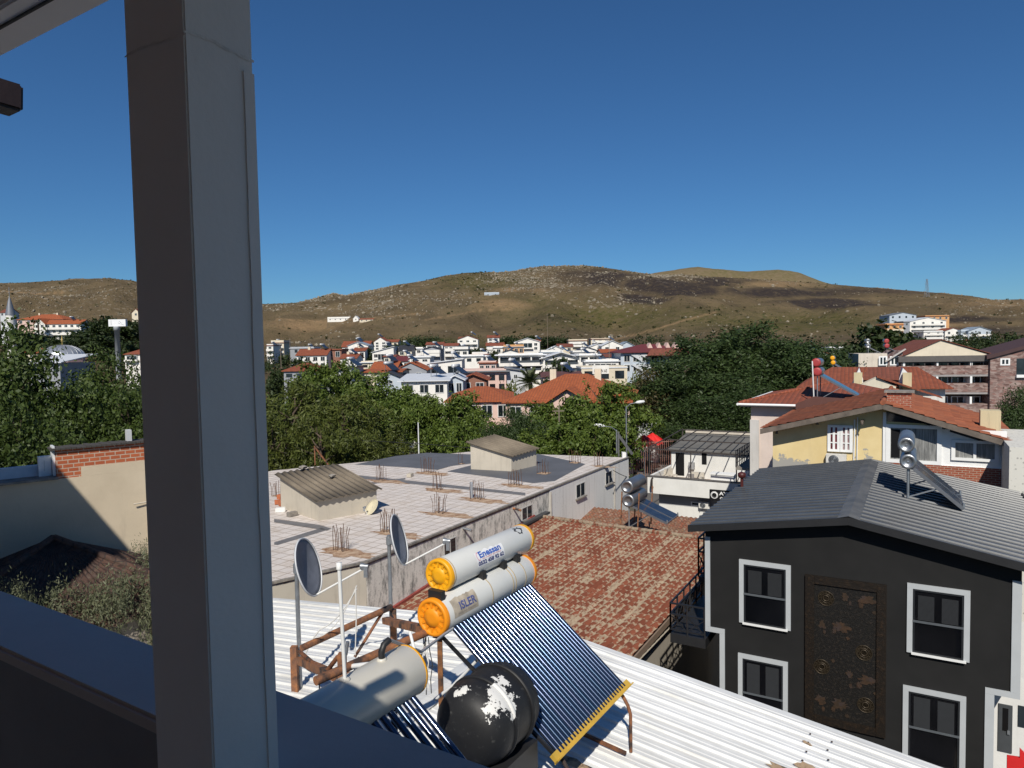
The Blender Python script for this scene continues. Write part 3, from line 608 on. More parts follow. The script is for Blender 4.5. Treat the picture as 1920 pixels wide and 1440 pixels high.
rb('cross_bar',at(722,1163,11.3),at(822,1186,8.7),.05,RUST,True)
rb('angle_bar',at(562,1238,10.3),at(665,1283,7.9),.05,RUST,True)
rb('angle_bar',at(562,1222,10.4),at(612,1265,8.9),.03,RUSTP); rb('angle_bar',at(610,1262,8.9),at(633,1232,8.7),.03,RUSTP)
rb('pipe_stub',at(648,1228,7.8),at(652,1203,7.8),.022,GALV)
rb('diagonal_bar',at(645,1280,7.8),at(614,1330,8.3),.03,RUSTP)
# ------------------------------------------------------------------ cables and water pipes
def hang(p,q,sag,n=10): 
    p=V(p);q=V(q); return [p.lerp(q,i/n)-ZUP*(sag*4*(i/n)*(1-i/n)) for i in range(n+1)]
CABLE=plain('white_cable',(.62,.61,.58),.6); CABB=plain('black_cable',(.02,.02,.02),.6)
def line(nm,label,pts,r,mat,cat='cable',group=None):
    m=MB(); m.tube(pts,r,6); o=m.build(nm,mat,loc=pts[0]); tag(o,label,cat,group); return o
lnb=at(668,1085,10.1)
line('cable','white cable looping from the left dish receiver down around its pole',hang(lnb-ZUP*.15,at(600,1180,10.3),.1,8)+hang(at(585,1200,10.3),at(566,1235,10.3),.02,4)+hang(at(570,1250,10.2),at(610,1262,9.2),.05,5),.011,CABLE,group='cables on the white roof')
line('cable','pale cable hanging straight down from the left dish receiver',[at(667,1100,10.1),at(668,1160,10.1),at(666,1228,10.0)],.009,CABLE,group='cables on the white roof')
line('cable','grey cable swinging from the left dish receiver to the roof sheet',hang(at(669,1098,10.1),at(590,1196,10.2),.18,10),.008,CABLE,group='cables on the white roof')
line('cable','black hose sagging from the frame corner to the lower tank',hang(at(732,1150,11.4),at(800,1155,8.9),.22,10),.016,CABB,'hose')
line('water_pipe','thin white pipe rising from the beige tank to the large heater',[j+ZUP*.14+SF.v*.1,at(790,1222,6.9),at(832,1190,8.0),at(850,1178,8.3)],.016,plain('grey_pipe',(.4,.4,.4),.5),'pipe','water pipes at the tanks')
line('water_pipe','white vertical pipe stub rising beside the black elbow pipe',[at(781,1235,6.6),at(769,1186,6.75)],.016,WPLAST,'pipe','water pipes at the tanks')
line('water_pipe','thick white pipe lying level behind the beige tank',[at(655,1250,7.6),at(720,1243,7.2),at(745,1241,7.1)],.03,WPLAST,'pipe','water pipes at the tanks')
line('water_pipe','pale pipe slanting from the black tank up past the rusty post',[at(815,1312,7.6),at(850,1285,7.9),at(900,1232,8.6)],.02,WPLAST,'pipe','water pipes at the tanks')
rs=random.Random(11)
for i in range(7):
    a=at(797+rs.uniform(-4,6),1195,8.5); b=at(795+rs.uniform(-8,14),1285+rs.uniform(-10,20),8.3); mid=a.lerp(b,.5)+V((rs.uniform(-.08,.08),0,0))
    line('cable','thin cable of the tangle hanging down beside the rusty post',[a,a.lerp(mid,.5)+V((rs.uniform(-.02,.02),0,0)),mid,mid.lerp(b,.5)+V((rs.uniform(-.03,.03),0,0)),b],.006,CABLE if i%3 else CABB,group='cable tangle at the rusty post')
for i,(s,e_,lb) in enumerate((((672,1232),(618,1325),'black cable drooping under the cut end of the front rusty pipe'),((598,1272),(602,1318),'short black cable hanging from the end of the front rusty pipe'))):
    line('cable',lb,hang(at(*s,8.2),at(*e_,8.8),.15,8),.008,CABB,group='cables on the white roof')
p=[atz(1180,1393,-5.42),atz(1140,1402,-5.4),atz(1105,1418,-5.38),atz(1060,1422,-5.3)]; line('cable','pale cable lying across the white roof at the heater leg',p,.01,CABLE,group='cables on the white roof')
# ------------------------------------------------------------------ concrete flat-roofed building with reinforcing bars
AC=-7.0
c2=atz(687,1055,AC); c1=atz(517,1093,AC); c3=atz(1178,858,AC); c4=atz(880,847,AC); c5=atz(515,882,AC); c6=atz(400,900,AC); c7=atz(400,1119,AC)
ring=[c7,c1,c2,c3,c4,c5,c6]
cb=thing('concrete_building','wide unfinished concrete building with a tiled flat roof terrace and mouldy grey walls','building',(c2.x,c2.y,-14),-30)
t=NT('mouldy_concrete'); v=t.co('UV'); n=t.noise(v,.8,8,.72); n2=t.noise(t.co('UV',(1,.4,1)),3,8,.75); n3=t.noise(v,14,6,.7); sp=t.n('SeparateXYZ'); t.l(v,sp.inputs[0])
k=t.mix(t.ramp(n,.3,.7),(.62,.60,.54),(.78,.75,.68)); k=t.mix(t.ramp(n2,.48,.62,0,.85),k,(.15,.15,.14)); k=t.mix(t.ramp(n3,.56,.7,0,.6),k,(.09,.09,.085))
t.col(k); t.bump(n3,.6,.02,t.bump(n,.5,.05)); MOULD=t.set(.95,0,.1)
t=NT('white_washed_wall'); v=t.co('UV'); n=t.noise(t.co('UV',(3,.22,1)),1.2,7,.7); n3=t.noise(v,9,6,.7)
k=t.mix(t.ramp(n,.5,.72,0,.5),(.76,.75,.72),(.42,.40,.36)); k=t.mix(t.ramp(n3,.6,.7,0,.6),k,(.18,.17,.16)); t.col(k); t.bump(n3,.3,.02); WASH=t.set(.9,0,.2)
# walls: the mouldy stretch and the white-washed stretch of the long wall
dvec=(c3-c2); Lw=dvec.length; dv=dvec.normalized(); nv=V((dv.y,-dv.x,0))
def wallhit(px,py): return hit(px,py,c2,nv)
def onwall(s,z,out=0): return c2+dv*s+ZUP*(z-AC)+nv*out
sA=(wallhit(1030,905)-c2).dot(dv); sB=(wallhit(1150,870)-c2).dot(dv)
def wallseg(pa,pb,th,z0,z1,name,mat,outv):
    m=MB(); m.prism([V((p.x,p.y,z0)) for p in (pa,pb,pb-outv*th,pa-outv*th)],(0,0,z1-z0)); return m.build(name,mat,cb)
wallseg(onwall(0,AC),onwall(sA-.01,AC),.3,-14,AC-.02,'wall',MOULD,nv)
wallseg(onwall(sA+.01,AC,.02),onwall(Lw,AC,.02),.3,-14,AC-.03,'wall',WASH,nv)
wallseg(onwall(Lw*.985,AC,.0),c3-nv*.2,.25,-14,AC+.35,'corner_parapet',WASH,nv)
n2_=(c2-c1).normalized(); nn=V((n2_.y,-n2_.x,0)); wallseg(c1-n2_*6,c2-nn*.0-n2_*.03,.3,-14,AC-.02,'wall',stucco('pale_concrete_wall',(.52,.48,.40),.5),nn)
core=MB(); core.prism([V((p.x,p.y,-14)) for p in [c2+(-nv*.35)+(-nn*.35)]+[c3-nv*.35]+[c4,c5,c6,c7-nn*.35]],(0,0,14+AC-.12)); core.build('wall',stucco('pale_concrete_wall',(.52,.48,.40)),cb)
t=NT('roof_terrace_tiles'); v=t.co('Object'); br=t.n('TexBrick'); t.l(v,br.inputs['Vector']); br.offset=0; br.inputs['Scale'].default_value=1
br.inputs['Brick Width'].default_value=.5; br.inputs['Row Height'].default_value=.5; br.inputs['Mortar Size'].default_value=.022; br.inputs['Mortar Smooth'].default_value=.3
br.inputs['Color1'].default_value=(.66,.60,.55,1); br.inputs['Color2'].default_value=(.58,.53,.49,1); br.inputs['Mortar'].default_value=(.27,.21,.16,1)
n=t.noise(v,.35,6,.7); n2=t.noise(v,1.6,7,.7); k=t.mix(t.ramp(n,.35,.65,0,.35),br.outputs[0],(.56,.50,.46)); k=t.mix(t.ramp(n2,.5,.7,0,.5),k,(.37,.28,.19)); t.col(k); t.bump(n2,.15,.01); TTILE=t.set(.7,0,.3)
def ring_in(z): return [V((p.x,p.y,z)) for p in ring]
MB().prism(ring_in(AC-.1),(0,0,.1)).build('roof_terrace',TTILE,cb)
t=NT('terrace_edge'); v=t.co('Object'); n=t.noise(v,5,6,.7); t.col(t.mix(t.ramp(n,.35,.65),(.30,.27,.23),(.14,.13,.12))); EDGE=t.set(.9)
m=MB(); m.obox(onwall(-.02,AC+.03),onwall(Lw,AC+.03),.12,.07); m.obox(c1-n2_*3+ZUP*.03,c2+ZUP*.03,.12,.07); m.build('roof_kerb',EDGE,cb)
# dark waterproof coating and dark stripes laid on the terrace
COAT=plain('dark_roof_coating',(.105,.108,.118),.7,var=.15,sc=.7)
def sheet(pxs,z,name,mat,par_=cb): return MB().prism([atz(x,y,z) for x,y in pxs],(0,0,.004)).build(name,mat,par_)
sheet([(665,871),(742,855),(800,849),(884,852),(884,869),(845,874),(820,881),(760,876)],AC+.004,'dark_coating',COAT)
sheet([(838,884),(885,872),(1008,851),(1098,870),(1040,902),(1000,906),(925,895)],AC+.004,'dark_coating',COAT)
STR=plain('dark_tile_stripe',(.15,.145,.145),.7,var=.2,sc=3)
for q in ([(612,887),(680,892),(985,924),(985,929),(680,898),(612,893)],[(514,973),(598,984),(622,991),(612,995),(590,991),(514,979)],[(602,990),(616,993),(520,1022),(514,1021),(514,1017)],[(622,914),(760,896),(760,899),(622,918)]):
    sheet(q,AC+.006,'dark_stripe',STR)
# windows and rain spouts in the long wall
FRW=plain('window_frame_grey',(.45,.44,.42),.6)
def win_on(px0,py0,px1,py1,off=.0):
    a=wallhit(px0,py0); b=wallhit(px1,py1); s0=(a-c2).dot(dv); s1=(b-c2).dot(dv); z0=min(a.z,b.z); z1=max(a.z,b.z)
    return s0,s1,z0,z1
def wall_window(s0,s1,z0,z1,out):
    m=MB(); pts=[onwall(s,z,out+.012) for s,z in ((s0,z0),(s1,z0),(s1,z1),(s0,z1))]; m.prism(pts,-nv*.01); w_=m.build('window',GLASS,cb)
    f=MB(); f_=.05
    for (x0,z_0,x1,z_1) in ((s0-f_,z0-.02,s1+f_,z0),(s0-f_,z1,s1+f_,z1+.03),(s0-f_,z0,s0,z1),(s1,z0,s1+f_,z1),((s0+s1)/2-.02,z0,(s0+s1)/2+.02,z1)):
        f.prism([onwall(x,z,out+.03) for x,z in ((x0,z_0),(x1,z_0),(x1,z_1),(x0,z_1))],-nv*.028)
    f.build('window_frame',FRW,w_)
    sl=MB(); sl.prism([onwall(s0-.12,z0-.09,out),onwall(s1+.12,z0-.09,out),onwall(s1+.12,z0-.09,out+.12),onwall(s0-.12,z0-.09,out+.12)],(0,0,.06)); sl.build('window_sill',EDGE,w_)
for (xa,ya,xb,yb,o_) in ((1080,930,1095,908,.02),(1135,905,1146,886,.02),(1136,974,1147,962,.02),(979,970,997,952,.0),(833,1033,854,1016,.0)):
    a=wallhit(xa,ya); b=wallhit(xb,yb); s0=(a-c2).dot(dv); s1=(b-c2).dot(dv); zc=(a.z+b.z)/2+.0; hh=.34 if o_ else .27
    wall_window(s0,s1,zc-hh,zc+hh,o_)
for (x,y,mt) in ((868,990,GALV),(962,953,RUST)):
    p=wallhit(x,y); s=(p-c2).dot(dv); m=MB(); m.tube([onwall(s,p.z,0),onwall(s,p.z-.06,.42)],.05,10); m.build('rain_spout',mt,cb)
for s,z0_ in ((sA,-14),(sB,-14)):
    m=MB(); m.tube([onwall(s,z0_,.07),onwall(s,AC-.15,.07)],.05,8); m.build('downpipe',plain('grey_downpipe',(.4,.37,.33),.6),cb)
# reinforcing bars sticking out of the terrace in clusters, with the rust they shed
STAIN=NT('rust_stain'); t=STAIN; v=t.co('Object'); n=t.noise(v,2.5,7,.75); t.col(t.mix(t.ramp(n,.36,.62),(.20,.095,.045),(.50,.37,.26))); STAINM=t.set(.85,0,.2)
RBAR=rustm('reinforcing_bar',(.06,.035,.025),(.16,.07,.03),12)
def rebars(px,py,hpx,label,nx=4,seed=0,wide=.45,stain=1.0,h=None):
    o=atz(px,py,AC); D_=o.y; hh=h or hpx/FPX*D_; r=random.Random(seed); f=Fr(o,-30)
    th=thing('rebar_cluster',label,'rebar',o,-30,'reinforcing bars on the flat roof')
    for i in range(nx):
        for j in (0,1):
            if j and r.random()<.15: continue
            a=(i/(nx-1)-.5)*wide+r.uniform(-.03,.03); b=(j-.5)*.3+r.uniform(-.03,.03); q=hh*r.uniform(.8,1.08)
            m=MB(); m.tube([f.P(a,b,AC),f.P(a+r.uniform(-.03,.03),b+r.uniform(-.02,.02),AC+q*.6),f.P(a+r.uniform(-.08,.08),b+r.uniform(-.05,.05),AC+q)],.0115,6); m.build('steel_bar',RBAR,th)
    m=MB(); m.lathe(f.P(0,0,AC+.02),ZUP,[(wide*.62,0),(wide*.62,.012)],4,False,f.u+f.v*.9); m.build('cast_pad',STAINM,th)
    if stain:
        g_=Fr(o,-30); m=MB(); r2=random.Random(seed+50); pts=[]
        for i in range(22):
            q=2*math.pi*i/22; rr=(.5+.6*r2.random())*stain; pts.append(g_.P(.5*stain+rr*1.45*math.cos(q),-.15+rr*.5*math.sin(q),AC+.008))
        m.prism(pts,(0,0,.003)); m.build('rust_stain',STAINM,th)
    return th
rebars(640,1032,46,'rusty rebar cluster nearest the left satellite dish, in the front of the roof',5,1)
rebars(728,998,42,'rusty rebar cluster just left of the edge-on satellite dish',6,2,.6)
rebars(824,962,36,'rusty rebar cluster at the middle of the roof, between shed and wall',5,3)
rebars(895,936,36,'rusty rebar cluster with a grey pipe, close to the long parapet',5,4,.5)
rebars(821,918,32,'rusty rebar cluster behind the middle one, on the dark stripe',5,5)
rebars(715,901,30,'rusty rebar cluster beside the corrugated roof of the nearer shed',5,6)
rebars(802,886,30,'rusty rebar cluster at the edge of the far dark coating',5,7,.6)
rebars(966,910,30,'thin rebar cluster right of the dark coating in front of the far shed',5,8,.6)
rebars(1020,888,28,'thin rebar cluster standing on the dark coating right of the far shed',5,9,.7,0)
rebars(866,870,24,'pair of short bars standing against the left side of the far shed',2,10,.3,0)
rebars(1078,868,26,'thin rebar cluster on the pale roof near the far right corner',4,11,.6,0)
rebars(1125,874,26,'thin rebar cluster closest to the far right end of the parapet',4,12,.5,.6)
rebars(519,930,28,'dark rebar cluster half hidden by the column, left of the nearer shed',4,13,.4,0)
gp=atz(884,934,AC); m=MB(); m.tube([gp,gp+ZUP*.75],.075,12); tag(m.build('grey_pipe',plain('pvc_grey',(.32,.34,.37),.5),loc=gp),'short grey plastic pipe standing among rebars near the long parapet','pipe')
# sheds on the terrace
t=NT('old_fibre_cement'); v=t.co('UV'); n=t.noise(v,1.2,7,.7); n2=t.noise(v,9,5,.7)
k=t.mix(t.ramp(n,.35,.65),(.255,.21,.155),(.165,.135,.10)); k=t.mix(t.ramp(n2,.55,.7,0,.6),k,(.09,.08,.07)); t.col(k); t.bump(n2,.3,.01); FIBRE=t.set(.95,0,.1)
SHW=stucco('shed_plaster',(.50,.45,.37),.4,(.2,.18,.15))
def shed(lab,base,tops,roofpx,over=.0,bev=None):
    b=[atz(x,y,AC) for x,y in base]             # left-back, front corner, right
    f_=b[1]; e1=b[0]-f_; e2=b[2]-f_; bk_=b[0]+e2
    th=thing('rooftop_shed',lab,'shed',f_,0,'sheds on the flat roof')
    hL=tops[0]/FPX*b[0].y; hF=tops[1]/FPX*f_.y; hR=tops[2]/FPX*b[2].y
    P_=[b[0],f_,b[2],bk_]; H=[hL,hF,hR,hL+hR-hF]
    m=MB(); vs=[p for p in P_]+[p+ZUP*h for p,h in zip(P_,H)]; m.add(vs,[(3,2,1,0),(4,5,6,7),(0,1,5,4),(1,2,6,5),(2,3,7,6),(3,0,4,7)]); m.build('wall',SHW,th)
    # corrugated sheet: ribs run down the slope from the back edge to the front edge
    u1=e2.normalized(); l2=e2.length; u0=e1.normalized(); l1=e1.length
    def fn(u,v):
        a=-.18+u*(l2+.36); c=-.2+v*(l1+.4)
        z=hF+(hR-hF)*a/l2+(hL-hF)*c/l1+.05+.034*math.cos(2*math.pi*a/.30)
        return f_+u1*a+u0*c+ZUP*z
    k=MB(); k.grid(int((l2+.36)/.30*8),2,fn,True)
    lo=[(x[0],x[1],x[2]-.018) for x in k.v]; n=len(k.v); ff=list(k.f); k.v+=lo; k.f+=[tuple(i+n for i in q[::-1]) for q in ff]; k.s+=[True]*len(ff)
    nu=int((l2+.36)/.30*8)+1
    for row in (0,2): 
        for i in range(nu-1): k.f.append((row*nu+i,row*nu+i+1,n+row*nu+i+1,n+row*nu+i)); k.s.append(False)
    k.build('corrugated_roof',FIBRE,th,fix=False); return th,f_,u1,u0,l1,l2,hF,hR,hL
s1=shed('nearer rooftop shed, larger, with a stone lying on its corrugated fibre roof',[(527,952),(598,977),(707,957)],(62,40,41),None)
s2=shed('far rooftop shed at the back of the terrace with a lighter corrugated roof',[(883,880),(959,884),(1006,873)],(50,30,33),None)
def stones(o,lst,mat,nm,label,cat):
    for i,(x,y,sz) in enumerate(lst): pass
r=random.Random(2)
def lump(c,s,seed,flat=.6):
    r=random.Random(seed); m=MB(); vs=[]; 
    for x,y,z in _ico: j=1+r.uniform(-.2,.2); vs.append((c[0]+x*s*j,c[1]+y*s*j*.8,c[2]+z*s*j*flat))
    m.add(vs,_icf+[(6,10-1,7) if 0 else (9,8,7),(9,7,6)]); return m
sp=s1[1]+s1[2]*(s1[5]*.62)+s1[3]*(s1[4]*.55); zz=s1[6]+(s1[7]-s1[6])*.62+(s1[8]-s1[6])*.55+.16
tag(lump((sp.x,sp.y,AC+zz),.2,3).build('roof_stone',EDGE,loc=sp),'grey stone weighing down the corrugated roof of the nearer shed','stone')
sp=s1[1]+s1[2]*(s1[5]*.12)+s1[3]*(s1[4]*1.0); zz=s1[6]+(s1[8]-s1[6])+.15
tag(lump((sp.x+.6,sp.y+.5,AC+zz+.05),.22,5).build('roof_stone',EDGE,loc=sp),'dark stone lying on the back edge of the nearer shed roof','stone')
HB_=plain('hollow_brick',(.42,.13,.055),.85,var=.2,sc=9)
for i,(x,y,lb) in enumerate(((521,946,'left'),(529,949,'middle'),(538,948,'right'),(526,940,'top left'),(533,941,'top right'))):
    p=atz(x,y+4 if i>2 else y,AC); z=AC+(.12 if i<3 else .33); m=MB(); m.cbox((p.x,p.y,z),.28,.2,.2,20+i*17); o=m.build('hollow_brick',HB_,loc=(p.x,p.y,AC),bevel=.01); tag(o,'%s orange hollow brick in the small pile beside the nearer shed'%lb,'brick',"bricks piled by the shed")
for i,(x,y,lb) in enumerate(((526,960,'white broken slab lying in front of the brick pile'),(548,968,'grey stone block at the left foot of the nearer shed'),(769,894,'lone grey block on the tiles in the middle of the far roof'))):
    p=atz(x,y,AC); m=MB(); m.cbox((p.x,p.y,AC+.1),.42,.26,.2,15+30*i); tag(m.build('stone_block',[WPLAST,EDGE,SHW][i],loc=(p.x,p.y,AC),bevel=.02),lb,'block')
p=atz(700,962,AC); fo=V((p.x,p.y,AC)); dish(at(697,953,p.y-.1)+ZUP*.05,V((-.6,-.55,.62)),.34,fo,'cream satellite dish leaning by the wall of the nearer shed',.3,1.1,GALV,plain('dish_cream',(.55,.5,.36),.6),plain('dish_cream',(.55,.5,.36),.6))
p=atz(940,880,AC); m=MB()
br_=thing('dead_branch','bare dry branch leaning against the front of the far shed','branch',p)
for i in range(5): m=MB(); m.tube([p,p+V((-.15*i+.2,-.05,.25+.05*i)),p+V((-.3*i+.45,-.1,.6+.03*i))],.02,5,rs=[.025,.018,.006]); m.build('twig',BARK,br_)
# low wire stand at the left edge
# ------------------------------------------------------------------ brown tiled house between
rl=hit(1010,968,c2,nv)+nv*.12; rz=rl.z; rr2=atz(1322,1010,rz); rdir=(rr2-rl); rdir.z=0; rdir.normalize(); TF=Fr(rl,math.degrees(math.atan2(rdir.y,rdir.x)))
th=thing('tiled_house','long low house under a dark red clay tile roof blotched with beige lichen','house',(rl.x,rl.y,-14),TF.deg)
t=NT('lichen_clay_tiles'); v=t.co('Object'); n=t.noise(t.co('Object',(1.5,.5,1)),1.8,7,.7); n2=t.noise(t.co('Object',(1.6,.7,1)),7,6,.7); sp=t.n('SeparateXYZ'); t.l(v,sp.inputs[0])
rowf=t.math('FRACT',t.math('DIVIDE',sp.outputs[1],.38),0); colf=t.math('FRACT',t.math('DIVIDE',sp.outputs[0],1.32),0)
cell=t.n('TexWhiteNoise',noise_dimensions='2D'); cb_=t.n('CombineXYZ'); t.l(t.math('FLOOR',t.math('DIVIDE',sp.outputs[0],.22),0),cb_.inputs[0]); t.l(t.math('FLOOR',t.math('DIVIDE',sp.outputs[1],.38),0),cb_.inputs[1]); t.l(cb_.outputs[0],cell.inputs[0])
k=t.mix(cell.outputs[0],(.125,.038,.022),(.185,.058,.033)); k=t.mix(t.ramp(n2,.5,.7,0,.5),k,(.11,.045,.03))
n3=t.noise(v,5,5,.7)
lich=t.math('ADD',t.math('MULTIPLY',t.ramp(t.math('ADD',rowf,t.ramp(n3,.3,.7,-.35,.35)),.4,.95),.45),t.math('ADD',t.math('MULTIPLY',t.ramp(t.math('ADD',colf,t.ramp(n3,.3,.7,-.16,.16)),.26,.02),.34),t.math('ADD',t.ramp(n,.3,.7,-.35,.62),t.math('MULTIPLY',t.ramp(t.math('ABSOLUTE',t.math('SUBTRACT',t.math('FRACT',t.math('DIVIDE',sp.outputs[0],.22),0),.75),0),.28,.05),.32))))
lich=t.ramp(t.math('ADD',lich,t.ramp(n2,.3,.7,-.3,.3)),.34,.62,0,.9)
k=t.mix(lich,k,t.mix(t.ramp(n3,.35,.65),(.34,.28,.20),(.24,.19,.135))); t.col(k); t.bump(n2,.4,.012); LTILE=t.set(.9,0,.2)
tslope=.075; b1=-17.5; a1=(rr2-rl).dot(TF.u)+1.3
rk1=TF.L(atz(1266,1195,rz-.075*9)); 
def afar(b): return a1 if b>-3 else a1
def tfn_factory():
    pu=.22; pv=.38; nu=int(a1/pu)*5; rows=int(-b1/pv)
    m=MB(); rowsv=[]
    for j in range(rows+1):
        for e in (0,1):
            b=-(j+e*.98)*pv
            if b<b1: continue
            rowsv.append((b,.0 if e else -.035,))
    vs=[]
    for b,h in rowsv:
        for i in range(nu+1):
            a=i*pu/5; q=(i%5)/5; z=rz+b*tslope+h+.03*math.sin(q*2*math.pi)
            vs.append(TF.P(a,b,z))
    n=nu+1
    m.add(vs,[(j*n+i,j*n+i+1,(j+1)*n+i+1,(j+1)*n+i) for j in range(len(rowsv)-1) for i in range(nu)],True); return m
tm=tfn_factory()
ro=tm.build('tile_roof',LTILE,th,fix=False)
m=MB(); q=[TF.P(0,.0,0),TF.P(a1,0,0)]; 
def bkf(u,v): 
    a=u*a1; b=v*3; return TF.P(a,b,rz-.45*b)
m.grid(60,8,bkf); m.build('rear_roof',LTILE,th,fix=False)
m=MB(); nn_=int(a1/.34)
for i in range(nn_): m.tube([TF.P(i*.34,0,rz+.0),TF.P(i*.34+.36,0,rz+.025)],.085,8)
m.build('ridge_tiles',LTILE,th)
m=MB(); m.prism([TF.P(0.1,-.1,-14),TF.P(a1-.3,-.1,-14),TF.P(a1-.3,b1+.3,-14),TF.P(0.1,b1+.3,-14)],(0,0,14+rz+b1*tslope-.15)); m.build('wall',stucco('tiled_house_stucco',(.4,.36,.3)),th)
FLSH=plain('red_flashing',(.25,.05,.04),.6,var=.3,sc=4)
p0=wallhit(735,1141)+nv*.06; p1_=wallhit(1000,968)+nv*.06; m=MB(); m.obox(p0,p1_,.1,.16); m.build('wall_flashing',FLSH,th)
m=MB(); m.obox(wallhit(967,987)+nv*.1,wallhit(1022,960)+nv*.1,.35,.1); m.build('tar_flashing',plain('tar',(.05,.05,.052),.8),th)
m=MB(); m.obox(TF.P(a1,0,rz-.1),TF.P(a1,b1,rz+b1*tslope-.1),.05,.2); m.build('verge_board',plain('old_board',(.2,.14,.1),.9),th)
# ------------------------------------------------------------------ black house
BO=V((5.07,18.5,0)); BF=Fr(BO,-30)
BW=7.0; BL=8.6
bh=thing('black_house','black rendered house with light grey window surrounds and a dark ribbed metal roof','house',(BO.x,BO.y,-14),-30)
t=NT('black_render'); v=t.co('UV'); n=t.noise(v,.9,6,.6); n2=t.noise(v,40,4); t.col(t.mix(t.ramp(n,.35,.65),(.0095,.0095,.0095),(.0145,.0142,.014))); t.bump(n2,.15,.004); BREND=t.set(.75,0,.3)
TRIM=plain('grey_trim',(.42,.44,.45),.6,var=.05,sc=2); SASH=plain('black_sash',(.018,.02,.023),.4)
def ez(px,py): return BF.W(px,py)
zt_l=ez(1323,1173)[1]; zt_r=ez(1912,1300)[1]; jl=ez(1350,1200)[0]; jr=ez(1864,1300)[0]; aR=ez(1915,1150)[0]
ez_l=-4.72; rid=-4.17; ra=3.47; ez_r=-4.86
jl=max(.35,jl); 
def zeave(a): return ez_l+(rid-ez_l)*a/ra if a<ra else rid+(ez_r-rid)*(a-ra)/(7.2-ra)
out=[(jl,-14),(jl,zt_l),(0,zt_l),(0,zeave(0)-.12),(ra,rid-.12),(aR,zeave(aR)-.12),(aR,zt_r),(jr,zt_r),(jr,-14)]
m=MB(); m.prism([BF.P(a,0,c) for a,c in out],BF.v*BL); m.build('wall',BREND,bh)
tr=MB(); w_=.13
def tbar(a0,c0,a1,c1,mb): mb.box(BF,min(a0,a1),max(a0,a1),-.035,.0-.002,min(c0,c1),max(c0,c1))
m=MB(); tbar(-.003,zt_l,w_,zeave(0)-.35,m); m.build('trim',TRIM,bh)
m=MB(); tbar(-.003,zt_l-w_,jl+w_,zt_l-.001,m); m.build('trim',TRIM,bh)
m=MB(); tbar(jl-.003,-14,jl+w_,zt_l-w_-.002,m); m.build('trim',TRIM,bh)
m=MB(); tbar(aR-w_*1.3,zt_r,aR+.003,zeave(aR)-.45,m); m.build('trim',TRIM,bh)
m=MB(); tbar(jr-w_*1.3,zt_r-w_,aR+.003,zt_r-.001,m); m.build('trim',TRIM,bh)
m=MB(); tbar(jr-w_*1.3,-14,jr+.003,zt_r-w_-.002,m); m.build('trim',TRIM,bh)
# windows: grey surround, black sash, tilted-in upper pane with curtain behind, dark lower pane, sill
CURT=plain('grey_curtain',(.10,.105,.11),.9,var=.1,sc=10)
BDARK=glassm('black_window_glass',(.004,.004,.005),.04)
def bwindow(q,blind):
    (x0,y0),(x1,y1),(x2,y2),(x3,y3)=q   # TL TR BL BR of the surround
    pts=[ez(x,y) for x,y in q]; a0=(pts[0][0]+pts[2][0])/2; a1=(pts[1][0]+pts[3][0])/2; c1=(pts[0][1]+pts[1][1])/2; c0=(pts[2][1]+pts[3][1])/2
    s=MB(); k=.115
    s.box(BF,a0,a1,-.05,-.001,c1-k,c1); s.box(BF,a0,a0+k,-.05,-.001,c0+.02,c1-k-.001); s.box(BF,a1-k,a1,-.05,-.001,c0+.02,c1-k-.001)
    wn=s.build('window',TRIM,bh)
    m=MB(); m.box(BF,a0+k-.02,a1-k+.05,-.10,-.052,c0-.0,c0+.045); m.build('window_sill',WPLAST,wn)
    A0=a0+k+.002;A1=a1-k-.002;C0=c0+.05;C1=c1-k-.002; mid=C0+(C1-C0)*.49
    f=MB(); t_=.04
    for (p0,p1,q0,q1) in ((A0,A0+t_,C0,C1),(A1-t_,A1,C0,C1),(A0+t_,A1-t_,C1-t_,C1),(A0+t_,A1-t_,C0,C0+t_*.6)): f.box(BF,p0,p1,-.045,-.003,q0,q1)
    f.build('sash',SASH,wn)
    f=MB(); f.box(BF,A0,A1,-.062,-.046,mid-.02,mid+.03); f.build('meeting_rail',plain('grey_rail',(.09,.10,.11),.4),wn)
    g_=MB(); g_.box(BF,A0+t_,A1-t_,-.012,-.004,C0+t_*.6,mid-.02); g_.build('lower_pane',BDARK,wn)
    g_=MB(); g_.box(BF,A0+t_,A1-t_,-.012,-.004,mid+.0,C1-t_); g_.build('upper_pane',BDARK,wn)
    w2=(A1-A0-2*t_)
    for (u0,u1) in ((.07,.42),(.58,.93)):
        cm=MB()
        if blind:
            n_=22; 
            for i in range(n_):
                z=mid+.04+(C1-t_-.14-mid)*i/n_; cm.box(BF,A0+t_+w2*u0,A0+t_+w2*u1,-.022,-.014,z,z+(C1-t_-.14-mid)/n_*.72)
        else: cm.box(BF,A0+t_+w2*u0,A0+t_+w2*u1,-.020,-.013,mid+.02,C1-t_-.07)
        cm.build('blind',plain('grey_blind',(.017,.019,.022),.8,var=.1,sc=8),wn)
bwindow([(1387,1048),(1484,1060),(1386,1168),(1482,1182)],True)
bwindow([(1702,1093),(1821,1107),(1699,1222),(1816,1243)],True)
bwindow([(1386,1224),(1479,1241),(1383,1358),(1476,1380)],False)
bwindow([(1695,1284),(1813,1306),(1690,1424),(1808,1452)],False)
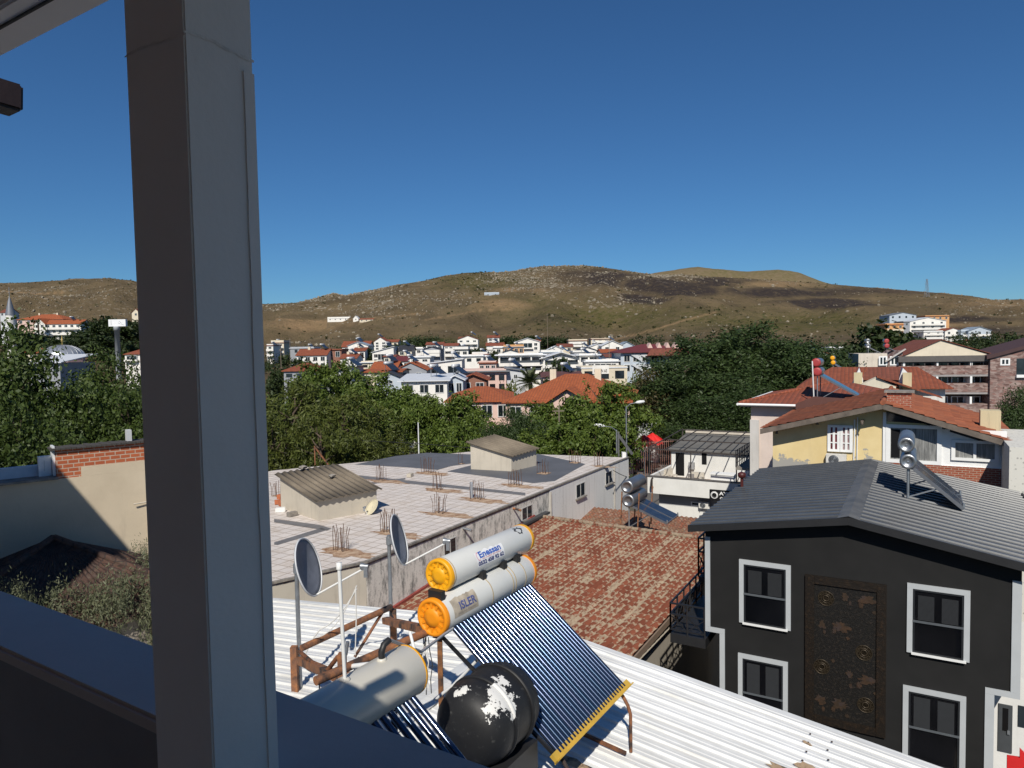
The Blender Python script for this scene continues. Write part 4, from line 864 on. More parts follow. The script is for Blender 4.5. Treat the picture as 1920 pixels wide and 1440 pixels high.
# ornate relief panel: embossed border, clock faces and map-like bronze patches
PQ=[ez(1511,1076),ez(1665,1096),ez(1508,1344),ez(1658,1387)]; a0=(PQ[0][0]+PQ[2][0])/2; a1=(PQ[1][0]+PQ[3][0])/2; c1_=(PQ[0][1]+PQ[1][1])/2; c0_=(PQ[2][1]+PQ[3][1])/2
t=NT('dark_bronze'); v=t.co('UV'); n=t.noise(v,9,8,.75); n2=t.noise(v,45,4,.7); k=t.mix(t.ramp(n,.5,.7),(.014,.010,.007),(.045,.026,.013)); k=t.mix(t.ramp(n2,.6,.7,0,.7),k,(.13,.085,.045)); t.col(k); t.bump(n,.5,.02,t.bump(n2,.5,.01)); BRNZ=t.set(.5,.35)
t=NT('black_embossed'); v=t.co('UV'); n=t.noise(v,14,8,.78); n2=t.noise(v,60,3,.7); k=t.mix(t.ramp(n,.52,.7,0,1),(.008,.007,.006),(.045,.034,.024)); k=t.mix(t.ramp(n2,.63,.7,0,.6),k,(.14,.11,.075)); t.col(k); t.bump(n,.6,.02); EMB=t.set(.5,.2)
pn=thing('relief_panel','tall dark bronze relief panel with round clock motifs and map shapes on the black facade','wall panel',BF.P(a0,0,c0_),-30)
m=MB(); m.box(BF,a0,a1,-.03,-.003,c0_,c1_); m.build('back_plate',EMB,pn)
bw=.20*(a1-a0)/1.7
for q in ((a0,a0+bw,c0_,c1_),(a1-bw,a1,c0_,c1_),(a0+bw,a1-bw,c1_-bw,c1_),(a0+bw,a1-bw,c0_,c0_+bw)):
    m=MB(); m.box(BF,q[0],q[1],-.075,-.031,q[2],q[3]); m.build('border',BRNZ,pn,bevel=.012)
def ringm(a,c,r):
    o_=BF.P(a,-.031,c); m=MB()
    for r0,r1 in ((r*.93,r),(r*.55,r*.62),(r*.30,r*.42)): m.lathe(o_,-BF.v,[(r0,0),(r0,.014),(r1,.014),(r1,0)],40)
    for i in range(12):
        q=2*math.pi*i/12; m.obox(o_-BF.v*.006+BF.u*(r*.68*math.cos(q))+ZUP*(r*.68*math.sin(q)),o_-BF.v*.006+BF.u*(r*.86*math.cos(q))+ZUP*(r*.86*math.sin(q)),.022,.012,-BF.v)
    m.build('clock_motif',plain('worn_brass',(.06,.045,.028),.45,.5,var=.35,sc=18),pn)
for x,y in ((1549,1121),(1620,1223),(1541,1249),(1623,1321)):
    a,c=ez(x,y); ringm(a,c,.185)
MAPA=rustm('copper_relief',(.034,.023,.015),(.065,.036,.02),12,.5); MAPB=rustm('dull_relief',(.028,.02,.014),(.055,.034,.02),14,.5)
def blob(x,y,s,el,seed,mat):
    a,c=ez(x,y); r=random.Random(seed); pts=[]
    for i in range(26):
        q=2*math.pi*i/26; rr=s*(.5+.65*r.random()); pts.append(BF.P(a+rr*el*math.cos(q),-.031,c+rr*math.sin(q)-.1*rr*math.cos(q)))
    m=MB(); m.prism(pts,-BF.v*.012); m.build('map_relief',mat,pn)
for i,(x,y,s,el,mt) in enumerate(((1585,1118,.11,.7,MAPB),(1594,1130,.06,.6,MAPB),(1627,1125,.12,1.8,MAPA),(1615,1134,.08,.8,MAPA),(1542,1170,.11,.9,MAPB),(1546,1184,.06,.6,MAPB),(1578,1175,.13,1.7,MAPA),(1565,1181,.09,.7,MAPB),(1590,1196,.05,1,MAPA),(1593,1263,.1,1.0,MAPB),(1595,1285,.07,.6,MAPB),(1627,1275,.13,1.7,MAPA),(1611,1284,.09,.8,MAPA),(1538,1310,.13,1.0,MAPA),(1544,1328,.07,.6,MAPA),(1575,1320,.13,1.6,MAPB),(1563,1328,.08,.7,MAPA),(1588,1341,.05,1,MAPB),(1640,1148,.05,1,MAPB),(1640,1299,.045,1,MAPB),(1562,1238,.05,.9,MAPB))): blob(x,y,s,el,i,mt)
# roof: trapezoid ribbed sheets down both slopes, ridge flashing, fascia
t=NT('anthracite_sheet'); v=t.co('Object'); n=t.noise(v,1.2,7,.7); n2=t.noise(v,28,3,.6)
k=t.mix(t.ramp(n,.35,.65),(.048,.051,.055),(.066,.070,.075)); k=t.mix(t.ramp(n2,.73,.76,0,.8),k,(.45,.45,.44)); t.col(k); t.bump(n,.08,.03); ANTH=t.set(.3,0,.45)
oh=.36; aL=-.36; aRR=7.75
def rz_(a): return zeave(a)+.02
hprof=[(0,0),(.13,0),(.137,.006),(.16,.006),(.167,0),(.285,0),(.3005,.037),(.3595,.037),(.375,0),(.40,0)]
bsv=[]; k_=-oh
while k_<BL+.25:
    for d,h in hprof[:-1]: bsv.append((k_+d,h))
    k_+=.40
for nm,(A0,A1) in (('roof_slope',(aL,ra)),('roof_slope',(ra,aRR))):
    m=MB(); n_=4; rows=[[BF.P(A0+(A1-A0)*i/n_,b,rz_(A0+(A1-A0)*i/n_)+h) for i in range(n_+1)] for b,h in bsv]
    m.add([p for r_ in rows for p in r_],[(j*(n_+1)+i,j*(n_+1)+i+1,(j+1)*(n_+1)+i+1,(j+1)*(n_+1)+i) for j in range(len(rows)-1) for i in range(n_)]); m.build(nm,ANTH,bh,fix=False)
m=MB()
for s in (-1,1):
    q=ra+s*.24; m.add([BF.P(ra,-oh-.02,rz_(ra)+.06),BF.P(ra,BL+.22,rz_(ra)+.06),BF.P(q,BL+.22,rz_(q)+.034),BF.P(q,-oh-.02,rz_(q)+.034)],[(0,1,2,3)])
t=NT('lead_flashing'); v=t.co('Object'); n=t.noise(v,1.5,6,.7); t.col(t.mix(t.ramp(n,.35,.65),(.11,.11,.105),(.20,.19,.17))); t.bump(n,.3,.04); m.build('ridge_flashing',t.set(.5,.4),bh,fix=False)
FASC=plain('black_fascia',(.017,.017,.018),.5)
m=MB()
m.prism([BF.P(aL,-oh,rz_(aL)-.15),BF.P(ra,-oh,rz_(ra)-.15),BF.P(ra,-oh,rz_(ra)+.032),BF.P(aL,-oh,rz_(aL)+.032)],-BF.v*.03); m.build('fascia',FASC,bh)
m=MB(); m.prism([BF.P(ra+.002,-oh,rz_(ra)-.15),BF.P(aRR,-oh,rz_(aRR)-.15),BF.P(aRR,-oh,rz_(aRR)+.032),BF.P(ra+.002,-oh,rz_(ra)+.032)],-BF.v*.03); m.build('fascia',FASC,bh)
m=MB(); m.box(BF,aRR,aRR+.06,-oh,BL+.25,rz_(aRR)-.12,rz_(aRR)+.05); m.build('fascia',FASC,bh)
m=MB(); m.prism([BF.P(aL,-oh,rz_(aL)-.14),BF.P(ra,-oh,rz_(ra)-.14),BF.P(aRR,-oh,rz_(aRR)-.14),BF.P(aRR,-oh,rz_(aRR)-.1),BF.P(ra,-oh,rz_(ra)-.1),BF.P(aL,-oh,rz_(aL)-.1)],BF.v*(oh-.002)); m.build('soffit',FASC,bh)
m=MB(); m.box(BF,aL,0-.002,0,BL+.2,rz_(aL)-.1,rz_(aL)-.04); m.build('soffit',FASC,bh)
# side balconies with black railings
def rail(name,A0,A1,B0,B1,zf,zt,lab=None):
    o=MB(); 
    pc=[BF.P(A1,B0,0),BF.P(A0,B0,0),BF.P(A0,B1,0)]
    for z in (zt,zt-.02-(zt-zf)*.33,zf+.12):
        for p,q in zip(pc,pc[1:]): o.obox(p+ZUP*z,q+ZUP*z,.045,.04)
    for p,q in zip(pc,pc[1:]):
        n_=max(2,int((q-p).length/.55))
        for i in range(n_+1):
            r_=p.lerp(q,i/n_); o.obox(r_+ZUP*zf,r_+ZUP*zt,.04,.04)
            if i<n_:
                r2=p.lerp(q,(i+1)/n_); zb=zf+.12; zu=zf+(zt-zf)*.6; o.obox(r_+ZUP*zb,r2+ZUP*zu,.02,.02); o.obox(r_+ZUP*zu,r2+ZUP*zb,.02,.02)
    return o.build(name,BLACKP,bh)
z1=ez(1255,1130)[1]; z0=ez(1254,1186)[1]
ab=BF.W(1257,1160)[0]
rail('balcony_railing',ab,-.03,0.0,3.2,z0,z1)
m=MB(); m.box(BF,ab,-.002,-.02,3.3,z0-.25,z0); m.build('balcony_slab',FASC,bh)
rail('balcony_railing',-.62,-.03,1.6,3.4,z0+1.15,z1+1.45); m=MB(); m.box(BF,-.62,-.002,1.6,3.4,z0+1.0,z0+1.15); m.build('balcony_slab',FASC,bh)
# ------------------------------------------------------------------ solar heater on the black roof
rn=V((0,0,1))-BF.u*((ez_r-rid)/(7.2-ra)); rn.normalize(); rp0=BF.P(ra,0,rid+.05)
ft=hit(1698,936,rp0,rn); pb=hit(1803,958,rp0,rn)
l0=BF.L(ft); l1=BF.L(pb)
SILV=plain('brushed_steel_tank',(.34,.35,.36),.38,.85,var=.1,sc=4); PANF=plain('aluminium_frame',(.22,.23,.25),.4,.6)
t=NT('collector_glass'); t.col(t.mix(t.ramp(t.noise(t.co('Object'),3,3),.4,.6),(.02,.028,.045),(.03,.04,.06))); COLG=t.set(.12,0,.7)
def steel_heater(o,fr,a,b,zt,zr,label,group,pl=2.0,npan=2,drop=None,ncyl=2,r=.24,capm=None,lab2=None,tubelook=False,zb=None,run=1.55,pw=.95):
    # a,b: feet under the tank (local); panels slope down along +u
    th=thing('solar_water_heater',label,'solar heater',fr.P(a,b,zr),fr.deg,group)
    L=npan*(pw+.08)
    for i in range(ncyl):
        z=zt+i*(2*r+.04); m=MB(); p0=fr.P(a-.0-(.05*i),b-.0,z); m.lathe(p0,fr.v,[(.0001,0),(r*.55,.03),(r*.6,-.015),(r*.93,-.015),(r,.02),(r,L),(r*.93,L+.02),(.0001,L+.02)],32)
        o_=m.build('tank',SILV,th,fix=False)
        if capm:
            c_=MB(); c_.lathe(p0-fr.v*.02,-fr.v,[(r*1.03,-.02),(r*1.03,.03),(r*.6,.05),(.0001,.05)],28); c_.build('end_cap',capm,o_,fix=False)
    dz=(zb if zb is not None else zr)-(zt-r*.6)
    for i in range(npan):
        b0=b+.05+i*(pw+.08); q0=fr.P(a+.12,b0,zt-r*.6); q1=fr.P(a+.12+run,b0,zt-r*.6+dz); nn_=(q1-q0).normalized().cross(fr.v)*-1
        if nn_.z<0: nn_=-nn_
        m=MB(); m.prism([q0,q1,q1+fr.v*pw,q0+fr.v*pw],-nn_*.09); c_=m.build('collector',PANF,th)
        e=(q1-q0).normalized(); m=MB(); m.prism([q0+e*.04+fr.v*.04+nn_*.004,q1-e*.04+fr.v*.04+nn_*.004,q1-e*.04+fr.v*(pw-.04)+nn_*.004,q0+e*.04+fr.v*(pw-.04)+nn_*.004],-nn_*.003); m.build('collector_glass',COLG,c_)
    for bb in (b+.1,b+L-.1):
        m=MB(); m.obox(fr.P(a,bb,zr),fr.P(a,bb,zt-r*.8),.05,.05); m.build('leg',GALV,th)
        m=MB(); m.obox(fr.P(a+.05,bb,zr+.05),fr.P(a+run*.6,bb,zt-r*.6+dz*.55),.035,.035); m.build('brace',GALV,th)
        m=MB(); m.obox(fr.P(a+.12+run-.03,bb,zr-.02 if zb is None else zb-.05),fr.P(a+.12+run-.03,bb,(zr if zb is None else zb)+.12),.05,.05); m.build('foot',GALV,th)
    return th
zt=BF.L(at(1712,862,ft.y))[2]
rzf=ft.z; steel_heater(None,BF,l0[0]+.05,l0[1]+.1,at(1712,864,ft.y+.2).z,rzf,'steel solar heater with two dark collector panels on the black house roof','solar heaters with collector panels',run=l1[0]-l0[0]-.1,zb=pb.z+.1,r=.21,pw=.92)
m=MB(); p=BF.P(-.15,5.2,rz_(-.15)); m.tube([p,p+ZUP*.35],.05,10); m.lathe(p+ZUP*.32,ZUP,[(.06,0),(.13,.05),(.13,.16),(.06,.2),(.0001,.2)],14); tag(m.build('roof_vent',plain('dark_red_vent',(.07,.012,.01),.5),loc=p),'dark red vent pipe with a cowl at the left edge of the black roof','vent')
# ------------------------------------------------------------------ white annexe to the right
wx=MB(); WA=Fr(BF.P(aR-.55,1.0,0),-30)
an=thing('white_annexe','white plastered house corner with a dark door, right behind the black house','house',(WA.o.x,WA.o.y,-14),-30)
m=MB(); m.box(WA,.1,6,0,4,-14,zt_r-.05); m.build('wall',stucco('annexe_stucco',(.68,.67,.64),.15),an)
a0,c1=WA.W(1872,1318); a1,c0=WA.W(1897,1412); m=MB(); m.box(WA,a0,a1,-.03,-.002,c0,c1); d_=m.build('door',plain('grey_door',(.06,.065,.07),.4),an)
m=MB(); m.box(WA,a0+.08,a1-.08,-.036,-.031,c0+(c1-c0)*.45,c1-.08); m.build('door_glass',BDARK,d_); m=MB(); m.box(WA,a1-.1,a1-.05,-.07,-.032,c0+(c1-c0)*.4,c0+(c1-c0)*.47); m.build('handle',GALV,d_)
a0,c1=WA.W(1909,1322); m=MB(); m.box(WA,a0,a0+1.2,-.02,-.002,c1-.5,c1); m.build('window',GLASS,an)
# red board below
p=at(1900,1430,13.2); m=MB(); q=Fr(p,-30); pts=[(0,-.5),(.35,-.5),(.35,.16),(.2,.30),(.2,.12),(0,.1)]
m.prism([q.P(a-.1,0,p.z+c) for a,c in pts],q.v*.06); o=m.build('red_board',plain('red_board_paint',(.6,.02,.02),.5),loc=(p.x,p.y,p.z-.5)); tag(o,'bright red cut-out board beside the dark door of the white annexe','sign')
m=MB(); m.cbox((p.x+.2,p.y+.3,p.z-5.3),.1,.1,9.8); pst=m.build('sign_post',GALV,o)
# pale textured house wall at the right edge behind the black house
PW=Fr(at(1893,830,24.5),-30); m=MB(); m.box(PW,0,6,0,6,-14,at(1893,838,24.5).z)
t=NT('pebbled_wall'); v=t.co('UV'); vo=t.n('TexVoronoi'); t.l(v,vo.inputs['Vector']); vo.inputs['Scale'].default_value=7; t.col(t.mix(t.ramp(vo.outputs[0],.15,.3),(.34,.33,.3),(.60,.58,.52))); pm=t.set(.9)
tag(m.build('pebbled_house',pm,loc=(PW.o.x,PW.o.y,-14)),'cream wall with a dotted texture at the right edge, behind the black roof','house')
# ------------------------------------------------------------------ shared house parts
def win(fr,a0,a1,c0,c1,parent,frame=WHITE,pane=GLASS,b=0.0,fw=.07,mull=1,sill=False,cur=None,trans=0,dep=.05,name='window'):
    m=MB(); m.box(fr,a0,a1,b-dep*.3,b-.004,c0,c1); w_=m.build(name,pane if cur is None else cur,parent)
    f=MB(); f.box(fr,a0-fw*.2,a0+fw,b-dep,b-.002,c0,c1); f.box(fr,a1-fw,a1+fw*.2,b-dep,b-.002,c0,c1); f.box(fr,a0+fw,a1-fw,b-dep,b-.002,c0,c0+fw); f.box(fr,a0+fw,a1-fw,b-dep,b-.002,c1-fw,c1)
    for i in range(mull): 
        x=a0+(a1-a0)*(i+1)/(mull+1); f.box(fr,x-fw*.45,x+fw*.45,b-dep*.95,b-.003,c0+fw,c1-fw)
    for i in range(trans):
        z=c0+(c1-c0)*(i+1)/(trans+1); f.box(fr,a0+fw,a1-fw,b-dep*.8,b-.0035,z-fw*.2,z+fw*.2)
    f.build('window_frame',frame,w_)
    if sill: s=MB(); s.box(fr,a0-.08,a1+.08,b-.14,b-.001,c0-.06,c0-.002); s.build('window_sill',frame,w_)
    return w_
def dwin(fr,a0,a1,c0,c1,parent,b=0.0,frame=None):      # a far window: a recessed dark pane with one light surround
    m=MB(); m.box(fr,a0,a1,b-.04,b-.004,c0,c1); w_=m.build('window',GLASS,parent)
    if frame:
        f=MB(); k=.07; f.box(fr,a0-k,a0,b-.07,b-.002,c0-k,c1+k); f.box(fr,a1,a1+k,b-.07,b-.002,c0-k,c1+k); f.box(fr,a0,a1,b-.07,b-.002,c0-k,c0); f.box(fr,a0,a1,b-.07,b-.002,c1,c1+k); f.box(fr,(a0+a1)/2-.03,(a0+a1)/2+.03,b-.065,b-.003,c0,c1); f.build('window_frame',frame,w_)
    return w_
TERRA=tiles('terracotta_tiles',(.30,.085,.04),(.22,.06,.03)); TERRAB=tiles('bright_terracotta_tiles',(.42,.115,.04),(.33,.085,.03)); TERRAD=tiles('dull_red_tiles',(.22,.07,.045),(.17,.055,.035))
def slab(pts,th,name,mat,parent):
    m=MB(); m.prism(pts,V((0,0,-th))); return m.build(name,mat,parent)
# ------------------------------------------------------------------ yellow house behind the black one
yo=at(1449,820,31); YF=Fr(yo,-30); yh=thing('yellow_house','pale yellow house with peeling plaster, wide white windows and a low red tile roof','house',(yo.x,yo.y,-14),-30)
yc=lambda x,y:YF.W(x,y)
aW=yc(1893,860)[0]; pk=YF.W(1655,755,-.8); le=YF.W(1425,803,-.8); re=YF.W(1925,836,-.8)
t=NT('yellow_plaster'); v=t.co('UV'); n=t.noise(v,.8,6,.6); sp=t.n('SeparateXYZ'); t.l(v,sp.inputs[0]); n2=t.noise(v,.75,8,.66)
h=t.math('ADD',n2,t.ramp(sp.outputs[1],10.0,8.6,-.27,.07)); k=t.mix(t.ramp(n,.35,.65),(.64,.50,.25),(.72,.58,.31)); k=t.mix(t.ramp(h,.48,.50),k,(.33,.32,.29)); k=t.mix(t.ramp(t.noise(t.co('UV',(2,.2,1)),1.5,5),.55,.8,0,.3),k,(.4,.32,.2)); t.col(k); t.bump(t.noise(v,20,4),.2,.01); YEL=t.set(.85,0,.2)
slopeL=(pk[1]-le[1])/(pk[0]-le[0]); slopeR=(pk[1]-re[1])/(re[0]-pk[0])
def yz(a): return pk[1]-(pk[0]-a)*slopeL if a<pk[0] else pk[1]-(a-pk[0])*slopeR
a_sp=yc(1655,860)[0]; zb=yc(1655,865)[1]
m=MB(); m.prism([YF.P(0,0,-14),YF.P(aW,0,-14),YF.P(aW,0,yz(aW)-.2),YF.P(pk[0],0,pk[1]-.2),YF.P(0,0,yz(0)-.2)],YF.v*9); m.build('wall',YEL,yh)
# right bay: brick band and glazing
BRK=brickm('red_facing_brick',(.33,.085,.045),(.26,.065,.035),(.42,.33,.25),.24,.085,.012)
c_b0=yc(1700,899)[1]; c_b1=yc(1700,868)[1]
m=MB(); m.box(YF,a_sp,aW-.15,-.10,-.002,c_b0,c_b1-.01); m.build('brick_band',BRK,yh)
CURTN=NT('net_curtain'); t=CURTN; v=t.co('UV'); n=t.noise(t.co('UV',(9,.5,1)),2.0,5,.7); t.col(t.mix(t.ramp(n,.3,.7),(.05,.05,.05),(.38,.38,.36))); NETC=t.set(.5,0,.5)
# white glazed bay
gz0=c_b1; m=MB()
top_c=yc(1700,795)[1]
m.box(YF,a_sp,a_sp+.12,-.09,-.003,gz0,yz(a_sp)-.45); m.build('bay_post',WHITE,yh)
aL,cT=yc(1668,795); aR_,cB=yc(1764,855); win(YF,a_sp+.14,aR_,gz0,cT,yh,b=-.03,fw=.14,mull=0,cur=NETC,dep=.08)
m=MB(); m.box(YF,a_sp+.3,a_sp+.62,-.068,-.062,gz0+.2,cT-.2); m.build('window_gap',DARKIN,yh)
m=MB(); m.prism([YF.P(a_sp+.14,-.012,cT+.12),YF.P(aR_+.25,-.012,cT+.02),YF.P(aR_+.25,-.012,yz(aR_+.25)-.42),YF.P(pk[0]+.1,-.012,pk[1]-.45),YF.P(a_sp+.14,-.012,yz(a_sp)-.42)],-YF.v*.03); m.build('gable_glazing',GLASS,yh)
m=MB(); m.box(YF,a_sp+.14,aW-.2,-.09,-.05,gz0-.02,gz0-.001); m.build('window_sill',WHITE,yh)
a0,c1=yc(1785,826); a1,c0=yc(1871,864); 
m=MB(); m.box(YF,aR_+.02,aW-.1,-.05,-.003,gz0,c1+.45); m.build('white_panel',WHITE,yh)
win(YF,a0,a1,c0-.05,c1+.05,yh,b=-.052,fw=.11,mull=1,cur=NETC,dep=.08)
m=MB(); m.box(YF,a1+.12,a1+.3,-.06,-.052,c0-.2,c1+.1); m.build('window_gap',DARKIN,yh)
m=MB(); m.prism([YF.P(aR_+.3,-.052,c1+.5),YF.P(a1+.2,-.052,c1+.1),YF.P(a1-.3,-.052,yz(a1-.3)-.42),YF.P(aR_+.3,-.052,yz(aR_+.3)-.42)],-YF.v*.02); m.build('gable_glazing',GLASS,yh)
RCUR=NT('red_curtain'); t=RCUR; n=t.noise(t.co('UV',(7,.6,1)),2,5,.7); t.col(t.mix(t.ramp(n,.4,.6),(.06,.008,.012),(.25,.02,.035))); RC=t.set(.5,0,.5)
t=NT('red_net_curtain'); n=t.noise(t.co('UV',(7,.6,1)),2,5,.7); t.col(t.mix(t.ramp(n,.4,.6),(.16,.05,.06),(.42,.36,.35))); RNC=t.set(.5,0,.5)
a0,c1=yc(1553,796); a1,c0=yc(1598,848); am=(a0+a1)/2
win(YF,a0,am-.01,c0,c1,yh,b=-.002,fw=.10,mull=1,trans=2,cur=RC,dep=.09); win(YF,am+.01,a1,c0,c1,yh,b=-.002,fw=.10,mull=1,trans=2,cur=RNC,dep=.09)
# roof
oh_=.8; yL=le[0]; yR=re[0]; L_=10
def roofgrid(A0,A1,name,mat,fz,fr,b0,b1,parent,pu=.3,th=.08,bumps=0):
    nu=max(2,int((b1-b0)/pu)*4); m=MB(); nv=max(2,int(abs(A1-A0)/.36))
    r=random.Random(int(abs(A0)*100)); jit={}
    vs=[]; rows=[]
    for j in range(nv+1):
        for e in (0,1):
            if j==nv and e: continue
            rows.append((A0+(A1-A0)*(j+e*.97)/nv, -.03 if e else .015))
    for a,h in rows:
        for i in range(nu+1):
            q=(i%4)/4; vs.append(fr.P(a,b0+(b1-b0)*i/nu,fz(a)+h+.028*math.sin(2*math.pi*q)+(r.uniform(-.012,.012))))
    n=nu+1; m.add(vs,[(j*n+i,j*n+i+1,(j+1)*n+i+1,(j+1)*n+i) for j in range(len(rows)-1) for i in range(nu)],True)
    return m.build(name,mat,parent,fix=False)
t=NT('worn_clay_tiles'); v=t.co('Object'); n=t.noise(v,1.0,7,.7); n2=t.noise(v,6,6,.7); cell=t.n('TexWhiteNoise',noise_dimensions='2D'); sp=t.n('SeparateXYZ'); t.l(v,sp.inputs[0]); cb_=t.n('CombineXYZ'); t.l(t.math('FLOOR',t.math('DIVIDE',sp.outputs[0],.36),0),cb_.inputs[0]); t.l(t.math('FLOOR',t.math('DIVIDE',sp.outputs[1],.3),0),cb_.inputs[1]); t.l(cb_.outputs[0],cell.inputs[0])
k=t.mix(cell.outputs[0],(.24,.075,.04),(.36,.115,.055)); k=t.mix(t.ramp(n,.45,.7,0,.5),k,(.22,.11,.07)); k=t.mix(t.ramp(n2,.58,.75,0,.5),k,(.12,.05,.035)); t.col(k); t.bump(n2,.3,.01); WCLAY=t.set(.85,0,.25)
roofgrid(yL,pk[0],'tile_roof',WCLAY,yz,YF,-oh_,L_,yh); roofgrid(yR,pk[0],'tile_roof',WCLAY,yz,YF,-oh_,L_,yh)
m=MB(); [m.tube([YF.P(pk[0],-oh_+i*.4,pk[1]),YF.P(pk[0],-oh_+i*.4+.42,pk[1]+.03)],.1,8) for i in range(26)]; m.build('ridge_tiles',WCLAY,yh)
OLDW=plain('weathered_fascia',(.13,.105,.085),.85,var=.3,sc=3)
for A0,A1 in ((yL,pk[0]-.003),(pk[0]+.003,yR)):
    m=MB(); m.prism([YF.P(A0,-oh_+.02,yz(A0)-.26),YF.P(A1,-oh_+.02,yz(A1)-.26),YF.P(A1,-oh_+.02,yz(A1)-.035),YF.P(A0,-oh_+.02,yz(A0)-.035)],YF.v*.05); m.build('fascia',OLDW,yh)
    m=MB(); m.prism([YF.P(A0,-oh_+.08,yz(A0)-.14),YF.P(A1,-oh_+.08,yz(A1)-.14),YF.P(A1,-oh_+.08,yz(A1)-.06),YF.P(A0,-oh_+.08,yz(A0)-.06)],YF.v*9.6); m.build('soffit',OLDW,yh)
a,c=yc(1690,760); bo=1.0; m=MB(); cp=YF.P(pk[0]+.55,.9,0); m.box(Fr(cp,-30),-.45,.45,-.35,.35,pk[1]-.3,pk[1]+.32); ch=m.build('chimney',BRK,yh); m=MB(); m.box(Fr(cp,-30),-.55,.55,-.45,.45,pk[1]+.322,pk[1]+.4); m.build('chimney_cap',EDGE,ch)
cp=YF.P(yR-.9,2.4,0); m=MB(); m.box(Fr(cp,-30),-.35,.35,-.35,.35,yz(yR-.9)-.3,yz(yR-.9)+.75); m.build('chimney',stucco('stained_cream',(.55,.47,.3),.6),yh)
# air conditioner
def aircon(fr,a0,a1,c0,c1,b,label,group):
    th_=thing('air_conditioner',label,'air conditioner',fr.P((a0+a1)/2,b,c0),fr.deg,group); m=MB(); m.box(fr,a0,a1,b-.32,b-.06,c0,c1); m.build('casing',plain('ac_casing',(.62,.60,.55),.5),th_,bevel=.015)
    r=(c1-c0)*.42; o_=fr.P(a0+(a1-a0)*.38,b-.325,(c0+c1)/2); m=MB(); 
    for q in (1,.8,.6,.4,.2): m.lathe(o_,-fr.v,[(r*q-.012,0),(r*q-.012,.008),(r*q,.008),(r*q,0)],24)
    m.build('fan_grille',GALV,th_); m=MB(); m.lathe(o_+fr.v*.004,-fr.v,[(.0001,.001),(r,.001),(r,0)],24); m.build('fan_opening',DARKIN,th_,fix=False)
    for q in (.15,.85): m=MB(); x=a0+(a1-a0)*q; m.box(fr,x-.02,x+.02,b-.34,b-.002,c0-.05,c0-.003); m.build('bracket',GALV,th_)
a0,c1=yc(1550,848); a1,c0=yc(1588,872); aircon(YF,a0,a1,c0,c1-.02,0,'white air conditioner under the red curtained window of the yellow house','outdoor air conditioners')
m=MB(); a,c=yc(1600,800); m.tube([YF.P(a+.05,-.05,yz(a)-.5),YF.P(a+.05,-.05,c-.4),YF.P(a+.02,-.06,c0+.1)],.03,6); m.tube([YF.P(a+.16,-.05,yz(a)-.4),YF.P(a+.14,-.05,c0-.8)],.025,6); m.build('wall_pipe',WPLAST,yh)
for x,y in ((1460,805),(1535,788),(1618,788)):
    a,c=yc(x,y); m=MB(); m.box(YF,a-.05,a+.05,-.5,-.0,c-.03,c+.04); m.lathe(YF.P(a,-.5,c-.03),-ZUP,[(.03,0),(.07,.1),(.0001,.1)],10); m.build('wall_lamp',OLDW,yh)
# ------------------------------------------------------------------ beige house behind, with hip roof
bo_=at(1408,770,40); EF=Fr(bo_,-30); eh=thing('beige_house','pale beige house with red hip roof and maroon parapet behind the yellow house','house',(bo_.x,bo_.y,-14),-30)
ec=lambda x,y,b=0:EF.W(x,y,b); zev=ec(1404,757)[1]; aEnd=7.0
m=MB(); m.box(EF,0,aEnd,0,10,-14,zev-.05); m.build('wall',stucco('pink_beige_stucco',(.62,.52,.46),.12),eh)
m=MB(); m.box(EF,-.03,.45,-.12,-.002,-14,zev-.9); m.build('pilaster',stucco('pale_grey_stucco',(.55,.53,.5)),eh)
m=MB(); m.box(EF,-.5,-.002,-.45,10,zev-.14,zev-.02); m.box(EF,-.002,aEnd,-.45,-.002,zev-.14,zev-.02); m.build('soffit',stucco('grey_soffit',(.4,.39,.37)),eh)
r1=EF.L(at(1512,718,44)); E0=EF.P(-.55,-.5,zev);E1=EF.P(aEnd+.5,-.5,zev);E2=EF.P(aEnd+.5,10.5,zev);E3=EF.P(-.55,10.5,zev); ra_=EF.P(3.6,5,r1[2]); rb_=EF.P(aEnd-2,5,r1[2])
CLT=tiles('red_clay_roof',(.30,.085,.045),(.23,.065,.035),pu=.28,pv=.34)
for nm,q in (('hip_roof',[E0,E1,rb_,ra_]),('hip_roof',[E1,E2,rb_]),('hip_roof',[E2,E3,ra_,rb_]),('hip_roof',[E3,E0,ra_])):
    m=MB(); m.prism(q,V((0,0,.06))); m.build(nm,CLT,eh)
m=MB(); [m.tube([E0.lerp(ra_,i/16)+ZUP*.06,E0.lerp(ra_,(i+1.15)/16)+ZUP*.1],.11,6) for i in range(16)]; m.build('hip_tiles',CLT,eh)
m=MB(); m.tube([E0-EF.v*.08+ZUP*.0,E1-EF.v*.08],.08,6); m.tube([E0-EF.u*.08,E3-EF.u*.08],.08,6); m.build('gutter',WHITE,eh)
a0,c1=ec(1492,745,-.7); a1,c0=ec(1600,775,-.7); m=MB(); m.prism([EF.P(a0,-.7,c0-.8),EF.P(a1+1,-.7,c0-.8),EF.P(a1+1,-.7,c1-.1),EF.P(a0+.9,-.7,c1+.05),EF.P(a0,-.7,c1-.35)],EF.v*.25); m.build('parapet',stucco('maroon_stucco',(.12,.055,.045),.1),eh)
m=MB(); m.box(EF,-1.3,-.02,2,6,zev-4.2,zev-4.05); m.build('balcony_slab',EDGE,eh); m=MB(); 
for z in (.25,.5,.75,1.0): m.box(EF,-1.3,-1.27,2,6,zev-4.05+z,zev-4.02+z)
for i in range(9): m.box(EF,-1.31,-1.26,2+i*.49,2.04+i*.49,zev-4.04,zev-3.0)
m.build('balcony_railing',BLACKP,eh)
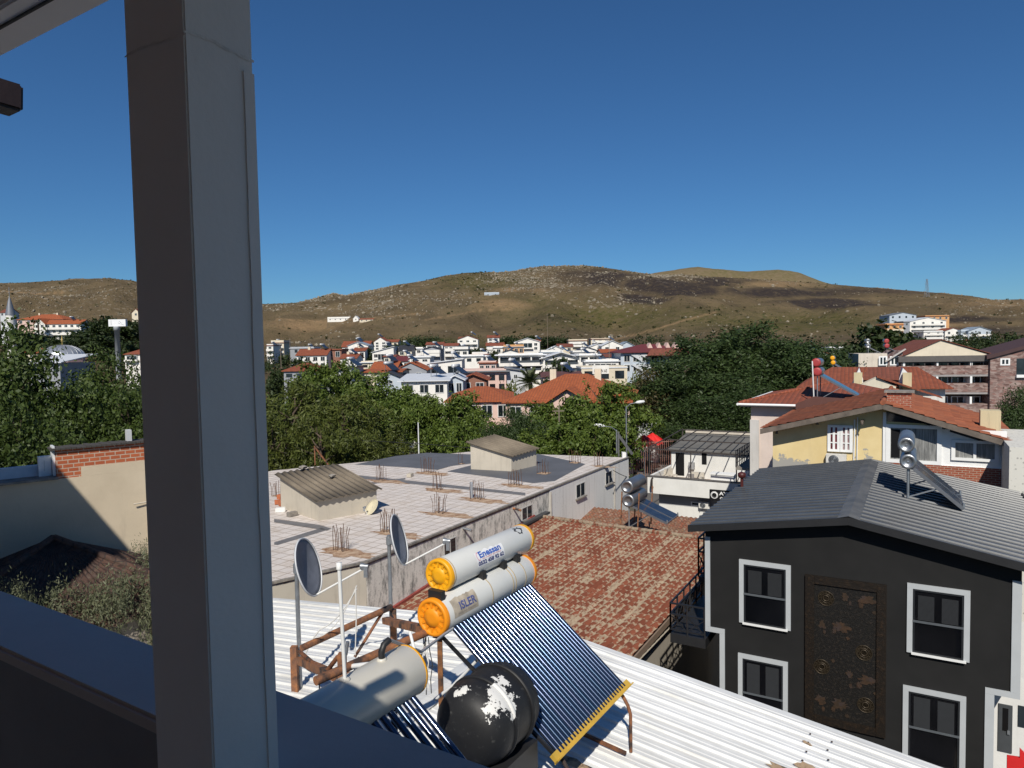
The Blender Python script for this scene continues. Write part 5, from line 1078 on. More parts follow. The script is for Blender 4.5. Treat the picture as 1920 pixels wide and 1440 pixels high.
# red capped heater standing on the maroon roof
RCAP=plain('red_plastic_cap',(.36,.045,.045),.5); hp=at(1532,745,38.5); HF=Fr(hp,-30); hz=at(1532,697,38.5).z
steel_heater(None,HF,0,0,hz,hp.z-.2,'solar heater with red end caps and blue collector on the maroon parapet','solar heaters with collector panels',capm=RCAP,npan=1,run=2.05,zb=at(1600,745,37.5).z,r=.23,pw=1.5)
m=MB(); q=at(1526,747,38.2); m.tube([q,at(1523,677,38.2)],.035,6); tag(m.build('vent_pole',WPLAST,loc=q),'thin white vent pole in front of the red capped heater','pipe')
# ------------------------------------------------------------------ roofs and dormers beyond the yellow house
do=at(1545,712,58); DF=Fr(do,-26); dh=thing('dormer_house','house with a broad red roof and white dormers behind the red capped heater','house',(do.x,do.y,-14),-26)
dc=lambda x,y,b=0:DF.W(x,y,b)
aa,zt_=dc(1560,690,5); ab_=dc(1720,690,5)[0]; ze_=dc(1580,728,-1)[1]
def rq(pts,mat,name,par,th=.08): m=MB(); m.prism(pts,V((0,0,th))); return m.build(name,mat,par)
rq([DF.P(aa-2.5,-1,ze_),DF.P(ab_+2,-1,ze_),DF.P(ab_,5,zt_),DF.P(aa,5,zt_)],TERRA,'tile_roof',dh); rq([DF.P(aa-2.5,-1,ze_),DF.P(aa,5,zt_),DF.P(aa-2.5,11,ze_)],TERRA,'tile_roof',dh); rq([DF.P(aa-2.5,11,ze_),DF.P(ab_+2,11,ze_),DF.P(ab_,5,zt_),DF.P(aa,5,zt_)],TERRA,'tile_roof',dh)
m=MB(); m.box(DF,aa-1.9,ab_+1.5,-.4,10.4,-14,ze_-.02); m.build('wall',stucco('dormer_wall',(.66,.64,.6)),dh)
for (x0,x1,y0,y1,bb,bk) in ((1592,1618,690,722,-1.0,3),(1686,1706,690,722,-1.0,3)):
    a0,c1=dc(x0,y0,bb); a1,c0=dc(x1,y1,bb); am=(a0+a1)/2
    m=MB(); m.prism([DF.P(a0,bb,c0-.5),DF.P(a1,bb,c0-.5),DF.P(a1,bb,c1-.55 if x0>1600 else c0+.5),DF.P(a0+(a1-a0)*(.72 if x0<1600 else .35),bb,c1)]+([DF.P(a0,bb,c0+.45)] if x0>1600 else []),DF.v*bk); m.build('dormer',stucco('dormer_white',(.72,.72,.70),.15),dh)
    m=MB(); q=DF.P(am+.15,bb-.4,0); m.box(Fr(q,-26),-.3,.3,-.25,.25,c0-.6,c1-.35); m.build('chimney',stucco('stained_cream',(.55,.47,.3)),dh)
a0,c1=dc(1622,697,.6); a1,c0=dc(1684,712,-.3); rq([DF.P(a0-.4,-.9,c0),DF.P(a1,-.9,c0),DF.P(a1+.3,1.4,c1+.25),DF.P(a0+.3,1.4,c1+.25)],TERRAD,'dormer_roof',dh)
ap,cp_=dc(1644,708,-3); a0,c0=dc(1600,728,-3); a1,_=dc(1680,722,-3); m=MB(); m.prism([DF.P(a0,-3,c0-2),DF.P(a1,-3,c0-2),DF.P(a1,-3,c0+.15),DF.P(ap,-3,cp_),DF.P(a0,-3,c0)],DF.v*2); m.build('gable',stucco('cream_gable',(.62,.56,.44)),dh)
rq([DF.P(ap,-3.2,cp_+.02),DF.P(a1+3,-3.2,c0-.7),DF.P(a1+3,-1.1,c0-.7),DF.P(ap,-1.1,cp_+.02)],TERRA,'tile_roof',dh)
m=MB(); q=dc(1545,690,4)
for i,(x,y,D_) in enumerate(((1562,684,64),)):
    o_=at(x,y+2,D_); steel_heater(None,Fr(o_,-28),0,0,o_.z+.3,o_.z-1.1,'small solar heater with yellow end caps beyond the red roof','solar heaters with collector panels',capm=CAPY,npan=1,run=2.0,r=.19,pw=1.4)
# ------------------------------------------------------------------ stone clad hotel with balconies
so=at(1690,690,92); S_=Fr(so,-14); st_=thing('stone_hotel','long stone clad hotel with rows of balconies and a wide cream gable','hotel',(so.x,so.y,-14),-14)
sc_=lambda x,y,b=0:S_.W(x,y,b)
t=NT('split_stone_cladding'); v=t.co('UV'); vo=t.n('TexVoronoi'); t.l(t.co('UV',(1,2.2,1)),vo.inputs['Vector']); vo.inputs['Scale'].default_value=2.2; hs=t.n('SeparateColor'); t.l(vo.outputs[1],hs.inputs[0])
k=t.mix(hs.outputs[0],(.13,.075,.065),(.34,.26,.23)); k=t.mix(t.ramp(hs.outputs[1],.7,.9,0,.7),k,(.24,.13,.11)); t.col(k); t.bump(vo.outputs[0],.5,.05); STONE=t.set(.9,0,.2)
CREAM=stucco('cream_stucco',(.66,.58,.45),.15); 
aE=sc_(1990,700)[0]; z_e=sc_(1700,672)[1]; z_f=[sc_(1750,y)[1] for y in (686,719,757)]  # floor lines
zt2=sc_(1750,672)[1]
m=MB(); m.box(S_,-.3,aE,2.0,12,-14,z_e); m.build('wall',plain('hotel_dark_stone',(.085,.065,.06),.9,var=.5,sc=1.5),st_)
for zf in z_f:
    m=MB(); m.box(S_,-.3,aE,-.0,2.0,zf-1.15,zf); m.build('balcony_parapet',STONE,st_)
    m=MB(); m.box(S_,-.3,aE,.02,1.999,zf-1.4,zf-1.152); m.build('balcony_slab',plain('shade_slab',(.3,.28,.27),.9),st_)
H_=(z_f[0]-z_f[1]); 
for fi,zf in enumerate(z_f):
    zt_f=zf+H_-1.45 if fi else z_e-.3
    n_=9
    for i in range(n_):
        a=.8+i*(aE-1)/n_; win(S_,a,a+1.5,zf-.9,min(zf+1.25,zt_f),st_,frame=WHITE if fi else plain('grey_frame',(.3,.28,.27),.6),b=1.99,fw=.1,mull=1)
    for i in range(6):
        a=.2+i*3.9; m=MB(); m.box(S_,a,a+.25,.02,1.98,zf+.001,zf+1.0 if fi==0 else zf+.9); m.build('party_screen',WHITE,st_)
m=MB(); m.box(S_,-.3,aE,.02,.08,z_f[0]+.35,z_f[0]+.42); [m.box(S_,i*1.35,i*1.35+.09,.0,.09,z_f[0]+.001,z_e-.1) for i in range(16)]; m.build('balcony_frame',plain('dark_frame',(.06,.05,.05),.6),st_)
ap,zp=sc_(1762,638,1); aL_,zl=sc_(1692,668,1); aR2,_=sc_(1857,664,1)
m=MB(); m.prism([S_.P(aL_,.6,zl-.0),S_.P(aR2,.6,zl-.0),S_.P(ap,.6,zp)],S_.v*.4); m.build('gable',CREAM,st_)
m=MB(); m.box(S_,-.4,aR2+.3,-.2,2,zl-.75,zl-.02); m.build('eaves',plain('dark_eaves',(.10,.09,.085),.8),st_)
rq([S_.P(aL_-.2,.4,zl),S_.P(ap,.4,zp+.05),S_.P(ap,12,zp+.05),S_.P(aL_-.2,12,zl)],TERRAD,'roof_slope',st_); rq([S_.P(aR2+.4,.4,zl),S_.P(ap,.4,zp+.05),S_.P(ap,12,zp+.05),S_.P(aR2+.4,12,zl)],TERRAD,'roof_slope',st_)
# left and right wings of the hotel
a0=sc_(1632,690,1)[0]; a1=sc_(1691,690,1)[0]; zz0=sc_(1640,688,1)[1]; zl_=sc_(1650,678,1)[1]; zr_=sc_(1690,657,1)[1]
m=MB(); m.prism([S_.P(a0+2,.5,-14),S_.P(a1-.05,.5,-14),S_.P(a1-.05,.5,zr_),S_.P(a0+2,.5,zl_)],S_.v*8); wg=m.build('wing_wall',STONE,st_)
m=MB(); m.obox(S_.P(a0+1.6,.3,zl_+.0),S_.P(a1+.2,.3,zr_+.18),.5,.14); m.build('verge',plain('pale_verge',(.5,.46,.42),.8),st_)
for x in (1648,1669): a,c=sc_(x,668,.5); a2,c2_=sc_(x+15,685,.5); win(S_,a,a2,c2_,c,st_,b=.49,fw=.16,mull=1)
m=MB(); m.box(S_,a0-1.5,a0+1.98,.8,7,-14,sc_(1625,663,.8)[1]); m.build('wing_wall',stucco('pale_beige',(.62,.55,.46)),st_)
a0,z0=sc_(1857,672,-.5); a1,z1=sc_(1990,634,-.5); m=MB(); m.prism([S_.P(a0,-.5,-14),S_.P(a1,-.5,-14),S_.P(a1,-.5,z1),S_.P(a0,-.5,z0)],S_.v*9); m.build('wing_wall',STONE,st_)
m=MB(); m.prism([S_.P(a0-.5,-.8,z0-.1),S_.P(a1,-.8,z1-.1),S_.P(a1,-.8,z1+.35),S_.P(a0-.5,-.8,z0+.35)],S_.v*9); m.build('wing_roof',plain('dark_maroon_roof',(.06,.03,.03),.8),st_)
for q in ((1876,672,1893,685),): a,c=sc_(q[0],q[1],-.5); a2,c2_=sc_(q[2],q[3],-.5); win(S_,a,a2,c2_,c,st_,b=-.51,fw=.16,mull=1)
a,c=sc_(1906,672,-.5); m=MB(); m.box(S_,a,a+4,-.52,-.502,c-2.2,c); m.build('window',GLASS,st_); m=MB(); m.box(S_,a-.1,a+4,-.9,-.5,c-2.4,c-2.05); m.build('balcony_slab',WHITE,st_)
for i,(x,y) in enumerate(((1628,653),(1663,653))):
    o_=at(x,y+9,96); steel_heater(None,Fr(o_,-20),0,0,o_.z+1.0,o_.z-.4,('silver' if i==0 else 'red capped')+' solar heater on the flat roof left of the stone hotel gable','solar heaters with collector panels',capm=None if i==0 else RCAP,npan=1,run=2.2,r=.3,pw=1.6)
# ------------------------------------------------------------------ white terrace restaurant
to=atz(1214,893,-9.9); T_=Fr(to,-30); tr_=thing('terrace_restaurant','white building with a roof terrace, bare pergola and a black shop sign','restaurant',(to.x,to.y,-14),-30)
tc=lambda x,y,b=0:T_.W(x,y,b)
TW=stucco('terrace_white',(.70,.69,.65),.08,bump=.1); fl=-10.75; zp_=-9.9; aT=14; zb_=tc(1214,924)[1]
m=MB(); m.box(T_,0,aT,0,.22,zb_,zp_); m.build('parapet',TW,tr_); m=MB(); m.box(T_,0,.22,.222,9,zb_,zp_); m.build('parapet',TW,tr_)
m=MB(); m.box(T_,-.06,aT,-.06,.28,zp_+.002,zp_+.06); m.build('coping',plain('dark_coping',(.11,.10,.09),.7),tr_)
m=MB(); m.box(T_,.222,aT,.222,12,fl-.25,fl); m.build('terrace_floor',plain('terrace_floor_tile',(.33,.25,.18),.7,sc=1),tr_)
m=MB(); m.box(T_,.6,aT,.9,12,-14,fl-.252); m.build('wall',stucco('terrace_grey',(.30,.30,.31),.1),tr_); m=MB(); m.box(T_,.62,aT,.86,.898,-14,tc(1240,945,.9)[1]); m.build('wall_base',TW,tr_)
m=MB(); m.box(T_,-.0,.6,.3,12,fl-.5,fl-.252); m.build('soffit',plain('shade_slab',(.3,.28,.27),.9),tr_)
SB=5.2; fa=tc(1259,880,SB)[0]; zr1=tc(1300,846,SB)[1]; zr2=tc(1300,835,SB+3)[1]
m=MB(); m.box(T_,fa,aT,SB,10,fl,zr1); pw=m.build('pavilion_wall',TW,tr_)
m=MB(); m.prism([T_.P(fa-.15,SB-.3,zr1-.02),T_.P(aT,SB-.3,zr1-.02),T_.P(aT,10.3,zr1+.75),T_.P(fa-.15,10.3,zr1+.75)],(0,0,.14)); m.build('pavilion_roof',plain('grey_membrane',(.13,.125,.115),.9,var=.2,sc=.6),tr_)
m=MB(); m.box(T_,fa-.2,aT,10.0,10.3,zr1+.9,zr1+1.15); m.build('roof_edge',plain('cream_edge',(.55,.49,.4),.7),tr_)
def tdoor(x0,x1,y0,y1,nm,mat): 
    a0,c1=tc(x0,y0,SB); a1,c0=tc(x1,y1,SB); m=MB(); m.box(T_,a0,a1,SB-.03,SB-.002,max(c0,fl),c1); return m.build(nm,mat,tr_)
tdoor(1267,1283,849,892,'door',DARKIN); tdoor(1316,1325,848,871,'window',DARKIN); 
a0,c1=tc(1397,857,SB); a1,c0=tc(1419,896,SB); win(T_,a0,a1,max(c0,fl+.02),c1,tr_,b=SB-.002,mull=0,fw=.1,cur=plain('reflecting_door_glass',(.4,.42,.45),.15,var=.8,sc=2)); a0,_=tc(1420,857,SB); a1,_=tc(1440,857,SB); win(T_,a0,a1,fl+.02,c1,tr_,b=SB-.002,mull=0,fw=.16,cur=plain('frosted_glass',(.52,.58,.62),.2))
a0,c1=tc(1293,866,SB); a1,c0=tc(1303,879,SB); m=MB(); m.box(T_,a0,a1,SB-.35,SB-.002,c0,c1); m.build('wall_cabinet',plain('grey_cabinet',(.3,.3,.3),.6),tr_)
# pergola
PG=plain('pergola_steel',(.055,.045,.04),.6); pg=thing('pergola','bare dark steel pergola frame over the white roof terrace','pergola',T_.P(0,0,zp_),-30)
zpg=tc(1220,842,.1)[1]; zpb=zr1+.35
posts=[.12,3.3,6.6,8.6,9.9]
for a in posts: m=MB(); m.obox(T_.P(a,.11,zp_+.06),T_.P(a,.11,zpg),.07,.07); m.build('post',PG,pg)
m=MB(); m.obox(T_.P(.0,.11,zpg+.03),T_.P(aT,.11,zpg-.15),.07,.09); m.build('front_beam',PG,pg)
m=MB(); m.obox(T_.P(.0,SB-.4,zpb+.55),T_.P(aT,SB-.4,zpb+.55),.07,.09); m.build('rear_beam',PG,pg)
m=MB(); m.obox(T_.P(.0,9,zpb+.9),T_.P(aT,9,zpb+.9),.07,.09); m.build('rear_beam',PG,pg)
for i in range(11): a=.1+i*1.35; m=MB(); m.obox(T_.P(a,.11,zpg+.1-.013*a),T_.P(a,9,zpb+.97),.06,.07); m.build('rafter',PG,pg)
for a in (.1,fa-.2): m=MB(); m.obox(T_.P(a,9,fl),T_.P(a,9,zpb+.9),.07,.07); m.build('post',PG,pg)
# sign
a0,c1=tc(1331,917,-.02); a1=a0+4.6; c0=tc(1331,937,-.02)[1]; sg=thing('shop_sign','black shop sign with a round white emblem and white lettering','sign',T_.P(a0,-.05,c0),-30)
m=MB(); m.box(T_,a0,a1,-.09,-.003,c0,c1); m.build('sign_board',plain('sign_black',(.008,.008,.009),.4),sg)
hS=c1-c0; o_=T_.P(a0+.34,-.092,(c0+c1)/2); m=MB(); m.lathe(o_,-T_.v,[(hS*.30,0),(hS*.30,.006),(hS*.34,.006),(hS*.34,0)],32); m.lathe(o_,-T_.v,[(.0001,.004),(hS*.27,.004),(hS*.27,0)],32); em=m.build('emblem',WHITE,sg,fix=False)
m=MB(); 
for r0,r1 in ((.17,.21),(.07,.12)): m.lathe(o_-T_.v*.005,-T_.v,[(hS*r0,0),(hS*r0,.003),(hS*r1,.003),(hS*r1,0)],24)
m.build('emblem_mark',plain('sign_black',(.008,.008,.009)),em,fix=False)
lettering('AYSE',.5,1.0,lambda x,y:T_.P(a0+.68+x,-.096,c0+hS*.54+y*hS*.9),.014).build('lettering',WHITE,sg,fix=False)
lettering('GARDEN',.3,1.2,lambda x,y:T_.P(a0+.74+x,-.096,c0+hS*.12+y*hS*1.1),.01).build('lettering',WHITE,sg,fix=False)
a0,c1=tc(1312,939,.86); a1,c0=tc(1332,947,.86); aircon(T_,a0,a1,c0-.25,c1,.86,'grey air conditioner in the shade under the terrace parapet','outdoor air conditioners')
a0,c1=tc(1296,940,.9); a1,c0=tc(1311,949,.9); win(T_,a0,a1,c0,c1,tr_,b=.89,mull=0)
m=MB(); a,c=tc(1225,905); o_=T_.P(a,-.2,c); m.lathe(o_-T_.u*.05,T_.u,[(.42,0),(.42,.06),(.38,.06),(.38,0)],24); m.obox(o_+ZUP*.5,o_-ZUP*.5,.04,.04); tag(m.build('wall_lantern',PG,loc=o_),'round black wall emblem on the corner of the white terrace parapet','wall ornament')
# chairs and tables
def chair(f,mat,lab,grp):
    o=thing('terrace_chair',lab,'chair',f.o,f.deg,grp); z=f.o.z
    def bb(nm,*q): m=MB(); m.box(f,*q); m.build(nm,mat,o)
    bb('seat',-.24,.24,-.24,.24,z+.40,z+.46); bb('backrest',-.24,.24,.20,.25,z+.462,z+.92)
    for a in (-.24,.19):
        for b in (-.24,.19): bb('leg',a,a+.05,b,b+.05,z,z+.399)
    return o
CHW=plain('cream_chair',(.55,.50,.42),.6); GRC=plain('grey_chair',(.22,.2,.19),.7)
for x,y,bb,dg,mt,lb in ((1297,899,2.2,150,GRC,'grey terrace chair facing the low table'),(1262,893,3.6,40,CHW,'cream chair at the left end of the terrace'),(1246,888,3.2,-60,CHW,'cream chair beside the pergola corner post')):
    a,_=tc(x,y,bb); q=T_.P(a,bb,fl); chair(Fr(q,dg),mt,lb,'chairs on the terrace')
for x,bb,w2,d2,h2_,mt,lb,nm in ((1306,2.4,1.0,.9,.9,CHW,'cream armchair block with a beige seat back on the terrace','armchair'),(1356,2.6,1.7,.8,1.05,WHITE,'white counter on the terrace','counter')):
    a,_=tc(x,895,bb); q=T_.P(a,bb,fl); f=Fr(q,-30); o=thing('terrace_'+nm,lb,nm,q,-30)
    m=MB(); m.box(f,-w2/2,w2/2,-d2/2,d2/2,fl,fl+h2_*(.45 if nm=='armchair' else .9)); m.build('body',mt,o,bevel=.03)
    if nm=='armchair':
        m=MB(); m.box(f,-w2/2,w2/2,d2/2-.18,d2/2,fl+.42,fl+.95); m.build('backrest',mt,o); [MB().box(f,s-.09,s+.09,-d2/2,d2/2-.19,fl+.42,fl+.66).build('armrest',mt,o) for s in (-w2/2+.1,w2/2-.1)]
        m=MB(); m.box(f,-w2/2+.2,w2/2-.2,-d2/2-.01,d2/2-.2,fl+.42,fl+.52); m.build('seat_cushion',plain('taupe_cushion',(.25,.2,.16),.8),o)
    else: m=MB(); m.box(f,-w2/2-.06,w2/2+.06,-d2/2-.06,d2/2+.06,fl+h2_*.902,fl+h2_); m.build('counter_top',WHITE,o)
# second small tiled roof and the silver heater on a stand
po=at(1178,985,34); PF=Fr(po,-30); z_=po.z
sm=thing('small_tiled_house','small house with a rough orange brown tile roof below the white terrace','house',(po.x,po.y,-14),-30)
q0=hit(1168,1004,V((0,0,-9.2)),ZUP); q1=hit(1335,985,V((0,0,-9.2)),ZUP)
zR=-8.4; rA=at(1240,964,37.5); zR=rA.z; QF=Fr(V((rA.x-4.5,rA.y+2.6,0)),-30)
def smf(a): return zR-.1
roofm=MB()
def smr(u,v): b=-v*5; a=u*11; return QF.P(a,b,zR-.16*v*5+.03*math.sin(2*math.pi*a/.25))
roofm.grid(176,14,smr,True); roofm.build('tile_roof',tiles('rough_brown_tiles',(.26,.09,.05),(.20,.12,.07),pu=.25,pv=.35,lichen=.8),sm,fix=False)
m=MB(); m.box(QF,.2,10.8,-4.8,-.1,-14,zR-.95); m.build('wall',stucco('small_house_wall',(.6,.57,.52)),sm)
sp_=at(1186,972,33.0); SPF=Fr(sp_,-30); sl_=at(1190,913,33).z
steel_heater(None,SPF,-.1,-.3,sl_-.62,sp_.z-.4,'weathered silver solar heater on a tall stand beside the white-washed wall','solar heaters with collector panels',run=1.75,zb=at(1248,985,31.5).z,r=.31,pw=.85)
m=MB(); [m.obox(SPF.P(a,b,sp_.z-.6),SPF.P(a+.1,b,sl_-.2),.05,.05) for a in (-.5,.35) for b in (-.3,1.6)]; m.build('stand',RUST,bpy.data.objects[[o.name for o in bpy.data.objects if o.get('label','').startswith('weathered silver')][0]])
# ------------------------------------------------------------------ the town: every house a thing of its own, standing at its own distance
ROOFC={'r':TERRA,'o':TERRAB,'d':TERRAD,'m':tiles('maroon_tiles',(.17,.03,.04),(.13,.025,.03)),'g':corrug('grey_sheet_roof',(.22,.23,.24),.25,.5,.3),'w':corrug('white_sheet_roof',(.72,.73,.74),.25,.45,.2,.5,.15),'k':corrug('dark_sheet_roof',(.05,.05,.055),.25,.5,.3),'p':tiles('purple_brown_tiles',(.14,.06,.055),(.11,.045,.045)),'b':corrug('blue_grey_sheet',(.30,.36,.42),.25,.45,.2)}
WALLC={'w':stucco('town_white',(.78,.75,.69),.15),'c':stucco('town_cream',(.66,.58,.44),.2),'p':stucco('town_pink',(.66,.47,.40),.15),'g':stucco('town_grey',(.30,.31,.33),.2),'b':stucco('town_blue_grey',(.47,.52,.57),.15),'y':stucco('town_yellow',(.62,.50,.26),.2),'o':stucco('town_orange',(.60,.33,.15),.2),'r':brickm('town_brick',(.28,.09,.055),(.22,.07,.045),(.35,.26,.2)),'s':stucco('town_pale_grey',(.55,.56,.57),.2)}
WFR=plain('town_window_frame',(.62,.62,.6),.6)
HEATSPOTS=[]
def ray_ground(px,py):
    d=ray(px,py); Y=100.0
    while Y<1300:
        p=d*(Y/d.y)
        if p.z<=gz(p.x,p.y): return Y
        Y+=2
    return 1200.0
def house(x0,x1,yt,ye,yb,D,roof,rc,wc_,label,nwx=3,nwy=1,rot=0,depth=9,bal=0,frames=True,cat='house',name=None,chim=0,over=.35,wh=1.2,ww=1.1,side=0):
    D_free=D is None
    if D_free: D=ray_ground((x0+x1)/2,yb)
    # x0..x1: facade in pixels; yt ridge, ye eave, yb lowest visible wall (the wall itself reaches the ground)
    o=at(x0,ye,D); p1=at(x1,ye,D); zr=at((x0+x1)/2,yt,D+ (depth*.45 if roof in ('gs','hip') else 0)).z; ze=o.z*.5+p1.z*.5; zb=at((x0+x1)/2,yb,D).z
    W=(p1.x-o.x)/max(.5,math.cos(R_(rot))); f=Fr(o,rot); zg=min(gz(o.x,o.y),gz(p1.x,p1.y),gz(o.x,o.y+depth))-.5
    zg=min(zg,zb)
    zbase=zg; slopey=D_free
    if slopey: zg=zb-.3
    t_=thing(name or ('house' if cat=='house' else cat.replace(' ','_')),label,cat,(o.x,o.y,zg),rot)
    wm=WALLC[wc_]; rm=ROOFC[rc]; d=depth; v=over
    m=MB()
    if roof=='gf': m.prism([f.P(0,0,zg),f.P(W,0,zg),f.P(W,0,ze),f.P(W/2,0,zr-.05),f.P(0,0,ze)],f.v*d)
    elif roof=='mf': m.prism([f.P(0,0,zg),f.P(W,0,zg),f.P(W,0,zr-.05),f.P(0,0,ze-.05)],f.v*d)
    elif roof=='mr': m.prism([f.P(0,0,zg),f.P(W,0,zg),f.P(W,0,ze-.05),f.P(0,0,zr-.05)],f.v*d)
    elif roof=='flat': m.box(f,0,W,0,d,zg,zr)
    else: m.box(f,0,W,0,d,zg,ze)
    m.build('wall',wm,t_)
    if slopey: m=MB(); m.box(f,-1,W+1,-1,d+1,zbase-4,zg-.002); m.build('earth_bank',plain('bank_earth',(.16,.115,.065),.95,var=.3,sc=.3),t_)
    th=.14
    def pl(pts): m=MB(); m.prism(pts,V((0,0,th))); return m.build('roof',rm,t_)
    k=(zr-ze)
    if roof=='gs':
        s=k/(d/2); pl([f.P(-v,-v,ze-v*s),f.P(W+v,-v,ze-v*s),f.P(W+v,d/2,zr),f.P(-v,d/2,zr)]); pl([f.P(-v,d+v,ze-v*s),f.P(-v,d/2+.01,zr),f.P(W+v,d/2+.01,zr),f.P(W+v,d+v,ze-v*s)])
        g=MB(); 
        for a in (0,W-.15): g.prism([f.P(a,0,ze),f.P(a,d,ze),f.P(a,d/2,zr)],f.u*.15)
        g.build('gable',wm,t_)
    elif roof=='hip':
        h=min(W*.4,d/2); A,B,C,E=f.P(-v,-v,ze-.1),f.P(W+v,-v,ze-.1),f.P(W+v,d+v,ze-.1),f.P(-v,d+v,ze-.1); r0,r1=f.P(h,d/2,zr),f.P(W-h,d/2,zr)
        for q in ([A,B,r1,r0],[B,C,r1],[C,E,r0,r1],[E,A,r0]): pl(q)
    elif roof=='gf':
        s=k/(W/2); pl([f.P(-v,-v,ze-v*s),f.P(W/2,-v,zr),f.P(W/2,d+v,zr),f.P(-v,d+v,ze-v*s)]); pl([f.P(W+v,-v,ze-v*s),f.P(W+v,d+v,ze-v*s),f.P(W/2+.01,d+v,zr),f.P(W/2+.01,-v,zr)])
    elif roof=='mf': pl([f.P(-v,-v,ze),f.P(W+v,-v,zr),f.P(W+v,d+v,zr),f.P(-v,d+v,ze)])
    elif roof=='mr': pl([f.P(-v,-v,zr),f.P(W+v,-v,ze),f.P(W+v,d+v,ze),f.P(-v,d+v,zr)])
    elif roof=='flat':
        m=MB(); m.box(f,-v,W+v,-v,d+v,ze-.05,ze+.18); m.build('roof_slab',rm,t_)
    elif roof=='mb':    # single slope rising to the back
        pl([f.P(-v,-v,ze),f.P(W+v,-v,ze),f.P(W+v,d,zr),f.P(-v,d,zr)])
    H=ze-zb
    if nwx and nwy:
        fl=H/nwy if H>0 else 2.5
        for j in range(nwy):
            for i in range(nwx):
                a=W*(i+.5)/nwx; c=ze-.35-j*fl; hh=min(wh,fl*.62); w2=min(ww,W/nwx*.6)
                dwin(f,a-w2/2,a+w2/2,c-hh-.15,c-.15,t_,0,WFR if frames else None)
            if bal and (bal>1 or j<nwy):
                m=MB(); c=ze-j*fl-fl+.05; m.box(f,W*.04,W*.96,-1.15,-.003,c-.16,c); m.box(f,W*.04,W*.96,-1.15,-1.05,c+.002,c+.8); m.build('balcony',WALLC['w'] if wc_!='o' else WALLC['c'],t_)
    hv=random.Random(label)
    if nwx>=3 and wc_ in 'wc' and D<330 and not bal and hv.random()<.55 and H>1.2:
        m=MB(); a0=W*hv.uniform(.05,.3); a1=a0+W*hv.uniform(.35,.55); c=ze-.5; hh=min(1.9,H*.55); m.box(f,a0,a1,-.085,-.072,c-hh,c); vo_=m.build('veranda',GLASS,t_)
        for i in range(4): m=MB(); x=a0+(a1-a0)*i/3; m.box(f,x-.06,x+.06,-.14,-.086,c-hh,c); m.build('veranda_post',WFR,vo_)
        m=MB(); m.box(f,a0-.3,a1+.3,-1.0,-.003,c-hh-.5,c-hh-.02); m.build('balcony',WALLC['w'],t_)
    if D<320 and hv.random()<.55:
        q=f.P(W*hv.uniform(.25,.75),depth*.45,0); HEATSPOTS.append((V((q.x,q.y,zr+.1 if roof!='flat' else ze+.2)),hv.uniform(-35,-10)))
    for i in range(chim):
        a=W*(.3+.4*i); m=MB(); q=f.P(a,d*.45,0); m.box(Fr(q,rot),-.35,.35,-.3,.3,zr-1.0,zr+.7); m.build('chimney',WALLC['c'],t_)
    return t_,f,W,ze,zr,zg
T=house
T(508,532,638,643,662,300,'flat','d','c','small cream house under a brown flat roof beside the column',2,2,bal=1)
T(500,512,645,648,668,290,'flat','d','w','white house with pinkish balconies right beside the column',1,2,bal=1)
T(544,588,650,653,662,270,'flat','w','g','open pavilion under a long thin white roof slab on the left',2,1,frames=False)
T(556,612,655,666,690,200,'gs','r','w','white house with a red roof and a row of small attic windows, left',4,2,chim=1)
T(612,640,654,656,672,205,'flat','r','r','reddish brick attic house with two tall windows beside the white one',2,1,wh=1.9)
T(638,668,664,672,692,195,'gs','r','w','white house with red roof and chimney, lowest of the left red-roofed row',2,2,chim=1)
T(532,592,682,695,706,125,'hip','r','g','dark house under a bright red hip roof emerging from the left trees',3,1,frames=False)
T(612,658,690,698,735,105,'mf','k','s','pale grey house with a curved dark roof half hidden by leaves',2,2,frames=False)
T(641,692,640,650,656,270,'gs','r','w','white house with reddish roof behind the blue topped gable',3,1)
T(652,690,641,648,660,260,'gf','b','w','white gabled house with a blue topped gable at the hill foot',2,2,bal=1)
T(701,725,632,640,655,310,'gf','r','w','tall narrow white gabled house highest on the left slope',2,3)
T(726,746,637,641,650,320,'gs','r','c','small orange roofed house right of the tall narrow white gable',2,1)
T(662,684,652,658,674,225,'gs','r','w','white cube house with a small red roof and chimney below the blue gable',2,1,chim=1)
T(698,738,650,661,680,220,'mf','w','w','modern white house with a steep single slope roof and glazed gable',3,2)
T(720,740,666,669,680,205,'gs','r','c','tiny red roofed cottage in front of the modern single slope house',2,1)
T(747,772,648,657,674,225,'gs','k','c','beige house with a dark grey roof and two pale gable walls',2,2)
T(677,708,677,680,688,170,'flat','w','c','low canopy with a thin white roof above bushes, left of the orange roofs',2,1,frames=False)
T(742,768,668,677,684,175,'gs','m','w','small dark red roof wedged beside the grey modern gable',2,1)
T(768,800,668,676,690,170,'gf','w','g','house with a pale gable roof and wide dark glazing, behind the grey facade',1,1,frames=False,ww=4)
T(697,742,679,692,700,138,'gs','o','g','long orange roofed wing left of the grey gabled facade',2,1)
h=T(740,800,680,694,706,132,'gf','o','g','grey facade house with a white trimmed gable and paired white windows',2,1,over=.25,wh=1.9,ww=.9)
T(674,752,693,698,704,112,'gs','o','c','low cream house with a long red orange roof in front of the grey gable',3,1)
T(706,752,698,708,716,108,'gf','k','b','pale bluish gabled house with dark verge just above the tree tops',1,1)
T(800,866,674,682,706,142,'mf','w','w','white villa with two dark window openings and a sheet metal roof',2,1,wh=1.6,ww=2.6,frames=False)
T(768,806,668,670,676,168,'flat','w','w','low white flat roofed strip building left of the white villa roof',2,1)
T(853,906,665,668,678,172,'flat','w','w','white strip building with a flat parapet behind the white villa',3,1,frames=False)
T(793,826,650,655,668,215,'gf','k','g','dark modern house with a black gable and round white balcony',2,2,bal=1)
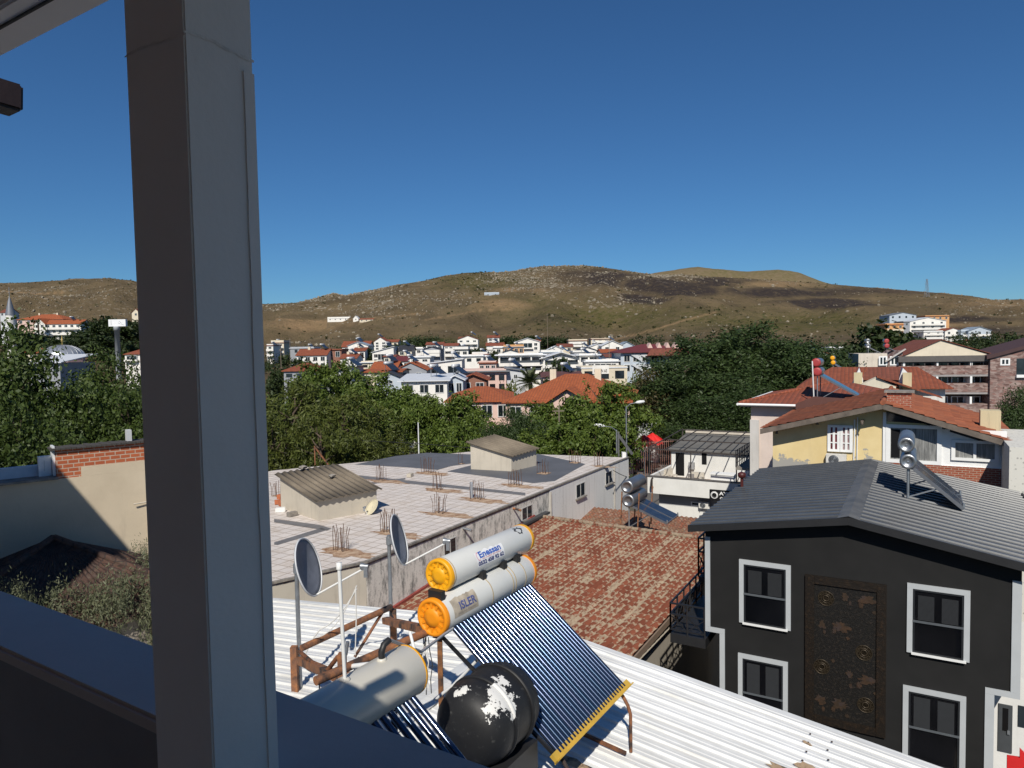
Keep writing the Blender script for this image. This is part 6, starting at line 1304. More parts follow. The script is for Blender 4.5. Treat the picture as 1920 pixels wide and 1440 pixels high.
T(799,830,642,646,656,240,'gs','r','w','red tiled house just behind the dark modern gable',3,1)
T(833,858,644,648,668,232,'gs','r','w','white house with a wide red roof and arched balcony front',3,2,bal=1)
T(852,878,650,656,672,210,'flat','k','w','white house with a dark flat roof edge beside the arched one',2,1)
T(858,896,629,636,655,280,'gf','r','w','white villa with a red topped gable and two balcony rows',3,2,bal=1)
T(860,872,632,634,642,320,'gs','r','w','highest small white house with red roof on the centre slope',1,1)
T(914,936,629,633,645,300,'gs','r','w','white house with an orange red roof, centre, under the hill road',2,2)
T(912,944,643,648,662,235,'gs','r','w','white house with two orange red roofs in the centre of the town',3,2,bal=1)
T(944,982,646,651,664,225,'flat','b','o','low house with an orange wall and long pale blue roof',4,1)
T(966,1012,634,641,656,265,'gf','w','w','broad white gabled house with cream gable in the centre back',3,2)
T(1000,1013,637,640,650,270,'gs','r','c','narrow cream house with red roof leaning on the broad white gable',1,2)
T(1066,1101,636,639,650,310,'flat','d','c','cream apartment with brown roof edge and arched centre, left of two',3,2,bal=2)
T(1108,1143,634,636,649,315,'flat','d','c','cream apartment with brown roof edge and arched centre, right of two',3,2,bal=2)
T(1100,1140,645,652,662,250,'gf','w','w','white gabled hall left of the dark red hotel roof',2,1)
T(1128,1168,639,648,660,240,'gf','w','w','large white gabled roof right beside the dark red hotel roof',2,1)
T(1158,1192,641,650,660,255,'gf','b','b','pale bluish metal gable peeking over the dark red hotel roof',1,1)
T(1080,1122,651,658,668,215,'gf','k','w','white gable with dark verge among the middle rows',2,1)
T(1028,1056,649,655,664,240,'gf','w','w','round topped pale grey roof house in the middle rows',2,1)
T(1046,1074,645,650,660,260,'gs','d','c','small brown roofed house behind the round topped grey roof',2,1)
T(1014,1052,656,661,670,215,'flat','b','w','white house carrying dark solar panels on a blue flat roof',3,1)
T(1074,1114,657,661,672,200,'flat','g','w','white flat roofed house left of the twin orange roofs',3,1)
T(1128,1158,655,661,670,190,'gs','o','w','small house with an orange roof beside the market, left one',2,1)
T(1136,1160,664,669,680,175,'gs','d','w','lower red roofed house beside the blue grey hotel',2,1)
T(942,972,656,660,668,205,'gf','k','w','white house with a black hipped gable left of the balcony hotel',2,1)
T(885,914,660,665,676,190,'flat','r','w','small white house with a red awning strip, left of the balcony hotel',2,1)
T(898,930,677,681,694,148,'flat','r','p','small kiosk with a pink red roof in front of the balcony hotel',3,1)
T(925,945,649,652,662,230,'flat','w','w','tiny white cube house right of the two orange red roofs',1,1)
T(745,793,651,654,662,245,'flat','w','w','long low white wall house left of the dark modern gable',3,1)
# white hotel with black glazed balconies
def balcony_hotel(x0,x1,yt,ye,yb,D,gab,label,n=4):
    t_,f,W,ze,zr,zg=house(x0,x1,yt,ye,yb,D,'gf' if gab else 'flat','w','w',label,0,0,cat='hotel',name='balcony_hotel',depth=12,over=.8)
    zb=at((x0+x1)/2,yb,D).z; H=(ze-zb)/2
    for j in range(2):
        m=MB(); z1=ze-.5-j*H; z0=z1-H*.68; m.box(f,W*.03,W*.97,-.04,-.004,z0,z1); w_=m.build('balcony_glazing',GLASS,t_)
        for i in range(n+1): a=W*(.03+.94*i/n); m=MB(); m.box(f,a-.14,a+.14,-1.2,-.045,z0,z1); m.build('pier',WALLC['w'],t_)
        m=MB(); m.box(f,-.2,W+.2,-1.5,-.05,z0-.75,z0-.01); m.build('balcony',WALLC['w'],t_)
        m=MB(); m.box(f,W*.05,W*.95,-1.45,-1.4,z0,z0+.5); m.build('balcony_glass',plain('grey_balustrade_glass',(.07,.08,.09),.15),t_)
    if gab: m=MB(); m.prism([f.P(W*.08,-.03,ze+.1),f.P(W*.92,-.03,ze+.1),f.P(W/2,-.03,zr-.35)],f.v*.02); m.build('gable_panel',WALLC['g'],t_)
balcony_hotel(934,1018,663,666,695,158,False,'white hotel wing with black glazed balconies, left of the grey gable')
balcony_hotel(1018,1086,661,671,695,156,True,'white hotel centre with a low grey gable over dark balconies',3)
balcony_hotel(1086,1120,663,666,690,155,False,'white hotel end with dark balconies, right of the grey gable',2)
T(1098,1160,674,678,694,150,'flat','w','w','white two storey block in front of the blue grey hotel',3,1)
# market with letters
t_,f,W,ze,zr,zg=T(1090,1176,687,690,714,122,'flat','w','c','cream market building with black lettering over its windows',3,1,ww=2.2,wh=1.5,over=.1,frames=False,cat='shop',name='market')
mm=MB(); mm.box(f,W*.24,W*.60,-.12,-.004,ze-1.0,ze+.5); pnl=mm.build('sign_panel',WALLC['w'],t_)
lettering('BARAN AS',.6,W*.28,lambda x,y:f.P(W*.28+x,-.13,ze-.75+y*1.3),.01).build('lettering',plain('sign_black',(.008,.008,.009)),pnl,fix=False)
# blue grey hotel with a dark red roof
t_,f,W,ze,zr,zg=T(1164,1290,646,660,700,150,'hip','m','b','blue grey hotel with a broad dark red roof and triangular balcony screens',0,0,depth=14,cat='hotel',name='blue_hotel',over=.8)
Hh=(ze-at(1200,697,150).z)/2
for j in range(2):
    for i in range(7):
        a=W*(.05+.135*i); c=ze-.3-j*Hh; dwin(f,a,a+1.15,c-1.6,c-.3,t_,0,WALLC['w'])
        if i in (1,2,4): m=MB(); m.prism([f.P(a-.6,-.35,c-.2),f.P(a+1.6,-.35,c-.2),f.P(a+1.6,-.35,c-Hh+.5)],f.v*.12); m.build('balcony_screen',WALLC['s'],t_)
    m=MB(); m.box(f,W*.36,W*.97,-.3,-.004,ze-.9-j*Hh-1.5,ze-.9-j*Hh-.9); m.build('balcony',WALLC['b'],t_)
m=MB(); m.box(f,W*.36,W*.98,-2,-.005,ze-.9,ze-.75); m.prism([f.P(W*.36,-2.2,ze-.75),f.P(W*.99,-2.2,ze-.75),f.P(W*.99,-.1,ze+.6),f.P(W*.45,-.1,ze+.6)],(0,0,.1)); m.build('lower_roof',ROOFC['d'],t_)
for x in (.42,.56,.69,.82): m=MB(); m.prism([f.P(W*x,3.0,ze+.2),f.P(W*x+1.7,3.0,ze+.2),f.P(W*x+.85,3.0,ze+2.0)],f.v*3); m.build('dormer',WALLC['p'],t_)
# pink beige two storey block, blue roofed white house, brick gable
T(862,949,693,697,732,118,'flat','g','p','pinkish two storey block with dark windows under a grey metal roof',5,2,over=.6,frames=False,ww=1.5)
T(949,984,690,697,730,119,'mr','g','s','bare grey concrete side wing joined to the pinkish two storey block',1,1,ww=.5,wh=.6)
T(752,838,706,715,738,96,'mb','w','w','low white house with a broad white sheet roof and red eave',3,1,over=.5,wh=2)
T(838,868,705,712,738,99,'gf','w','b','bluish gable end beside the low white sheet roofed house',2,1)
T(862,912,702,712,728,106,'gf','r','r','brown brick gable with white trim between the white and pink houses',2,1,over=.5)
T(1018,1090,698,706,714,108,'gs','p','p','pink house with a purplish brown tile roof right of the palm',3,1)
# pink school like houses with big orange roofs
T(838,958,727,752,800,76,'hip','o','p','pink house with a broad bright orange hip roof behind the green trees',4,1,depth=14,frames=True)
t_,f,W,ze,zr,zg=T(948,1172,703,752,800,72,'hip','o','p','long pink house with the largest orange hip roof and a gabled dormer',6,1,depth=18,rot=-12,chim=2,cat='house')
q=at(1032,752,71); F2=Fr(q,-12); w2=4.3; pk_=at(1056,730,71).z
m=MB(); m.prism([F2.P(0,-.6,q.z-3),F2.P(w2,-.6,q.z-3),F2.P(w2,-.6,q.z-.2),F2.P(w2*.42,-.6,pk_),F2.P(0,-.6,q.z)],F2.v*3); m.build('dormer',WALLC['p'],t_)
for s in (0,1):
    m=MB(); e=F2.P(-.5,-1.1,q.z-.25) if s==0 else F2.P(w2+.9,-1.1,q.z-.7); tp=F2.P(w2*.42,-1.1,pk_+.08); m.prism([e,tp,tp+F2.v*6,e+F2.v*6],(0,0,.12)); m.build('dormer_roof',ROOFC['o'],t_)
dwin(F2,w2*.36,w2*.56,pk_-1.9,pk_-.8,t_,-.6,None)
# houses on the right hand hillside
T(1668,1718,586,591,600,430,'gf','g','b','blue grey long house at the top of the right hillside group',4,1,frames=False,depth=12)
T(1735,1780,591,593,600,430,'flat','r','o','low reddish orange house beside the track on the right hill',4,1)
T(1706,1774,595,602,618,380,'gf','w','w','large white four storey block with a gable, in the middle of the hillside group',4,2,bal=1,wh=1.6)
T(1732,1768,620,622,642,350,'flat','w','w','white terrace block right below the large white hillside block',2,3,bal=1,wh=.9)
T(1660,1694,606,609,632,360,'flat','o','o','orange and cream house with balconies at the left of the hillside group',3,2,bal=1)
T(1694,1706,602,604,628,372,'flat','g','g','narrow grey side block between the orange and the large white houses',1,1)
T(1772,1802,615,620,640,355,'gf','r','w','white gabled hillside house with a green sun shade',2,2,bal=1)
T(1802,1818,618,622,640,352,'flat','b','b','narrow pale blue hillside house with blue balcony glass',1,2,bal=1)
T(1816,1858,613,620,640,350,'gf','b','b','wide blue and white hillside house at the right end of the group',3,2,bal=1)
T(1812,1838,637,640,650,330,'gs','r','c','low red roofed cottage under the blue hillside houses',2,1)
T(1520,1552,658,663,676,190,'gf','r','w','white house with red roof and many small windows behind the big tree',4,1)
T(1556,1584,650,652,657,260,'flat','w','w','white flat roof just above the trees, right of the big dark tree',2,1)
# long low shed and hut on the slopes
T(614,672,594,597,603,None,'flat','w','w','long low white shed on the slope above the left part of the town',6,1,frames=False)
T(662,672,592,597,603,None,'gf','w','w','white gabled end house of the long shed on the slope',1,1)
T(674,700,597,599,604,None,'gs','r','c','row of red roofed barns right of the long white shed',3,1)
T(908,936,548,551,554,None,'flat','b','b','small pale turquoise hut high on the main hill',2,1,frames=False)
# ------------------------------------------------------------------ left: mosque, minaret, apartments, billboard
mo=at(118,672,155); mq=thing('mosque','mosque with a ribbed silver dome on a pink drum and a white roofed porch','mosque',(mo.x,mo.y,-14),0)
rD=at(154,668,155).x-mo.x; zD=at(118,668,155).z; zT=at(118,647,155).z; hD=zT-zD
MF=Fr(mo,20)
m=MB(); m.lathe(V((mo.x,mo.y,zD)),ZUP,[(rD*math.cos(q),hD*math.sin(q)) for q in [i*math.pi/2/14 for i in range(14)]]+[(.0001,hD)],40); 
t=NT('lead_dome'); n=t.noise(t.co('Object'),.8,5); t.col(t.mix(t.ramp(n,.4,.6),(.36,.38,.41),(.50,.52,.55))); dm=m.build('dome',t.set(.32,.6),mq,fix=False)
m=MB()
for i in range(24):
    q=2*math.pi*i/24; m.tube([V((mo.x,mo.y,zD))+V((math.cos(q)*rD*math.cos(e),math.sin(q)*rD*math.cos(e),hD*math.sin(e)))*1.005 for e in [j*1.5/8 for j in range(9)]],.07,4,False)
m.build('dome_rib',plain('dome_rib_metal',(.3,.31,.33),.4,.5),dm)
m=MB(); m.lathe(V((mo.x,mo.y,zT-.1)),ZUP,[(.12,0),(.12,.8),(.28,1.0),(.12,1.3),(.05,2.2),(.0001,2.4)],10); m.build('finial',plain('brass_finial',(.5,.36,.12),.4,.6),mq)
m=MB(); m.lathe(V((mo.x,mo.y,zD-5)),ZUP,[(rD*1.02,0),(rD*1.02,4.9),(rD*1.06,5.0),(rD*1.06,5.15),(rD*.9,5.2)],8,False); m.build('drum',stucco('mosque_pink',(.38,.25,.24)),mq)
m=MB(); m.box(MF,-rD*1.5,rD*1.5,-rD*1.2,rD*1.2,-14,zD-4.9); m.build('wall',stucco('mosque_wall',(.5,.4,.37)),mq)
# white roofed porch, nearer
h0=T(52,112,666,681,700,118,'mb','w','g','hall with a plain white sheet roof in front of the mosque dome',4,1,cat='hall',name='white_roof_hall',depth=10,over=.6,frames=False)
T(34,70,654,662,668,170,'hip','o','c','small house with an orange hip roof left of the mosque dome',2,1)
T(0,16,580,586,600,420,'gs','d','s','grey house with a dull red roof behind the minaret',2,1)
mi=at(22,640,150); mn=thing('minaret','white minaret with a pointed grey lead cone beside the mosque','minaret',(mi.x,mi.y,-14)); zc=at(22,591,150).z; ztip=at(20,556,150).z; rM=(at(30,600,150).x-at(15,600,150).x)/2
m=MB(); m.lathe(V((mi.x,mi.y,-14)),ZUP,[(rM*1.15,0),(rM*1.1,8),(rM,14+zc-.1),(rM*1.03,14+zc)],20); m.build('shaft',WALLC['w'],mn)
m=MB(); m.lathe(V((mi.x,mi.y,zc)),ZUP,[(rM*1.1,0),(rM*.9,(ztip-zc)*.25),(rM*.35,(ztip-zc)*.8),(.05,ztip-zc)],20); m.build('cone',plain('lead_grey',(.17,.18,.20),.5,.3),mn)
m=MB(); m.tube([V((mi.x,mi.y,ztip-.2)),V((mi.x,mi.y,ztip+2))],.05,6); m.build('finial',GALV,mn)
m=MB(); m.lathe(V((mi.x,mi.y,at(22,628,150).z)),ZUP,[(rM*1.05,0),(rM*1.35,.9),(rM*1.38,1.9),(rM*1.3,1.9),(rM*1.28,1.0),(rM,.95)],20); m.build('balcony',WALLC['s'],mn)
def flats(*a,**k): return house(*a,cat='apartment block',name='apartment_block',**k)
flats(32,118,590,599,618,330,'hip','o','p','pink apartment block with orange hip roof and pale chimneys, left of the column',nwx=6,nwy=2,chim=2,depth=14)
flats(64,84,597,607,640,305,'gf','o','w','white windowless gable end of the white apartment block on the left',nwx=2,nwy=2,depth=8)
flats(84,146,600,607,638,306,'gs','o','w','white apartment block with balconies and an orange roof above the mosque',nwx=6,nwy=3,bal=1,depth=10,rot=8)
T(247,262,579,586,604,420,'gf','c' if 0 else 'd','c','tall cream gabled house on the slope just left of the column',1,1)
T(234,275,655,664,676,190,'hip','r','w','white house with a red roof at the foot of the billboard',3,1)
bbp=at(221,660,210); bb=thing('billboard','large white billboard on one thick grey pole, left of the column','billboard',(bbp.x,bbp.y,-12)); z0=at(221,612,210).z; z1=at(221,599,210).z; xa=at(205,605,210).x; xb=at(237,605,210).x
m=MB(); m.lathe(V((bbp.x,bbp.y,-12)),ZUP,[(.75,0),(.75,12+z0-1.2),(.9,12+z0-1.2),(.9,12+z0)],16); m.build('pole',plain('billboard_pole',(.42,.44,.46),.5),bb)
m=MB(); m.cbox(((xa+xb)/2,bbp.y,(z0+z1)/2),xb-xa,1.0,z1-z0); m.build('panel',plain('billboard_white',(.78,.78,.78),.5,var=.05),bb)
m=MB(); [m.obox(V((xa+(xb-xa)*u,bbp.y-.52,z0+(z1-z0)*a)),V((xa+(xb-xa)*v_,bbp.y-.52,z0+(z1-z0)*b_)),.12,.02,V((0,1,0))) for u,a,v_,b_ in ((.16,.2,.16,.9),(.56,.5,.68,.35),(.62,.75,.75,.5),(.75,.35,.9,.2))]; m.build('faded_print',plain('faded_grey_print',(.35,.36,.38),.6),bb)
# ------------------------------------------------------------------ left wall with the brick top, shed roof below it
lo=V((-8.3,16,0)); LF=Fr(lo-V((.775,.632,0))*12,39.2); q=LF.L(lo)[0]; lw=thing('brick_topped_wall','tall beige plastered house wall with a rough orange brick top, half in shadow','wall',(lo.x,lo.y,-14),39.2)
zt=at(270,829,16).z; ax_=LF.W(104,842)[0]
t=NT('beige_render'); v=t.co('UV'); n=t.noise(v,.7,7,.65); n2=t.noise(v,25,4); k=t.mix(t.ramp(n,.3,.7),(.52,.43,.31),(.62,.52,.38)); k=t.mix(t.ramp(t.noise(t.co('UV',(2.2,.3,1)),1.2,6,.7),.58,.75,0,.4),k,(.35,.29,.22)); t.col(k); t.bump(n,.35,.03,t.bump(n2,.3,.01)); BEI=t.set(.9,0,.15)
OBR=brickm('orange_hollow_bricks',(.47,.125,.05),(.38,.095,.04),(.48,.38,.29),.20,.088,.011)
zmid=LF.W(150,876)[1]; zm2=LF.W(120,897)[1]; am=LF.W(152,880)[0]
m=MB(); m.box(LF,0,q,0,.4,-14,zm2); m.build('wall',BEI,lw)
m=MB(); m.box(LF,am,q,.0,.4,zm2+.001,zmid); m.build('wall',BEI,lw)
m=MB(); m.box(LF,ax_,am-.002,.02,.4,zm2+.001,zt); m.build('brick_course',OBR,lw); m=MB(); m.box(LF,am,q,.02,.4,zmid+.001,zt); m.build('brick_course',OBR,lw)
m=MB(); r=random.Random(3)
for i in range(20): a=ax_-.1+(q-ax_+.1)*i/20; m.box(LF,a,a+(q-ax_)/20*.97,-.06,.5,zt+.002,zt+.03+r.uniform(0,.02))
m.build('tile_coping',plain('dark_coping_tile',(.05,.045,.04),.9),lw)
m=MB(); m.box(LF,q-2.2 if 0 else LF.W(240,820)[0],LF.W(249,820)[0],.1,.3,zt+.05,zt+.3); m.build('chimney_block',WALLC['s'],lw)
m=MB(); m.box(LF,0,ax_-.05,.5,.62,zm2,LF.W(60,873,.5)[1]); m.build('roof_parapet',plain('bluish_white_panel',(.60,.63,.68),.5),lw)
m=MB(); m.box(LF,0,ax_+.02,-.08,.45,zm2+.002,zm2+.05); m.build('ledge',EDGE,lw)
a0,c1=LF.W(71,857,.3); m=MB(); m.box(LF,a0,ax_-.06,.28,.45,zm2+.052,c1); wv=m.build('window',plain('white_pvc',(.72,.73,.74),.4),lw); m=MB(); m.box(LF,a0+.1,ax_-.18,.272,.279,zm2+.16,c1-.08); m.build('pane',plain('frosted_pane',(.5,.52,.52),.3),wv)
m=MB(); m.box(LF,ax_-.05,ax_-.004,.1,.45,zm2+.06,c1+.22); m.build('window_post',plain('white_pvc',(.72,.73,.74),.4),lw)
m=MB(); m.tube([LF.P(q-.03,-.05,-14),LF.P(q-.03,-.05,LF.W(274,938)[1])],.035,8); m.tube([LF.P(q-.03,-.05,LF.W(274,940)[1]),LF.P(q-.4,-.08,LF.W(258,943)[1])],.015,6); m.build('downpipe',plain('cream_downpipe',(.6,.53,.42),.6),lw)
ap=at(100,1008,13.6); RF=Fr(ap,39.2); sr=thing('shed_roof_house','low shed with a dark old tile hip roof in the shade below the beige wall','shed',(ap.x,ap.y,-14),39.2)
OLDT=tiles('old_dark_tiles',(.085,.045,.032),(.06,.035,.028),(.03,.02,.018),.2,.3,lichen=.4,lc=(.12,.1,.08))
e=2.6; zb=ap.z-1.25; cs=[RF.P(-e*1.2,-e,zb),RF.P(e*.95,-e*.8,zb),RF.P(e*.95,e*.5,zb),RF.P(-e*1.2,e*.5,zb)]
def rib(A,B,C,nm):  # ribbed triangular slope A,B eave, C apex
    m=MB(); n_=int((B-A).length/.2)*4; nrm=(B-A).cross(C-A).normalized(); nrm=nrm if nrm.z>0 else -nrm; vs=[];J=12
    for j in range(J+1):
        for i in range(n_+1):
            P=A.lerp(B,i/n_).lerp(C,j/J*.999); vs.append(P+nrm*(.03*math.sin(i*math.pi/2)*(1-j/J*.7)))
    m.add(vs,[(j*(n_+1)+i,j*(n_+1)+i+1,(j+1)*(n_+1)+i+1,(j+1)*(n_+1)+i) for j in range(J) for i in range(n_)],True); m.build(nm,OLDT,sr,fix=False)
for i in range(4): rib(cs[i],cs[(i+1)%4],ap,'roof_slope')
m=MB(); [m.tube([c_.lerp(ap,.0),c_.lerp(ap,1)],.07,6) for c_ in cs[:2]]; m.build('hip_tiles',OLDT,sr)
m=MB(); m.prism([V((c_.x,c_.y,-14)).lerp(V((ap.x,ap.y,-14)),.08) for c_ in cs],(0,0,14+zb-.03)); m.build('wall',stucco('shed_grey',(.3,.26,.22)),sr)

# small solar heaters on the far roofs: one built, the rest copied
F0=Fr((0,0,0),0); HP=thing('solar_water_heater','tiny silver solar heater standing on a far town roof','solar heater',(0,0,0),0,'solar heaters on far roofs')
m=MB(); m.lathe((0,-.9,1.25),(0,1,0),[(.0001,0),(.26,.01),(.26,1.79),(.0001,1.8)],14); m.build('tank',plain('far_tank',(.6,.6,.6),.4,.3),HP)
m=MB(); m.prism([V((.2,-.85,1.05)),V((1.6,-.85,.1)),V((1.6,.85,.1)),V((.2,.85,1.05))],(0.05,0,.07)); m.build('collector',COLG,HP)
for y in (-.7,.7): m=MB(); m.obox((0,y,-.3),(0,y,1.1),.06,.06); m.build('leg',GALV,HP)
HFAM=fam(HP); first=True
for p,dg in HEATSPOTS:
    if first: HP.location=p; HP.rotation_euler=(0,0,R_(dg)); first=False
    else: dup(HP,p,dg,tree=HFAM)
# ------------------------------------------------------------------ trees: prototypes with trunk, limbs and a crown of leaf-sized faces, then copies
LF_BROAD=leafm('plane_leaf',(.05,.085,.012),(.115,.155,.026),.14); LF_NEAR=leafm('maple_leaf',(.028,.05,.010),(.07,.10,.019),.12)
LF_PINE=leafm('pine_needle',(.042,.058,.010),(.10,.115,.022),.1); LF_DARK=leafm('dark_needle',(.022,.041,.011),(.048,.074,.019),.08); LF_OLIVE=leafm('olive_leaf',(.085,.095,.05),(.16,.17,.10),.2); LF_FAR=leafm('far_leaf',(.022,.038,.012),(.045,.062,.018),.2); LF_YEL=leafm('yellow_green_leaf',(.09,.11,.015),(.14,.15,.03),.3); LF_BRN=leafm('brownish_needle',(.06,.05,.018),(.09,.075,.028),.15)
def crown_pts(rs,lumps,ncl,per,spread,shell=.55):
    w_=np.array([l[3]*l[4]*l[5] for l in lumps])**.75; w_/=w_.sum(); ch=rs.choice(len(lumps),ncl,p=w_); L=np.array(lumps)[ch]
    d=rs.randn(ncl,3); d/=np.linalg.norm(d,axis=1)[:,None]; r=(shell+(1-shell)*rs.rand(ncl))[:,None]
    c=L[:,:3]+d*r*L[:,3:6]; out=np.repeat(d,per,0); p=np.repeat(c,per,0)+rs.randn(ncl*per,3)*spread
    return p,out
def leaf_object(name,p,out,size,elong,mat,rs,up=.35,rnd=.8,parent=None):
    n=len(p); nr=out*.6+np.array([0,0,up])+rs.randn(n,3)*rnd; nr/=np.linalg.norm(nr,axis=1)[:,None]
    a=np.cross(nr,rs.randn(n,3)); a/=np.linalg.norm(a,axis=1)[:,None]; b=np.cross(nr,a); s=(size*(.6+.8*rs.rand(n)))[:,None]
    a=a*s*elong; b=b*s
    v=np.stack([p-a,p-b*.6,p+a,p+b*.6],1).reshape(-1,3)
    me=bpy.data.meshes.new(name); me.vertices.add(4*n); me.vertices.foreach_set('co',v.astype(np.float32).ravel()); me.loops.add(4*n); me.loops.foreach_set('vertex_index',np.arange(4*n,dtype=np.int32)); me.polygons.add(n); me.polygons.foreach_set('loop_start',np.arange(0,4*n,4,dtype=np.int32)); me.polygons.foreach_set('loop_total',np.full(n,4,np.int32)); me.update(); me.validate()
    me.materials.append(mat); o=bpy.data.objects.new(name,me); COL.objects.link(o)
    if parent: o.parent=parent
    return o
def proto(seed,kind,mat,nl=9,ncl=420,per=18,size=.16,elong=1.4,spread=.32,low=.18,H=10,Wd=4.2,name='tree',trunk=.26,shell=.68):
    rs=np.random.RandomState(seed); r=random.Random(seed); lumps=[]
    for i in range(nl):
        h=low+(1-low)*(i+.5)/nl; rad=Wd*(math.sin(math.pi*min(.97,max(.12,(h-low)/(1-low)*.85+.12)))**.7)
        if kind=='pine': rad=Wd*(1.05-.75*max(0,(h-low)/(1-low)-.35))
        if kind=='bush': rad=Wd*(1-.35*((h-low)/(1-low))**3)
        for k in range(5):
            q=r.random()*6.28; d=rad*r.uniform(.25,.85); s=rad*r.uniform(.22,.42); s=max(s,Wd*.15)
            z=h*H-(s*.5 if h>.8 else 0); lumps.append((math.cos(q)*d,math.sin(q)*d,z+r.uniform(-.4,.3),s,s,s*r.uniform(.6,.85)))
    zt=max(l[2]+l[5] for l in lumps); k=H/zt; lumps=[(a,b,c*k,d,e,f*k) for a,b,c,d,e,f in lumps]
    root=thing(name,'prototype','tree',(0,0,0)); m=MB(); 
    m.tube([(0,0,-.3),(r.uniform(-.1,.1),r.uniform(-.1,.1),H*.3),(r.uniform(-.3,.3),r.uniform(-.3,.3),H*.6),(r.uniform(-.3,.3),0,H*.9)],.2,8,rs=[trunk*1.3,trunk,trunk*.6,trunk*.15])
    for l in lumps[::2]:
        z0=max(H*.18,l[2]-r.uniform(.8,2.2)); m.tube([(0,0,z0),(l[0]*.5,l[1]*.5,z0+(l[2]-z0)*.4),(l[0],l[1],l[2])],.1,5,rs=[trunk*.35,trunk*.22,trunk*.07])
    m.build('trunk',BARK,root)
    p,o=crown_pts(rs,lumps,ncl,per,spread,shell); p[:,2]=np.maximum(p[:,2],H*low*.6); leaf_object('crown',p,o,size,elong,mat,rs,parent=root,rnd=.6)
    root['H']=H; root['W']=float(np.percentile(np.abs(p[:,0]),97)*2); return root
PRO={}
PRO['broad']=[proto(s,'b',LF_BROAD,ncl=620,per=22,size=.14,spread=.24,name='broadleaf_tree',low=.12) for s in (1,2,3)]
PRO['tall']=[proto(31,'b',LF_BROAD,ncl=620,per=22,size=.14,spread=.24,name='broadleaf_tree',low=.42)]
PRO['pine']=[proto(s,'pine',LF_PINE,ncl=900,per=18,size=.075,elong=2.6,spread=.2,name='pine_tree',low=.15,shell=.66) for s in (4,5,6)]
PRO['dark']=[proto(s,'b',LF_DARK,nl=11,ncl=1900,per=20,size=.10,elong=1.8,spread=.4,shell=.5,name='dark_pine_tree',low=.2,H=14,Wd=6,trunk=.35) for s in (7,8,9)]
PRO['near']=[proto(s,'b',LF_NEAR,nl=10,ncl=1500,per=24,size=.085,elong=1.25,spread=.25,name='broadleaf_tree',low=.15,H=11,Wd=4.6) for s in (10,11,12)]
PRO['olive']=[proto(s,'bush',LF_OLIVE,nl=7,ncl=3600,per=22,size=.019,elong=2.3,spread=.12,name='olive_tree',low=.62,H=9,Wd=2.2,trunk=.16) for s in (13,14)]
PRO['far']=[proto(s,'b',LF_FAR,nl=6,ncl=170,per=12,size=.34,elong=1.2,spread=.45,name='distant_tree',low=.08,H=9,Wd=4.2) for s in (15,16,17)]
PRO['yel']=[proto(18,'b',LF_YEL,nl=6,ncl=170,per=12,size=.26,elong=1.2,spread=.4,name='distant_tree',low=.1,H=7,Wd=3.6)]
PRO['brown']=[proto(19,'pine',LF_BRN,ncl=500,per=14,size=.1,elong=2.2,spread=.3,name='pine_tree',low=.3,H=12,Wd=4.5)]
USED={}; FAMS={}
rt=random.Random(21)
def tree(kind,px,yt,wpx,D,label,group=None,ground=None,i=None):
    L_=PRO[kind]; i=(USED.get(kind,0) if i is None else i); USED[kind]=USED.get(kind,0)+1; P_=L_[i%len(L_)]
    tp=at(px,yt,D); g_=gz(tp.x,D) if ground is None else ground; h=max(2.0,tp.z-g_); s=wpx*D/FPX/P_['W']; sz=h/P_['H']
    if kind in ('near','broad','tall','pine','dark','brown'): s=max(s,.72*sz)
    if P_.name not in FAMS: FAMS[P_.name]=fam(P_)
    fresh=not P_.get('placed')
    if fresh: o=P_; P_['placed']=1; o.location=(tp.x,D,g_); o.rotation_euler=(0,0,rt.uniform(0,6.28)); o.scale=(s,s,sz)
    else: o=dup(P_,(tp.x,D,g_),math.degrees(rt.uniform(0,6.28)),scale=(s,s,sz),tree=FAMS[P_.name])
    tag(o,label,'tree',group)
    if not group and 'group' in o: del o['group']
    return o
G1='trees between the flat roof and the town'
